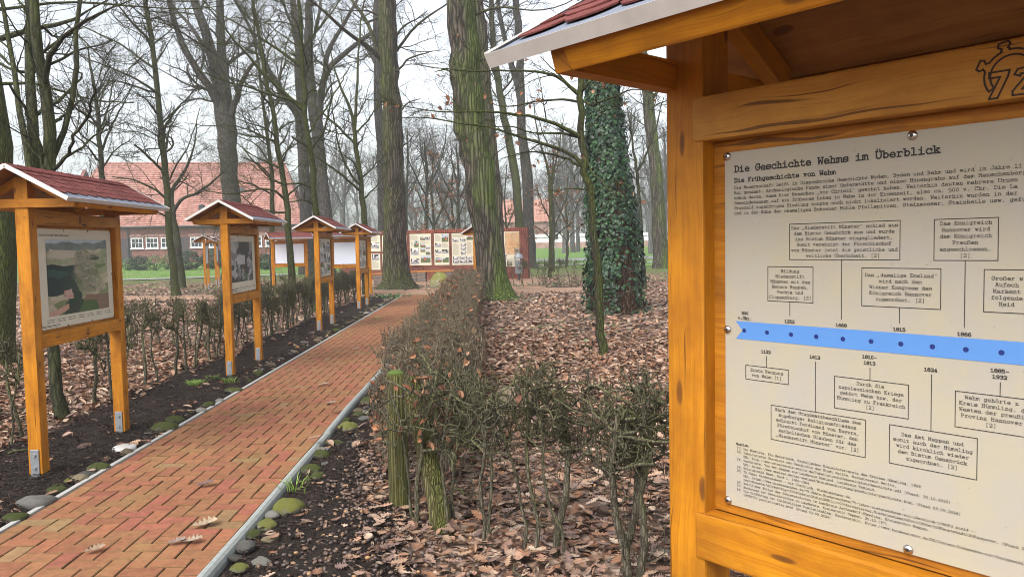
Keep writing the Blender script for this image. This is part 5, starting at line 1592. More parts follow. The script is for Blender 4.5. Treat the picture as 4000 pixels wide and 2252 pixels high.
tree('multi_stem_beech', 'multi stemmed tree rising above the roof of the leftmost kiosk', 7.1,
     [[(255, 1640, 52), (235, 1520, 46), (210, 1420, 43), (195, 1345, 42), (186, 1000, 42), (193, 760, 45), (199, 646, 46), (189, 517, 44), (172, 336, 40), (161, 181, 36), (134, 0, 34)],
      ([(190, 1150, 44), (140, 900, 44), (121, 631, 42), (124, 517, 40), (124, 310, 36), (122, 150, 34), (119, 0, 32)], .9), ([(172, 330, 24), (182, 186, 22), (218, 140, 18), (240, 122, 14), (300, 88, 10), (372, 62, 7), (470, 20, 5)], -.6),
      ([(195, 640, 26), (225, 600, 24), (259, 558, 22), (280, 440, 21), (284, 310, 20), (308, 207, 19), (312, 110, 17), (310, 0, 15)], .5), ([(140, 900, 30), (118, 660, 26), (100, 574, 24), (76, 414, 21), (40, 200, 18), (22, 100, 16), (10, 0, 14)], .8),
      ([(180, 800, 20), (170, 640, 16), (129, 491, 13), (80, 400, 11), (31, 336, 9)], -.4), ([(210, 660, 16), (233, 641, 14), (290, 550, 12), (352, 429, 10), (372, 330, 6)], -.7), ([(205, 480, 14), (238, 460, 11), (272, 430, 8), (330, 380, 5)], .5), ([(215, 660, 12), (290, 600, 9), (372, 525, 7), (430, 470, 4)], .6)],
     'beech', dict(trunk_from=.6, d2=3.2, l2=1.35, t0=.25, c3=6, c4=5, r4=.0016, r3=.0022), top=8.5, seed=12, amp=.04, twig='beech')
tree('slender_tree', 'thin tree with a fan of twigs seen just above the ridge of the leftmost kiosk', 24.0,
     [[(402, 1150, 24), (398, 672, 20), (383, 465, 16), (370, 340, 13), (352, 250, 8), (340, 170, 4)],
      ([(395, 600, 10), (420, 520, 8), (470, 430, 6), (520, 330, 3)], 1), ([(385, 500, 9), (340, 430, 7), (290, 330, 4)], -1), ([(388, 520, 8), (430, 400, 6), (440, 300, 4), (450, 220, 2)], 1), ([(396, 640, 9), (330, 560, 6), (260, 500, 3)], -1), ([(374, 380, 7), (410, 300, 5), (440, 200, 3)], .8)],
     'beech', dict(trunk_from=.35, d2=3.6, l2=2.16, up=.06, c3=8), top=9, seed=13, twig='beech')
tree('slender_tree', 'slender mossy tree standing in front of the barn right of the leftmost kiosk', 26.4,
     [[(690, 1157, 36), (684, 1110, 30), (665, 972, 28), (652, 765, 25), (645, 660, 24), (626, 465, 22), (610, 310, 20), (595, 181, 18), (569, 0, 17)],
      ([(622, 370, 11), (600, 352, 10), (517, 300, 8), (429, 264, 6), (310, 217, 4)], -2.0), ([(596, 262, 10), (560, 240, 9), (481, 176, 7), (310, 98, 4)], 1.5), ([(590, 165, 11), (560, 130, 10), (517, 93, 8), (465, 26, 6)], -1.0), ([(648, 690, 14), (626, 657, 11), (580, 610, 9), (527, 564, 7)], -1.0),
      ([(632, 520, 10), (660, 470, 8), (703, 414, 6), (776, 331, 3)], -1.5), ([(640, 600, 9), (672, 580, 8), (678, 545, 7), (640, 520, 5)], .6), ([(655, 780, 11), (600, 735, 8), (520, 700, 6), (440, 690, 4)], -1.0), ([(660, 850, 9), (620, 830, 6), (580, 790, 4)], -1), ([(650, 720, 8), (690, 640, 6), (740, 570, 5), (780, 420, 3)], 1.2)],
     'mossy', dict(trunk_from=.3, d2=2.6, l2=2.29, t0=.1, c3=7), top=13, seed=14, twig='beech')
tree('slender_tree', 'dark leaning tree close behind the slender mossy one before the barn', 32.0,
     [[(711, 1120, 32), (698, 972, 27), (684, 880, 24), (672, 830, 22), (668, 790, 20), (664, 740, 16), (700, 700, 13), (723, 679, 11), (742, 620, 9), (756, 590, 7), (770, 480, 4)],
      ([(674, 838, 16), (686, 800, 14), (720, 768, 12), (770, 758, 10), (814, 724, 9), (856, 687, 7), (900, 640, 4)], -1.5)],
     'beech', dict(trunk_from=.4, d2=3.0, l2=1.76, c3=7), seed=15, twig='beech')
tree('slender_tree', 'leaning mossy tree directly behind the right eave of the second kiosk', 22.0,
     [[(1141, 1165, 32), (1135, 1020, 28), (1129, 878, 25), (1115, 754, 23), (1089, 593, 20), (1067, 446, 18), (1045, 337, 16), (1020, 200, 14), (1000, 60, 12), (985, -10, 10)],
      ([(1120, 790, 11), (1085, 745, 9), (1020, 735, 7), (900, 760, 5), (800, 745, 3)], -1.5), ([(1110, 720, 9), (1060, 700, 8), (1000, 640, 6), (930, 560, 3)], -1.0), ([(1080, 540, 9), (1040, 500, 7), (970, 480, 5), (860, 440, 3)], -1.2), ([(1060, 420, 8), (1010, 350, 6), (900, 300, 4)], -1.0), ([(1118, 770, 8), (1160, 730, 6), (1220, 700, 4)], 1), ([(1125, 830, 9), (1060, 830, 7), (980, 800, 5), (930, 750, 3)], -1.4), ([(1095, 620, 7), (1140, 560, 5), (1180, 500, 3)], .8)],
     'mossy', dict(trunk_from=.25, d2=3.0, l2=2.43, t0=.1, c3=8), top=11, seed=16, twig='mossy')
tree('slender_tree', 'thin dark tree left of the leaning mossy tree behind the second kiosk', 28.0,
     [[(1066, 1120, 22), (1063, 812, 18), (1058, 629, 15), (1045, 520, 13), (1030, 446, 12), (1020, 322, 10), (1000, 200, 8), (990, 60, 6), (985, -20, 5)],
      ([(1060, 690, 7), (1010, 640, 5), (940, 610, 3)], -1), ([(1040, 500, 7), (1085, 440, 5), (1130, 360, 3)], 1), ([(1058, 640, 7), (1000, 560, 5), (900, 520, 3)], -1), ([(1062, 760, 8), (990, 720, 6), (890, 700, 4)], -1)],
     'beech', dict(trunk_from=.25, d2=3.0, l2=2.29, c3=8), top=11, seed=17, twig='beech')
tree('slender_tree', 'slim mossy tree with long drooping limbs just left of the third kiosk', 19.0,
     [[(1240, 1205, 38), (1238, 1000, 31), (1235, 841, 27), (1222, 640, 25), (1200, 483, 22), (1188, 424, 21), (1182, 337, 19), (1176, 138, 16), (1165, 0, 14)],
      ([(1190, 432, 20), (1165, 408, 17), (1112, 368, 15), (1061, 325, 13), (1000, 259, 11), (941, 195, 9), (870, 100, 6), (800, 20, 4)], -.8), ([(1178, 260, 14), (1154, 240, 13), (1099, 199, 11), (1000, 138, 9), (940, 95, 6), (860, 60, 4)], 1.0), ([(1224, 640, 12), (1213, 578, 10), (1175, 556, 9), (1140, 535, 7)], -.5),
      ([(1186, 410, 13), (1150, 390, 11), (1060, 372, 9), (980, 340, 7), (880, 320, 5), (760, 270, 3)], -1.2), ([(1230, 740, 10), (1180, 715, 8), (1110, 720, 7), (1050, 700, 5)], -1.0), ([(1205, 520, 9), (1260, 440, 7), (1330, 330, 5), (1370, 250, 3)], 1.2), ([(1234, 800, 9), (1190, 780, 6), (1120, 790, 4)], -.8), ([(1178, 200, 9), (1230, 130, 7), (1290, 60, 5)], 1.0)],
     'mossy', dict(trunk_from=.3, d2=3.0, l2=2.29, t0=.1, c3=8), top=11, seed=18, twig='mossy')
tree('slender_tree', 'slim mossy tree forking upward between the grey pair and the straight oak', 25.0,
     [[(1432, 1150, 32), (1426, 863, 23), (1411, 739, 21), (1402, 650, 19), (1393, 593, 18), (1385, 498, 16), (1367, 424, 12), (1349, 373, 10), (1312, 300, 7), (1290, 200, 4)],
      ([(1386, 500, 13), (1393, 410, 11), (1396, 300, 9), (1402, 180, 7), (1410, 60, 5)], .8), ([(1412, 750, 11), (1396, 739, 10), (1345, 688, 9), (1272, 637, 7), (1235, 615, 4)], -1.0), ([(1392, 570, 11), (1382, 556, 10), (1330, 505, 9), (1257, 439, 7), (1206, 395, 4)], 1.0), ([(1405, 720, 10), (1371, 695, 9), (1323, 571, 7), (1301, 446, 5), (1290, 350, 3)], -1.0), ([(1415, 780, 8), (1460, 740, 5), (1500, 690, 3)], 1), ([(1388, 520, 9), (1440, 470, 6), (1480, 400, 3)], 1)],
     'mossy', dict(trunk_from=.3, d2=2.6, l2=2.43, c3=8), top=12, seed=19, twig='beech')

# --- sapling in front on the right, long mossy limbs reaching left
tree('sapling', 'mossy sapling with long level limbs in front of the ivy covered trunk', 10.43,
     [[(2355, 1398, 40), (2350, 1330, 35), (2338, 1110, 33), (2324, 940, 31), (2303, 767, 29), (2286, 664, 28), (2269, 540, 27), (2271, 388, 25), (2272, 319, 24), (2278, 150, 21), (2284, -60, 17)],
      ([(2271, 380, 15), (2250, 350, 13), (2210, 319, 12), (2169, 291, 11), (2086, 274, 9), (2003, 274, 8), (1824, 281, 6), (1700, 264, 4), (1600, 250, 2)], -.6), ([(2268, 535, 20), (2240, 508, 17), (2183, 488, 15), (2114, 460, 13), (2031, 450, 11), (1921, 430, 9), (1838, 436, 7), (1700, 443, 5), (1560, 408, 3), (1400, 385, 2)], -.9),
      ([(2282, 650, 19), (2255, 615, 16), (2210, 588, 14), (2141, 560, 13), (2059, 550, 11), (1990, 516, 10), (1907, 491, 8), (1769, 481, 6), (1690, 455, 5), (1560, 460, 3)], .6), ([(2275, 545, 12), (2220, 520, 10), (2150, 520, 8), (2080, 520, 6), (2000, 490, 5), (1900, 500, 3)], -.4),
      ([(2271, 400, 11), (2200, 387, 9), (2100, 393, 7), (1990, 420, 5), (1900, 400, 3)], .8), ([(2285, 660, 12), (2230, 625, 9), (2160, 600, 7), (2050, 590, 5), (1960, 620, 3)], .5), ([(2278, 392, 10), (2300, 405, 9), (2325, 418, 8), (2330, 370, 7), (2345, 335, 4)], -.4), ([(2335, 400, 9), (2365, 390, 8), (2420, 370, 7), (2470, 345, 5), (2560, 360, 3)], -.3),
      ([(2290, 640, 8), (2330, 690, 6), (2380, 745, 5), (2420, 760, 3)], -.5), ([(2295, 740, 7), (2230, 735, 5), (2150, 745, 3)], -.4), ([(2300, 500, 6), (2360, 430, 5), (2420, 420, 3)], -.4)],
     'mossy', dict(trunk_from=.45, d2=4.2, l2=.75, t0=.15, a2=(25, 60), c3=5, c4=4, r4=.0014, r3=.002, up=.0), cat='young tree', top=6.2, seed=20, sides=16, amp=.05, twig='mossy', leaves=60, leafsize=.075, trunk_n=34)
tree('slender_tree', 'thin dark forked tree just right of the ivy covered trunk', 25.0,
     [[(2518, 1130, 20), (2510, 1000, 15), (2502, 850, 14), (2490, 664, 12), (2475, 590, 9), (2465, 520, 7), (2450, 420, 4)], ([(2491, 668, 10), (2520, 610, 8), (2556, 520, 7), (2575, 450, 5), (2590, 380, 3)], .8)],
     'beech', dict(trunk_from=.4, d2=2.6, l2=1.62), seed=21, twig='beech')
tree('sapling', 'slender forked sapling beside the low hedge right of the brick wall', 33.7,
     [[(2149, 1086, 16), (2150, 900, 13), (2150, 720, 12), (2140, 640, 9), (2115, 580, 7), (2095, 500, 5), (2085, 420, 3)], ([(2150, 720, 9), (2172, 630, 7), (2188, 560, 5), (2195, 480, 3)], .8)],
     'mossy', dict(trunk_from=.5, d2=2.4, l2=1.4), cat='young tree', seed=22, twig='beech')

# --- young beeches that kept their brown leaves
for i, (px, py, Y, w, hgt, lab) in enumerate(((2160, 1020, 42, 13, 560, 'young beech with rusty leaves in front of the farmhouse roof'), (1690, 1000, 45, 14, 600, 'young beech with rusty leaves above the tall posters, left of the leaning oak'),
                                               (1768, 1000, 47, 13, 640, 'young beech with sparse rusty leaves just left of the leaning oak above the wall'), (2215, 1005, 48, 11, 690, 'small rusty leaved beech between the farmhouse and the ivy trunk'), (1975, 1000, 46, 10, 640, 'small rusty leaved beech between the leaning oak and the mossy forked tree'))):
    tree('young_beech', lab, Y, [[(px, py, w), (px + 4, (py + hgt) / 2 + 60, w * .8), (px - 6, (py + hgt) / 2 - 40, w * .6), (px + 4, hgt, w * .35)],
        ([(px, 900, w * .6), (px + 35, 820, w * .45), (px + 60, 740, w * .3)], 1), ([(px, 880, w * .6), (px - 40, 800, w * .4), (px - 65, 730, w * .3)], -1), ([(px, 940, w * .5), (px - 40, 900, w * .35), (px - 75, 880, w * .25)], .8), ([(px, 930, w * .5), (px + 45, 890, w * .35), (px + 80, 865, w * .25)], -.8)],
        'beech', dict(trunk_from=.35, d2=4.0, l2=1.1, a2=(45, 85), c3=6, c4=4, r3=.004, r4=.003), cat='young tree', seed=30 + i, twig='beech', leaves=[420, 520, 260, 300, 160][i], leafsize=.115)

# --- more plain trunks of the middle distance
MID = [(1662, 1010, 16, 1668, 760, 1656, 552, 50, 'dark slim tree above the narrow church poster'), (1588, 1010, 14, 1586, 800, 1590, 500, 55, 'slim grey tree just right of the large straight oak'), (1795, 1005, 15, 1790, 800, 1782, 560, 52, 'slim tree rising over the wide poster with eight small photos'),
       (2205, 995, 20, 2212, 800, 2196, 480, 74, 'left trunk of the pair on the lawn beyond the road'), (2238, 993, 18, 2232, 820, 2225, 500, 76, 'right trunk of the pair on the lawn beyond the road'), (2258, 992, 14, 2256, 820, 2250, 600, 78, 'single thin trunk right of the pair on the lawn beyond the road'),
       (2543, 1010, 18, 2540, 800, 2535, 500, 68, 'thin trunk left of the thick mossy trunk by the kiosk post'), (2598, 1000, 16, 2600, 800, 2592, 500, 70, 'thin trunk right of the thick mossy trunk by the kiosk post'), (1345, 1005, 17, 1340, 800, 1350, 560, 62, 'pale slim tree right of the grey oak pair'),
       (1062, 1000, 20, 1056, 760, 1040, 480, 95, 'tall tree at the right end of the barn roof'), (2400, 1000, 20, 2404, 700, 2420, 300, 60, 'tree hidden behind the ivy covered trunk')]
for i, (bx, by, w, mx, my, tx, ty, Y, lab) in enumerate(MID):
    tree('woodland_tree', lab, Y, [[(bx, by, w * 1.2), ((bx + mx) / 2, (by + my) / 2, w), (mx, my, w * .85), ((mx + tx) / 2 + 6, (my + ty) / 2, w * .65), (tx, ty, w * .4)],
        ([(mx, my - 20, w * .5), (mx + 40, my - 90, w * .4), (mx + 70, my - 190, w * .25), (mx + 78, my - 280, w * .15)], 2), ([(mx, my + 10, w * .5), (mx - 42, my - 70, w * .38), (mx - 80, my - 150, w * .22)], -2), ([(mx, my - 60, w * .4), (mx - 25, my - 170, w * .3), (mx - 30, my - 260, w * .2)], 1)],
        'far' if Y > 60 else 'beech', dict(trunk_from=.35, d2=1.9, l2=3.78, c3=8, c4=6, r3=.006, r4=.0045), seed=50 + i, sides=9, twig='far' if Y > 60 else 'twig')  # farther trunks take the bark with haze painted in

# --- the ivy covered trunk
def ivy_tree():
    rng = np.random.default_rng(77)
    Y = 17.0
    px = [(2405, 1216, 250), (2402, 1150, 235), (2398, 1050, 222), (2390, 871, 208), (2382, 740, 184), (2374, 620, 160), (2358, 440, 140), (2346, 330, 128), (2330, 150, 118), (2310, -80, 104)]
    W = np.array([at(x, y, Y) for x, y, w in px]); Rr = np.array([w / 2 * Y / 3000 for x, y, w in px])
    W = np.vstack([[W[0, 0], W[0, 1], -.05], W]); Rr = np.concatenate([[Rr[0] * 1.06], Rr])
    for k in range(4): W = np.vstack([W, W[-1] + [-.10, .1, 1.1]]); Rr = np.append(Rr, Rr[-1] * .9)
    base = np.array([W[0, 0], Y, 0.0])
    t = thing('ivy_covered_tree', 'thick tree trunk wholly wrapped in dark glossy ivy', 'tree', tuple(base))
    n, S = 46, 26
    P, R, ln = resample(W, Rr, n)
    V, F = tubes(np.array([P - base]), np.array([R * .80]), S)
    V = bumpy(V, 1, n, S, rng, .06)
    parts = [(V, F)]
    for k in range(9):                                  # root flare and bare ivy stems winding up
        a0 = rng.uniform(-1.1, 1.4) if k < 6 else rng.uniform(0, 6.28)
        q = []
        for j in range(14):
            z = j * .17
            f = np.interp(z, P[:, 2], np.arange(n)); i = int(min(f, n - 2))
            c = P[i]; r = R[i] * .83
            a = a0 + .12 * math.sin(z * 3 + k) + rng.normal(0, .03)
            q.append((c[0] - base[0] + r * math.sin(a), c[1] - base[1] - r * math.cos(a), z))
        parts.append(tubes(np.array([q]), np.linspace(.035, .015, 14)[None], 6))
    V, F = soup(parts)
    link('trunk', np_mesh('trunk', V, F, M['vine'], smooth=True), t)
    N_ = 24000
    tv, tf = leaf_template('ivy')
    f = rng.uniform(0, 1, N_) ** .95 * (n - 1); i = np.minimum(f.astype(int), n - 2); fr = (f - i)[:, None]
    c = P[i] * (1 - fr) + P[i + 1] * fr; r = R[i] * (1 - fr[:, 0]) + R[i + 1] * fr[:, 0]
    a = rng.uniform(-np.pi, np.pi, N_)
    lump = 1 + .07 * np.sin(3 * a + c[:, 2] * 2.1) + .05 * np.sin(7 * a - c[:, 2] * 3.3)
    rad = r * lump * rng.uniform(.84, 1.05, N_) + (rng.random(N_) < .05) * rng.uniform(0, .14, N_)
    bare = (np.abs(a - .35) < .32) & (c[:, 2] < 1.5) & (rng.random(N_) < .85) | (np.abs(a - .3) < .18) & (c[:, 2] > 1.9) & (c[:, 2] < 2.9) & (rng.random(N_) < .5)
    bare |= (c[:, 2] < .45) & (rng.random(N_) < .45)
    ok = ~bare
    c, a, rad = c[ok], a[ok], rad[ok]; m = len(a)
    out = np.stack([np.sin(a), -np.cos(a), np.zeros(m)], 1)
    pos = c - base + out * rad[:, None]
    nrm = out + np.array([0, 0, .45]) + rng.normal(0, .32, (m, 3)); nrm /= np.linalg.norm(nrm, axis=1, keepdims=True)
    upv = np.array([0, 0, 1.0]) + rng.normal(0, .35, (m, 3))
    ex = np.cross(upv, nrm); ex /= np.linalg.norm(ex, axis=1, keepdims=True); ey = np.cross(nrm, ex)
    sc = rng.uniform(.055, .12, m)[:, None, None]
    A = np.stack([ex, ey, nrm], 2)
    V = np.einsum('mij,tj->mti', A, tv) * sc + pos[:, None]
    F = (tf[None] + (np.arange(m) * len(tv))[:, None, None]).reshape(-1, 4)
    col = np.array([.013, .037, .015]) * rng.uniform(.5, 1.6, (m, 1)) + np.array([.014, .032, .006]) * (rng.random((m, 1)) < .3)
    C = np.repeat(col, len(tv), 0)
    link('ivy', np_mesh('ivy', V.reshape(-1, 3), F, M['ivy'], C), t)
    q = np.array([[at(2430, 1090, 16.2), at(2470, 1050, 15.9), at(2530, 1000, 15.7)], [at(2370, 1180, 16.1), at(2440, 1140, 15.9), at(2500, 1125, 15.8)]]) - base
    qq = np.array([resample(k, [.014, .010, .006], 9)[0] for k in q]); rr = np.tile(np.linspace(.013, .004, 9), (2, 1))
    q2, r2 = grow(rng, qq, rr, 7, .2, 1, (.2, .5), (25, 60), 6, .15, .04, .5)
    V, F = soup([tubes(qq, rr, 5), tubes(q2, np.maximum(r2, .002), 3)])
    link('twig', np_mesh('twig', V, F, M['twig'], smooth=True), t)
M['vine'] = bark_mat('vine_stems', (0.085, 0.048, 0.030), (0.20, 0.12, 0.075), (0.05, 0.06, 0.02), 0.25, 1.6, 1.0)
M['ivy'] = attr_mat('ivy_leaf', 0.42, 0.25, 9, 0.32)
ivy_tree()

# --- distant wood: a few kinds copied many times
def far_proto(seed, h, spread, upright):
    rng = np.random.default_rng(seed)
    def poly(p, d, ln, n, wig, up):
        q = [np.array(p, float)]; d = np.array(d, float)
        for k in range(n - 1):
            d = d + rng.normal(0, wig, 3); d[2] += up; d /= np.linalg.norm(d); q.append(q[-1] + d * ln / (n - 1))
        return q
    P, R = [], []
    tr = poly((0, 0, -.1), (rng.normal(0, .05), rng.normal(0, .05), 1), h * .92, 16, .05, .04)
    r0 = h * .019
    P.append(tr); R.append(np.linspace(r0, r0 * .22, 16))
    for k in range(9):
        i = int(rng.integers(4, 13)); a = rng.uniform(0, 6.28)
        P.append(poly(tr[i], (math.cos(a) * spread, math.sin(a) * spread, upright), h * rng.uniform(.26, .46), 16, .10, .05)); R.append(np.linspace(R[0][i] * .62, R[0][i] * .12, 16))
    P, R = np.array(P), np.array(R)
    cp, _ = crown(rng, P, R, dict(d2=1.5, l2=h * .14, t0=.2, c3=6, c4=5, r3=.010, r4=.007, up=.05))
    V, F = soup([bumpy_t for bumpy_t in [tubes(P, R, 7)]])
    a = np_mesh('trunk', V, F, M['far'], smooth=True)
    V, F = soup(cp)
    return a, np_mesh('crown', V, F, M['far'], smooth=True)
FARP = [far_proto(s, h, sp, up) for s, h, sp, up in ((1, 15, 1.0, 1.0), (2, 17, .8, 1.2), (3, 13, 1.1, .8), (4, 18, .6, 1.5), (5, 14, .9, 1.1))]
def far_tree(x, y, k, rz, s, label, group):
    t = thing('bare_tree', label, 'tree', (x, y, float(zg(y))), rz, group)
    t.scale = (s, s, s * 1.05)
    link('trunk', FARP[k][0], t); link('crown', FARP[k][1], t)
rng_ = np.random.default_rng(44)
for i in range(26):
    Y = rng_.uniform(98, 150); a = -.62 + .42 * (i + rng_.uniform(-.4, .4)) / 26
    far_tree(Y * a, Y, int(rng_.integers(0, 5)), rng_.uniform(0, 6.28), rng_.uniform(.75, 1.05), 'bare grey tree showing above the barn roof in the far wood', 'far trees behind the barn')
for i in range(30):
    Y = rng_.uniform(84, 170); a = -.21 + .27 * (i + rng_.uniform(-.45, .45)) / 30
    if 80 < Y < 112 and -.06 < a < .07: Y += 32
    far_tree(Y * a, Y, int(rng_.integers(0, 5)), rng_.uniform(0, 6.28), rng_.uniform(.6, 1.0), 'bare grey tree of the far wood above the brick wall', 'far trees beyond the brick wall')
for i in range(26):
    Y = rng_.uniform(100, 170); a = .055 + .17 * (i + rng_.uniform(-.45, .45)) / 26
    far_tree(Y * a, Y, int(rng_.integers(0, 5)), rng_.uniform(0, 6.28), rng_.uniform(.6, 1.05), 'bare grey tree of the far wood beyond the white wall', 'far trees beyond the white wall')
# a last thin band of woodland closing the horizon
def treeline():
    rng = np.random.default_rng(5)
    P, R = [], []
    for k in range(260):
        x = rng.uniform(-190, 150); y = rng.uniform(185, 235); h = rng.uniform(9, 17)
        P.append([(x + rng.normal(0, .15) * j, y, 1.4 + h * j / 7) for j in range(8)]); R.append(np.linspace(.22, .05, 8))
    P, R = np.array(P), np.array(R)
    P2, R2 = grow(rng, P, R, 14, .12, 1, (.14, .34), (30, 70), 6, .14, .05, .6)
    P3, R3 = grow(rng, P2, np.maximum(R2, .04), 4, .2, 1, (.3, .6), (25, 60), 4, .15, .05, .7)
    V, F = soup([tubes(P, R, 5), tubes(P2, np.maximum(R2, .045), 3), tubes(P3, np.maximum(R3, .03), 3)])
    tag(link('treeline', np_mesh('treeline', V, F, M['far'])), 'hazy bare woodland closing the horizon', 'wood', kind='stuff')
treeline()

# ================================================================== HEDGES
def shrub_meshes(seed, h=1.0, stems=2, wid=.20, ln=.30, thick=1.0, c1=6, c2=6, c3=4, leaves=0, low=.68, whips=3, mt='hedge', l1=.34, l2=.17, l3=.09, sway=.2, xs=1.35):
    """clipped shrub: crooked stems carrying a knobbly canopy of short zigzag branches under the cut at height h"""
    rng = np.random.default_rng(seed)
    P, R = [], []
    for k in range(stems):
        x, y = rng.normal(0, ln * .35), rng.normal(0, .03)
        d = np.array([rng.normal(0, .18), rng.normal(0, .08), 1.0]); q = [np.array([x, y, -.03])]
        H = h * rng.uniform(.80, .95)
        for j in range(15):
            if j % 4 == 3: d[:2] += rng.normal(0, sway * 1.6, 2) * [1, .5]
            d = d + rng.normal(0, .10, 3) * [1, .7, .2]; d[2] += .22; d /= np.linalg.norm(d); q.append(q[-1] + d * H / 15)
        P.append(q); R.append(np.linspace(.0155, .0095, 16) * thick * rng.uniform(.65, 1.15))
    P, R = np.array(P), np.array(R)
    one = lambda A: np.ones(len(A))
    P1, R1 = grow(rng, P, R, c1, low, 1.0, (l1 * .6, l1 * 1.5), (40, 90), 10, .36, .01, .80, taper=.55, lens=one(P))
    R1 = np.maximum(R1, .0058 * thick)
    o_ = P1[:, :1].copy(); P1 = o_ + (P1 - o_) * np.array([xs, .6, .9])
    P2, R2 = grow(rng, P1, R1, c2, .15, 1.0, (l2 * .6, l2 * 1.4), (35, 95), 7, .42, .12, .66, taper=.55, lens=one(P1))
    R2 = np.maximum(R2, .0032)
    P3, R3 = grow(rng, P2, R2, c3, .10, 1.0, (l3 * .5, l3 * 1.5), (30, 95), 5, .34, .10, .62, taper=.45, lens=one(P2))
    R3 = np.maximum(R3, .0016)
    PL, RL = grow(rng, P, R, whips, .08, .7, (.20, .55), (30, 80), 9, .16, .04, .22, lens=one(P))
    PM, RM = grow(rng, PL, RL, 3, .2, .95, (.06, .18), (30, 80), 5, .2, .03, .6, lens=one(PL))
    cap = h + rng.normal(0, .010)
    for A in (P, P1, P2, P3, PL, PM):
        A[..., 1] = wid * np.tanh(A[..., 1] / wid)
        A[..., 0] = ln * 1.5 * np.tanh(A[..., 0] / (ln * 1.5))
        z = A[..., 2]; over = z > cap - .05
        z[over] = cap - .05 + .05 * np.tanh((z[over] - cap + .05) / .05)
        z[(z < .03) & (z > -.02)] = .03
    V, F = soup([tubes(P, R, 8), tubes(PL, np.maximum(RL, .0016), 3), tubes(PM, np.maximum(RM, .0011), 3)])
    st = np_mesh('stem', V, F, M[mt], smooth=True)
    V, F = soup([tubes(P1, R1, 6), tubes(P2, R2, 4), tubes(P3, R3, 3)])
    tw = np_mesh('twigs', V, F, M[mt], smooth=True)
    lf = None
    if leaves:
        V, F, C = tips_leaves(rng, np.concatenate([P2[:, -5:], P3]), leaves, .050, RUST)
        lf = np_mesh('dead_leaves', V, F, M['leaf'], C)
    return st, tw, lf
def shrub(ms, x, y, rz, label, group, s=1.0, sz=1.0):
    t = thing('hedge_shrub', label, 'hedge shrub', (x, y, 0.0), rz, group)
    t.scale = (s, s, s * sz)
    link('stem', ms[0], t); link('twigs', ms[1], t)
    if ms[2]: link('dead_leaves', ms[2], t)
    return t
rh = np.random.default_rng(17)
# near hedge crossing the foreground towards the nearest kiosk
NEAR = [shrub_meshes(230 + k, 1.03, st, .19, .36, th, c1, 7, 3, lv, lo, whips=wh, xs=1.7, l1=.36) for k, (st, th, c1, lv, lo, wh) in enumerate(((2, .9, 7, 60, .45, 4), (2, .9, 7, 4, .58, 6), (3, .72, 6, 0, .56, 6), (1, 1.4, 11, 0, .64, 5), (1, 1.2, 11, 0, .66, 4)))]
NL = ['corner hedge shrub with curled brown leaves beside the mossy fence post', 'bare hedge shrub standing right behind the leaning log', 'bare hedge shrub just right of the mossy leaning brace', 'single stemmed hedge shrub in the middle of the near hedge', 'many stemmed bare hedge shrub in the middle of the foreground', 'hedge shrub with one thick crooked stem left of the kiosk post',
      'forked bare hedge shrub second from the kiosk post', 'gnarled bare hedge shrub nearest to the kiosk post', 'bare hedge shrub partly behind the kiosk post', 'bare hedge shrub hidden behind the kiosk sheet']
for i, (k, x, y) in enumerate(((0, -.58, 4.22), (1, -.36, 4.08), (1, -.16, 3.93), (3, .02, 3.82), (2, .15, 3.70), (3, .33, 3.60), (4, .50, 3.48), (3, .68, 3.36), (1, .90, 3.22), (2, 1.15, 3.06))):
    shrub(NEAR[k], x, y, math.radians(-36) + (math.pi if i in (2, 4, 7) else 0), NL[i], 'near foreground hedge', 1.0, 1.0 + .03 * math.sin(i * 2.3))
# long clipped hedge on the right of the path
DENSE = [shrub_meshes(300 + k, 1.0, 3, .27, .26, .72, 9, 7, 4, lv, .34, mt='hedge_light', whips=4) for k, lv in enumerate((16, 40, 90, 60, 26))]
DENSE2 = [shrub_meshes(320 + k, 1.0, 3, .27, .26, .72, 9, 7, 4, lv, .30, mt='hedge_light', whips=4) for k, lv in enumerate((190, 260, 150))]
y = 4.75
k = 0
while y < 20.6:
    xc = -.60 - .034 * (y - 4.75) - (.03 if y > 6 else 0)
    near = y < 6.2
    pro = NEAR[k % 3] if y < 5.0 else (DENSE2[k % 3] if 8 < y < 17 and k % 2 else DENSE[k % 5])
    lab = 'clipped hedge shrub with clinging brown leaves in the long row right of the path' if not y < 5.0 else 'open twiggy hedge shrub at the near end of the long row'
    for s in ((-1, 1) if y > 5.0 else (0,)):
        shrub(pro if s < 0 else DENSE[(k + 2) % 5], xc + s * .17 + rh.normal(0, .02), y + rh.normal(0, .03) + s * .06, math.radians(92) + (math.pi if rh.random() < .5 else 0), lab, 'long clipped hedge', rh.uniform(.95, 1.05), rh.uniform(.96, 1.02))
    y += .36; k += 1
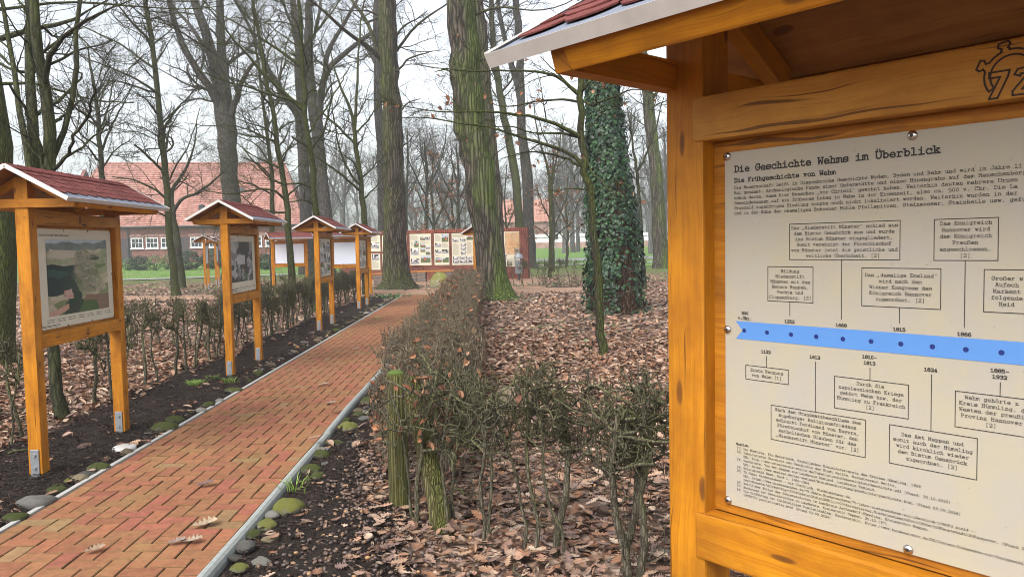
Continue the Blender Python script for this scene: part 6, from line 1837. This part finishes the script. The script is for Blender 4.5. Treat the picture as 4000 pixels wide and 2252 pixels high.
# hedge behind the left kiosks, bare stems below a clipped top
LEFT = [shrub_meshes(400 + k, .97, st, .17, .32, th, c1, 6, 3, lv, .70, whips=2, sway=.28) for k, (st, th, c1, lv) in enumerate(((1, 1.35, 7, 0), (2, 1.0, 5, 3), (1, 1.3, 8, 0), (1, 1.2, 7, 0), (2, .85, 4, 5)))]
DENSEL = [shrub_meshes(420 + k, 1.02, 3, .22, .24, .85, 7, 6, 4, 0, .40, whips=3, sway=.28) for k in range(3)]
y = 3.9; k = 0
while y < 22.8:
    if not 6.7 < y < 7.4:
        dens = y > 10.6
        shrub((DENSEL[k % 3] if dens else LEFT[k % 5]), xl(y) - 1.22 + rh.normal(0, .05), y, math.radians(92) + (math.pi if rh.random() < .5 else 0), 'bare stemmed hedge shrub in the row behind the left kiosks' if not dens else 'dense bare hedge shrub in the row behind the farther kiosks', 'hedge behind the kiosks' if not dens else 'far part of the hedge behind the kiosks', rh.uniform(.92, 1.06), rh.uniform(.96, 1.04) * (1.06 if dens else 1.0))
    y += rh.uniform(.30, .44); k += 1
# low hedge returning from the left row towards the barn side, and one right of the wall
for i in range(9):
    shrub(LEFT[i % 5], xl(12) - 1.6 - i * .38, 11.9 + .16 * i + rh.normal(0, .05), rh.uniform(-.2, .2), 'low bare hedge shrub in the cross row beyond the second kiosk', 'cross hedge left of the path', .95, .95)
for i in range(9):
    shrub(LEFT[(i + 1) % 5], .15 + i * .27, 28.2 + rh.normal(0, .1), rh.uniform(-.3, .3), 'thin low hedge shrub right of the brick wall', 'short hedge by the brick wall', 1.05, 1.05)

# ================================================================== SMALL THINGS
def fence_post():
    t = thing('fence_post', 'mossy upright wooden stake at the corner of the near hedge', 'post', (-.69, 4.46, 0))
    g = Geo(); n = 14
    prof = [(.060, -.05), (.061, .3), (.057, .6), (.056, .79), (.050, .812), (.0, .815)]
    g.lathe(prof, n); g.obj('stake', M['postwood'], t)
    g = Geo(); g.lathe([(.047, .813), (.040, .822), (.02, .828), (.0, .829)], n); g.obj('moss_cap', M['moss'], t)
    a, b = Vector((-.385, 4.08, -.03)), Vector((-.60, 4.34, .80))
    t2 = thing('leaning_brace', 'split mossy log leaning against the upright stake', 'post', (a.x, a.y, 0))
    rng = np.random.default_rng(2)
    P = np.array([[np.array(a.lerp(b, k / 11)) + rng.normal(0, .006, 3) - np.array([a.x, a.y, 0]) for k in range(12)]])
    V, F = tubes(P, np.linspace(.058, .048, 12)[None], 12); V = bumpy(V, 1, 12, 12, rng, .16)
    q = Geo(); q.add([tuple(v) for v in V], [tuple(f) for f in F], smooth=False); q.add([tuple(v) for v in V[-12:]], [tuple(range(12))])
    q.obj('log', M['postwood'], t2)
M['moss'] = plain('cushion_moss', (0.065, 0.11, 0.014), 0.95, 0, 0.5, 60, 0.6)
fence_post()

# stones along the kerbs
def stone_proto(seed, flat):
    rng = np.random.default_rng(seed)
    bm = bmesh.new(); bmesh.ops.create_icosphere(bm, subdivisions=3, radius=1.0)
    k = rng.normal(size=(7, 3)); k /= np.linalg.norm(k, axis=1, keepdims=True); w = rng.uniform(.55, .95, 7)
    V, C = [], []
    for v in bm.verts:
        p = np.array(v.co); d = k @ p
        p = p * (1 - .25 * np.clip(d - w, 0, 1).sum() * 2) * (1 + .09 * math.sin(4 * p[0] + seed + 2 * p[1]) + .06 * math.sin(7 * p[1] + 2 * seed) + .03 * math.sin(15 * p[0] + 11 * p[2]) + rng.normal(0, .012))
        V.append((p[0], p[1], p[2] * flat))
    F = [[v.index for v in f.verts] for f in bm.faces]
    bm.free()
    return np.array(V), np.array(F)
STP = [stone_proto(s, f) for s, f in ((1, .5), (2, .62), (3, .42), (4, .7))]
def mossy_stone_mat(name, c, moss, amt):
    m, nt, b = mat(name)
    tc = N(nt, 'TexCoord'); ob = tc.outputs['Object']
    oi = N(nt, 'ObjectInfo')
    f1, f2 = noise(nt, mapping(nt, ob, (1, 1, 1)), 2.2, 5, .65), noise(nt, ob, 14, 4, .7)
    base = mixc(nt, f2, tuple(x * .6 for x in c), tuple(x * 1.35 for x in c))
    v = N(nt, 'HueSaturation'); L(nt, math_(nt, 'ADD', math_(nt, 'MULTIPLY', oi.outputs['Random'], .7), .65), v.inputs['Value']); L(nt, base, v.inputs['Color'])
    geo = N(nt, 'NewGeometry'); sp = N(nt, 'SeparateXYZ'); L(nt, geo.outputs['Normal'], sp.inputs[0])
    mo = ramp(nt, math_(nt, 'ADD', math_(nt, 'ADD', f1, math_(nt, 'MULTIPLY', sp.outputs[2], .22)), amt - .62), [(.42, 0.0), (.58, 1.0)])
    mo = math_(nt, 'MULTIPLY', mo, ramp(nt, f2, [(.25, .35), (.55, 1.0)]))
    c = mixc(nt, mo, v.outputs[0], mixc(nt, f2, tuple(x * .5 for x in moss), tuple(x * 1.3 for x in moss)))
    L(nt, c, b.inputs['Base Color']); b.inputs['Roughness'].default_value = .9; b.inputs['Specular IOR Level'].default_value = .2
    bump(nt, b, f2, .9, .06)
    return m
SM = {'grey': mossy_stone_mat('grey_fieldstone', (.21, .20, .185), (.12, .15, .03), .30), 'mossy': mossy_stone_mat('mossy_fieldstone', (.19, .175, .13), (.10, .135, .02), .56),
      'tan': mossy_stone_mat('tan_fieldstone', (.34, .275, .18), (.16, .17, .04), .32), 'yellow': mossy_stone_mat('lichen_stone', (.37, .345, .235), (.27, .285, .05), .58), 'pale': mossy_stone_mat('pale_fieldstone', (.40, .38, .335), (.14, .17, .03), .2)}
STM = {(i, k): np_mesh('stone', STP[i][0], STP[i][1], SM[k], smooth=True) for i in range(4) for k in SM}
def stone(x, y, rx, ry, i, k, rz, label, group=None, z=0.0, sz=None):
    o = link('stone', STM[(i, k)])
    o.location = (x, y, z); o.rotation_euler = (rng_.normal(0, .08), rng_.normal(0, .08), rz); o.scale = (rx, ry, sz or (rx + ry) / 2)
    return tag(o, label, 'stone', group)
rs = np.random.default_rng(23)
def pstone(px, py, wpx, k, label, i=0, asp=.62, rz=0.0, group=None, sz=None):
    p = gnd(px, py); r = wpx / 2 * p[1] / 3000
    return stone(p[0], p[1], r, r * asp * 1.25, i, k, rz, label, group, .035, sz)
# right kerb, near to far (centre pixel, width)
pstone(1127, 2010, 140, 'yellow', 'big stone covered in yellow green lichen beside the right kerb', 1, .8, .4)
pstone(1065, 2035, 62, 'pale', 'pale grey stone below the big lichen stone', 1, .7, .2)
pstone(1045, 2072, 95, 'yellow', 'cream and yellow stone at the kerb below the big lichen stone', 0, .7, -.2)
pstone(990, 2112, 62, 'mossy', 'round mossy stone below the cream and yellow stone', 1, .8, 0)
pstone(962, 2160, 80, 'grey', 'purple grey stone with a leaf imprint near the bottom edge', 1, .9, .3)
pstone(1055, 2130, 75, 'tan', 'rough tan stone lying in the soil right of the kerb', 2, .6, .5)
pstone(920, 2205, 62, 'grey', 'rough grey stone near the bottom edge of the photo', 2, .8, .5)
pstone(1022, 2222, 92, 'pale', 'smooth pale oval stone near the bottom edge of the photo', 0, .6, .1)
pstone(935, 2245, 90, 'yellow', 'pale stone cut by the bottom edge beside the kerb', 0, .6, .1)
pstone(1240, 1880, 62, 'mossy', 'bright green mossy stone above the big lichen stone', 1, .8, .1)
pstone(1215, 1852, 100, 'mossy', 'long flat mossy stone beside the right kerb', 0, .55, 0)
pstone(1258, 1795, 72, 'mossy', 'grey green stone touching the right kerb', 1, .7, .3)
pstone(1260, 1773, 60, 'pale', 'small pale flat stone on the grey green stone', 2, .5, .3)
pstone(1303, 1748, 80, 'mossy', 'flat moss topped stone by the right kerb', 2, .5, .2)
pstone(1358, 1686, 88, 'yellow', 'speckled cream stone by the middle of the right kerb', 1, .7, 0)
pstone(1398, 1634, 58, 'mossy', 'yellow green flat stone above the speckled cream stone', 0, .5, .1)
pstone(1425, 1650, 60, 'grey', 'smooth grey flat stone right of the yellow green one', 0, .5, .1)
pstone(1400, 1618, 55, 'tan', 'ochre flat stone stacked behind the yellow green one', 0, .45, .1)
pstone(1440, 1583, 70, 'mossy', 'rough stone half covered in bright moss by the hedge corner', 1, .7, .2)
pstone(1355, 1655, 34, 'mossy', 'small dark mossy stone in the row by the right kerb', 1, .8, .2)
y = 8.2
while y < 20:
    stone(xr(y) + .17 + rs.normal(0, .03), y, rs.uniform(.05, .10), rs.uniform(.05, .10), int(rs.integers(0, 4)), ['grey', 'mossy', 'tan', 'pale'][int(rs.integers(0, 4))], rs.uniform(0, 6), 'small field stone in the row between the right kerb and the hedge', 'stones along the right kerb', .015)
    y += rs.uniform(.2, .4)
y = 4.8
while y < 7.9:
    stone(xr(y) + .16 + rs.uniform(0, .16), y, rs.uniform(.025, .045), rs.uniform(.025, .045), int(rs.integers(0, 4)), ['grey', 'tan', 'pale', 'mossy'][int(rs.integers(0, 4))], rs.uniform(0, 6), 'fist sized pebble among the larger stones by the right kerb', 'pebbles by the right kerb', .02)
    y += rs.uniform(.10, .22)
# left kerb
pstone(140, 1985, 145, 'grey', 'large flat slab of dark rock by the left kerb', 2, .7, .5)
pstone(58, 2045, 95, 'mossy', 'flat mossy rock below the large dark slab', 2, .7, .4)
pstone(216, 1935, 78, 'mossy', 'green grey rock above the large dark slab', 2, .6, .3)
pstone(312, 1888, 62, 'tan', 'rounded tan stone by the left kerb near the leftmost kiosk', 1, .7, .1)
pstone(266, 1898, 32, 'yellow', 'small yellow stone left of the rounded tan stone', 1, .8, 0)
pstone(385, 1845, 100, 'mossy', 'long mossy stone by the left kerb', 0, .5, .3)
pstone(340, 1870, 66, 'grey', 'dark flat stone between the tan and the long mossy stone', 2, .6, .3)
pstone(497, 1783, 50, 'tan', 'cream stone next to the pale disc by the left kerb', 1, .7, .2)
pstone(640, 1688, 125, 'mossy', 'broad mossy stone by the left kerb below the two kiosks', 0, .5, .3)
pstone(685, 1655, 88, 'mossy', 'flat mossy stone just above the broad mossy one', 0, .5, .2)
pstone(812, 1596, 62, 'mossy', 'vivid green mossy stone by the left kerb', 0, .55, .3)
pstone(787, 1617, 55, 'pale', 'smooth pale stone beside the vivid green mossy stone', 0, .6, .1)
pstone(858, 1577, 35, 'pale', 'whitish stone above the vivid green mossy stone', 1, .6, .1)
pstone(910, 1538, 70, 'mossy', 'flat moss stone in the left row near the second kiosk', 2, .5, .2)
y = 3.6
while y < 22.8:
    if rs.random() < (.45 if y < 9 else .95):
        k = ['grey', 'mossy', 'tan', 'pale', 'mossy'][int(rs.integers(0, 5))]
        r = rs.uniform(.03, .05) if y < 9 else rs.uniform(.035, .085)
        stone(xl(y) - .13 - rs.uniform(0, .10 if y < 9 else .2), y, r, r * rs.uniform(.7, 1.2), int(rs.integers(0, 4)), k, rs.uniform(0, 6), 'small field stone in the row along the left kerb' if y < 9 else 'field stone in the far part of the row along the left kerb', 'stones along the left kerb' if y < 9 else 'far stones along the left kerb', .012)
    y += rs.uniform(.09, .2)
p = gnd(1480, 1560); stone(-.02, 7.1, .17, .12, 3, 'tan', .3, 'pointed tan rock among the leaves behind the near hedge', None, .06, .26)
o = stone(at(1718, 1076, 28)[0], 28.0, .42, .34, 1, 'yellow', .2, 'yellow green mossy boulder in front of the long bench', None, .18, .62); o.name = 'boulder'
p = gnd(487, 1765)
g = Geo(); g.lathe([(.085, .0), (.085, .022), (.070, .03), (.0, .031)], 24, (0, 0, 0)); o = g.obj('ground_disc', M['flash'])
o.location = (p[0], p[1], .022); tag(o, 'round pale metal disc lying flat by the left kerb', 'disc')

# leaves lying singly on the path
tv, tf = leaf_template('oak')
for i, (px, py, sz, c, rz, lab) in enumerate(((797, 2054, .15, (.56, .43, .29), .6, 'pale lobed oak leaf on the path near the right kerb'), (745, 2118, .12, (.52, .40, .29), .2, 'pale oak leaf at the right of a pair low on the path'), (688, 2122, .10, (.38, .28, .24), .5, 'greyish oak leaf at the left of a pair low on the path'),
        (367, 2154, .11, (.47, .33, .22), .7, 'tan oak leaf near the bottom left of the path'), (800, 1896, .12, (.26, .16, .15), .5, 'dark purplish leaf in the middle of the path'), (1262, 1505, .14, (.55, .42, .28), .2, 'tan leaf in the upper middle of the path'), (1318, 1612, .12, (.33, .18, .10), .1, 'brown curled leaf beside the right kerb on the path'),
        (1290, 1577, .11, (.55, .44, .31), .2, 'pale leaf high on the path near the right kerb'), (1225, 1745, .11, (.50, .30, .22), .2, 'pinkish leaf lying across the right kerb'), (750, 1883, .05, (.07, .05, .045), .2, 'small black leaf scrap on the path'), (1390, 1365, .11, (.58, .50, .40), .2, 'whitish scrap of leaf far up the path'))):
    p = gnd(px, py, .03)
    V = tv * sz; V = V + np.array([0, 0, .012]); V[:, 2] += .25 * np.abs(V[:, 1])
    C = np.tile(np.array(c) * .55, (len(V), 1)) * RNG.uniform(.85, 1.1, (len(V), 1))
    o = link('oak_leaf', np_mesh('oak_leaf', V, tf, M['leaf'], C)); o.location = (p[0], p[1], .028 if i != 8 else .085); o.rotation_euler = (0.05, -.05, rz); tag(o, lab, 'leaf', 'leaves on the brick path')

# leaf litter
def litter():
    r = np.random.default_rng(71)
    def pts(n, y0, y1, wmin=-1e9, wmax=1e9):
        y = np.sqrt(r.uniform(y0 ** 2, y1 ** 2, n)); x = y * r.uniform(-.74, .72, n)
        return x, y
    def ok(x, y, dens_bed):
        a, b = xl(y), xr(y)
        inpath = (x > a - .06) & (x < b + .10) & (y < 24.4)
        lbed = (x <= a - .06) & (x > a - 1.15 - .12 * np.sin(y * 2.1)) & (y < 23.6)
        rbed = (x >= b + .10) & (x < b + .50 + .10 * np.sin(y * 3.0) + np.where(y < 4.3, .25, 0)) & (y < 21)
        cross = (y > 24.1) & (y < 27.0) & (x > -16) & (x < 3.2) | (y >= 26.9) & (y < 36.2) & (x > -6.8) & (x < 1.2)
        u = r.random(len(x))
        return ~inpath & ~cross & (~(lbed | rbed) | (u < dens_bed))
    out = []
    tv, tf = leaf_template('oak')
    x, y = pts(6600, 2.0, 6.2); m = ok(x, y, .10); x, y = x[m], y[m]; n = len(x)
    V, F, C = scatter(tv, tf, np.stack([x, y, r.uniform(.008, .055, n)], 1), r.uniform(0, 6.28, n), r.normal(0, .26, n), np.stack([r.uniform(.05, .12, n), r.uniform(.05, .11, n), r.uniform(.02, .10, n)], 1), DRY[r.integers(0, len(DRY), n)] * r.uniform(.75, 1.15, (n, 1)))
    out.append((V, F, C))
    tv, tf = leaf_template('oval')
    x, y = pts(15000, 2.0, 7.0); m = ok(x, y, .12); x, y = x[m], y[m]; n = len(x)
    V, F, C = scatter(tv, tf, np.stack([x, y, r.uniform(.004, .04, n)], 1), r.uniform(0, 6.28, n), r.normal(0, .45, n), np.stack([r.uniform(.02, .07, n), r.uniform(.015, .05, n), r.uniform(.01, .06, n)], 1), DRY[r.integers(0, len(DRY), n)] * r.uniform(.4, 1.05, (n, 1)))
    out.append((V, F, C))
    x, y = pts(26000, 5.8, 13.0); m = ok(x, y, .10); x, y = x[m], y[m]; n = len(x)
    V, F, C = scatter(tv, tf, np.stack([x, y, r.uniform(.008, .05, n)], 1), r.uniform(0, 6.28, n), r.normal(0, .40, n), np.stack([r.uniform(.07, .13, n), r.uniform(.06, .12, n), r.uniform(.03, .14, n)], 1), DRY[r.integers(0, len(DRY), n)] * r.uniform(.75, 1.15, (n, 1)))
    out.append((V, F, C))
    tv, tf = leaf_template('card')
    x, y = pts(52000, 12.5, 36.0); m = ok(x, y, .12) & ((y < 29) | (r.random(len(x)) < .35)); x, y = x[m], y[m]; n = len(x)
    V, F, C = scatter(tv, tf, np.stack([x, y, r.uniform(.012, .05, n)], 1), r.uniform(0, 6.28, n), r.normal(0, .45, n), r.uniform(.09, .16, n), DRY[r.integers(0, len(DRY), n)] * r.uniform(.75, 1.15, (n, 1)))
    out.append((V, F, C))
    o, Vs, Fs, Cs = 0, [], [], []
    for V, F, C in out: Vs.append(V); Fs.append(F + o); Cs.append(C); o += len(V)
    tag(link('leaf_litter', np_mesh('leaf_litter', np.concatenate(Vs), np.concatenate(Fs), M['leaf'], np.concatenate(Cs))), 'carpet of fallen brown oak leaves under the trees', 'leaf litter', kind='stuff')
litter()
def mulch():
    r = np.random.default_rng(6)
    tv = np.array([(-.5, -.2, 0), (.5, -.16, .05), (.45, .2, .1), (-.5, .16, .05), (0, 0, .28)]); tf = np.array([(0, 1, 4), (1, 2, 4), (2, 3, 4), (3, 0, 4)])
    pos = []
    n = 21000
    y = 1.8 + (r.random(n) ** 1.7) * 15; x = xl(y) - .06 - r.uniform(0, 1.10, n); pos.append(np.stack([x, y, .03 + .03 * np.sin((xl(y) - x) * 2.7)], 1))
    n = 9000
    y = 1.8 + r.random(n) ** 1.5 * 12; x = xr(y) + .10 + r.uniform(0, 1, n) * np.where(y < 4.6, .85, .5); pos.append(np.stack([x, y, .03 + .012 * r.random(n)], 1))
    pos = np.concatenate(pos); n = len(pos)
    c = np.array([.024, .017, .014]) * r.uniform(.4, 2.3, (n, 1))
    V, F, C = scatter(tv, tf, pos, r.uniform(0, 6.28, n), r.normal(0, .3, n), np.stack([r.uniform(.012, .045, n), r.uniform(.012, .03, n), r.uniform(.012, .03, n)], 1), c)
    tag(link('bark_mulch', np_mesh('bark_mulch', V, F, M['chip'], C)), 'dark crumbly bark mulch covering the beds along the path', 'mulch', kind='stuff')
    # acorns
    bm = bmesh.new(); bmesh.ops.create_icosphere(bm, subdivisions=2, radius=.5)
    tv = np.array([v.co[:] for v in bm.verts]); tv[:, 0] *= 1.0 + .25 * (tv[:, 0] > 0); tv[:, 1:] *= .72; tf = np.array([[v.index for v in f.verts] for f in bm.faces]); bm.free()
    n = 2600
    y = 2.3 + r.random(n) * 4.6; x = np.where(r.random(n) < .72, xr(y) + .25 + r.gamma(2.2, .22, n), r.uniform(-1.0, .9, n))
    k = (x > xr(y) + .2) & (x < 1.4); x, y = x[k], y[k]; n = len(x)
    pal = np.array([(.115, .075, .055), (.085, .06, .05), (.17, .10, .06), (.30, .17, .08), (.06, .045, .04), (.13, .09, .075)])
    c = pal[r.choice(6, n, p=[.3, .25, .18, .05, .12, .10])] * r.uniform(.75, 1.2, (n, 1))
    V, F, C = scatter(tv, tf, np.stack([x, y, r.uniform(.020, .045, n)], 1), r.uniform(0, 6.28, n), r.normal(0, .3, n), r.uniform(.020, .030, n), c)
    me = np_mesh('acorns', V, F, M['acorn'], C, smooth=True)
    tag(link('acorns', me), 'fallen brown acorns strewn over the soil by the near hedge', 'acorns', kind='stuff')
mulch()

# fallen sticks
def sticks():
    r = np.random.default_rng(15)
    for i in range(12):
        y = r.uniform(3.2, 9); x = r.uniform(-.6, .8) if i % 3 else xl(y) - r.uniform(.5, 2.2)
        d = r.uniform(0, 3.14); l = r.uniform(.25, .6)
        P = np.array([[(l * (k / 7 - .5) * math.cos(d) + r.normal(0, .012), l * (k / 7 - .5) * math.sin(d) + r.normal(0, .012), .045 + .01 * math.sin(k)) for k in range(8)]])
        V, F = tubes(P, np.linspace(.010, .004, 8)[None], 6)
        o = link('fallen_stick', np_mesh('fallen_stick', V, F, M['hedge'], smooth=True)); o.location = (x, y, 0)
        tag(o, 'thin dry stick lying among the fallen leaves', 'stick', 'sticks on the ground')
sticks()

# grass tufts, ground cover, bushes
def blades(r, n, h, spread, col, w=.006):
    P = np.zeros((n, 5, 3)); a = r.uniform(0, 6.28, n); d = np.abs(r.normal(0, spread, n)); le = r.uniform(.3, 1.0, n) * .8
    for k in range(5):
        t = k / 4
        P[:, k, 0] = np.cos(a) * (d + le * h * t ** 2); P[:, k, 1] = np.sin(a) * (d + le * h * t ** 2); P[:, k, 2] = h * r.uniform(.8, 1.1, n) * (t - .35 * t ** 2)
    V, F = tubes(P, np.tile(np.array([w, w * .9, w * .7, w * .5, w * .1]), (n, 1)), 3)
    return V, F, np.repeat(np.array(col) * r.uniform(.6, 1.3, (n, 1)), 15, 0)
for px, py, n, h, s, lab in ((762, 1522, 90, .12, .045, 'bright green grass tuft in the bed below the second kiosk'), (893, 1505, 40, .10, .05, 'thin grass tuft close to the post of the second kiosk'), (832, 1492, 25, .09, .05, 'sparse grass shoots left of the second kiosk'), (1150, 1935, 16, .14, .06, 'few thin grass blades behind the big lichen stone'), (1470, 1250, 20, .08, .05, 'little grass tuft by the far end of the left kerb')):
    r = np.random.default_rng(int(px)); p = gnd(px, py)
    V, F, C = blades(r, n, h, s, (.17, .27, .045), .003)
    o = link('grass_tuft', np_mesh('grass_tuft', V, F, M['green'], C)); o.location = (p[0], p[1], .03); tag(o, lab, 'grass tuft')
def cover():
    r = np.random.default_rng(90)
    tv, tf = leaf_template('card')
    cs = [(-4.4, 28.0, 1.5, 800, (.04, .075, .03)), (-3.6, 23.2, .55, 300, (.06, .14, .03)), (1.0, 27.8, 1.6, 500, (.05, .085, .03)), (-.2, 21.0, .8, 160, (.07, .12, .03)), (2.4, 16.6, 1.0, 130, (.03, .07, .03)), (-11.4, 27.5, 2.4, 500, (.05, .075, .03)), (-9.5, 25.0, 2.5, 350, (.05, .08, .03)), (.6, 12.0, 1.5, 45, (.05, .10, .03)), (1.4, 14.0, 1.2, 50, (.05, .10, .03))]
    Vs, Fs, Cs, o = [], [], [], 0
    for x, y, s, n, c in cs:
        pos = np.stack([x + r.normal(0, s * .6, n), y + r.normal(0, s * .6, n), r.uniform(.03, .12, n)], 1)
        V, F, C = scatter(tv, tf, pos, r.uniform(0, 6.28, n), r.normal(0, .5, n), r.uniform(.05, .11, n), np.array(c) * r.uniform(.5, 1.6, (n, 1)))
        Vs.append(V); Fs.append(F + o); Cs.append(C); o += len(V)
    tag(link('ground_cover', np_mesh('ground_cover', np.concatenate(Vs), np.concatenate(Fs), M['green'], np.concatenate(Cs))), 'patches of low green ground cover at the foot of the trees', 'ground cover', kind='stuff')
    n = 26000
    y = r.uniform(28, 62, n); x = y * r.uniform(-.62, .5, n)
    k = (y > 43.5) & (x < -8) | (y > 47.5) | (r.random(n) < .20) & ~((x > -7) & (x < 1.4) & (y < 36.5))
    x, y = x[k], y[k]; n = len(x)
    V, F, C = scatter(np.array([(-.05, 0, 0), (.05, 0, 0), (.03, .02, .5), (-.01, .03, 1.0)]), np.array([(0, 1, 2, 3)]), np.stack([x, y, zg(y) + .0], 1), r.uniform(0, 6.28, n), r.normal(0, .35, n), r.uniform(.08, .20, n), np.array([.11, .21, .03]) * r.uniform(.5, 1.4, (n, 1)))
    tag(link('lawn_blades', np_mesh('lawn_blades', V, F, M['green'], C)), 'short green grass blades of the lawn before the barn', 'grass', kind='stuff')
cover()
def bush(px, py, Y, rx, ry, rz, n, col, label, size=.10, cat='bush', round_=True):
    r = np.random.default_rng(int(px)); p = at(px, py, Y); bz = float(zg(Y))
    t = thing('garden_bush', label, cat, (p[0], Y, bz))
    d = r.normal(size=(n, 3)); d /= np.linalg.norm(d, axis=1, keepdims=True)
    q = d * (r.uniform(.55, 1.0, n) ** .5)[:, None] * (1 + .10 * np.sin(4 * d[:, :1] * 3 + 2) + .08 * np.sin(9 * d[:, 2:3]))
    pos = q * [rx, ry, rz] + [0, 0, rz * .96]
    tv, tf = leaf_template('card')
    V, F, C = scatter(tv, tf, pos, r.uniform(0, 6.28, n), r.uniform(0, 1.5, n), r.uniform(.6, 1.3, n) * size, np.array(col) * r.uniform(.45, 1.5, (n, 1)))
    link('foliage', np_mesh('foliage', V, F, M['green'], C), t)
    P = np.array([[(0, 0, -.05), (0, 0, rz * .5), (0, 0, rz)]] * 6, float)
    for k in range(6): P[k, 1:, :2] += r.normal(0, rx * .3, (2, 2))
    V, F = tubes(P, np.tile([.05, .03, .012], (6, 1)), 5); link('stem', np_mesh('stem', V, F, M['beech']), t)
bush(547, 1045, 55, .78, .7, .52, 2600, (.022, .048, .018), 'round dark clipped bush below the first two barn windows', .11)
bush(735, 1040, 54, .95, .8, .68, 2600, (.025, .060, .022), 'dark green shrub left of the small far kiosk', .13)
bush(830, 1040, 55, .85, .8, .70, 2400, (.025, .060, .022), 'dark green shrub between the far kiosk and the second kiosk', .13)
bush(880, 1045, 56, .7, .8, .66, 1600, (.025, .060, .022), 'dark green shrub behind the post of the second kiosk', .13)
bush(605, 1040, 54, .55, .5, .55, 420, (.09, .16, .04), 'loose light green shrub right of the round dark bush', .14)
bush(655, 1040, 56, .5, .5, .52, 380, (.09, .16, .04), 'loose light green shrub just left of the slender mossy tree', .14)
bush(500, 1040, 55, .5, .5, .45, 300, (.07, .14, .03), 'loose green shrub beside the right post of the leftmost kiosk', .14)
bush(1040, 1040, 52, .6, .6, .55, 1500, (.025, .06, .022), 'dark green shrub right of the second kiosk', .13)

# ================================================================== AIR
def haze():
    g = Geo()
    g.box((0, 175, 17), (560, 420, 37.0))
    m = bpy.data.materials.new('haze_air'); m.use_nodes = True
    nt = m.node_tree; nt.nodes.clear()
    v = nt.nodes.new('ShaderNodeVolumePrincipled')
    v.inputs['Color'].default_value = (0.93, 0.96, 1.0, 1)
    v.inputs['Density'].default_value = 0.0016
    v.inputs['Anisotropy'].default_value = 0.2
    o = nt.nodes.new('ShaderNodeOutputMaterial'); nt.links.new(v.outputs[0], o.inputs['Volume'])
    tag(g.obj('haze', m), 'thin pale winter haze in the air between the trees', 'haze', kind='stuff')
haze()
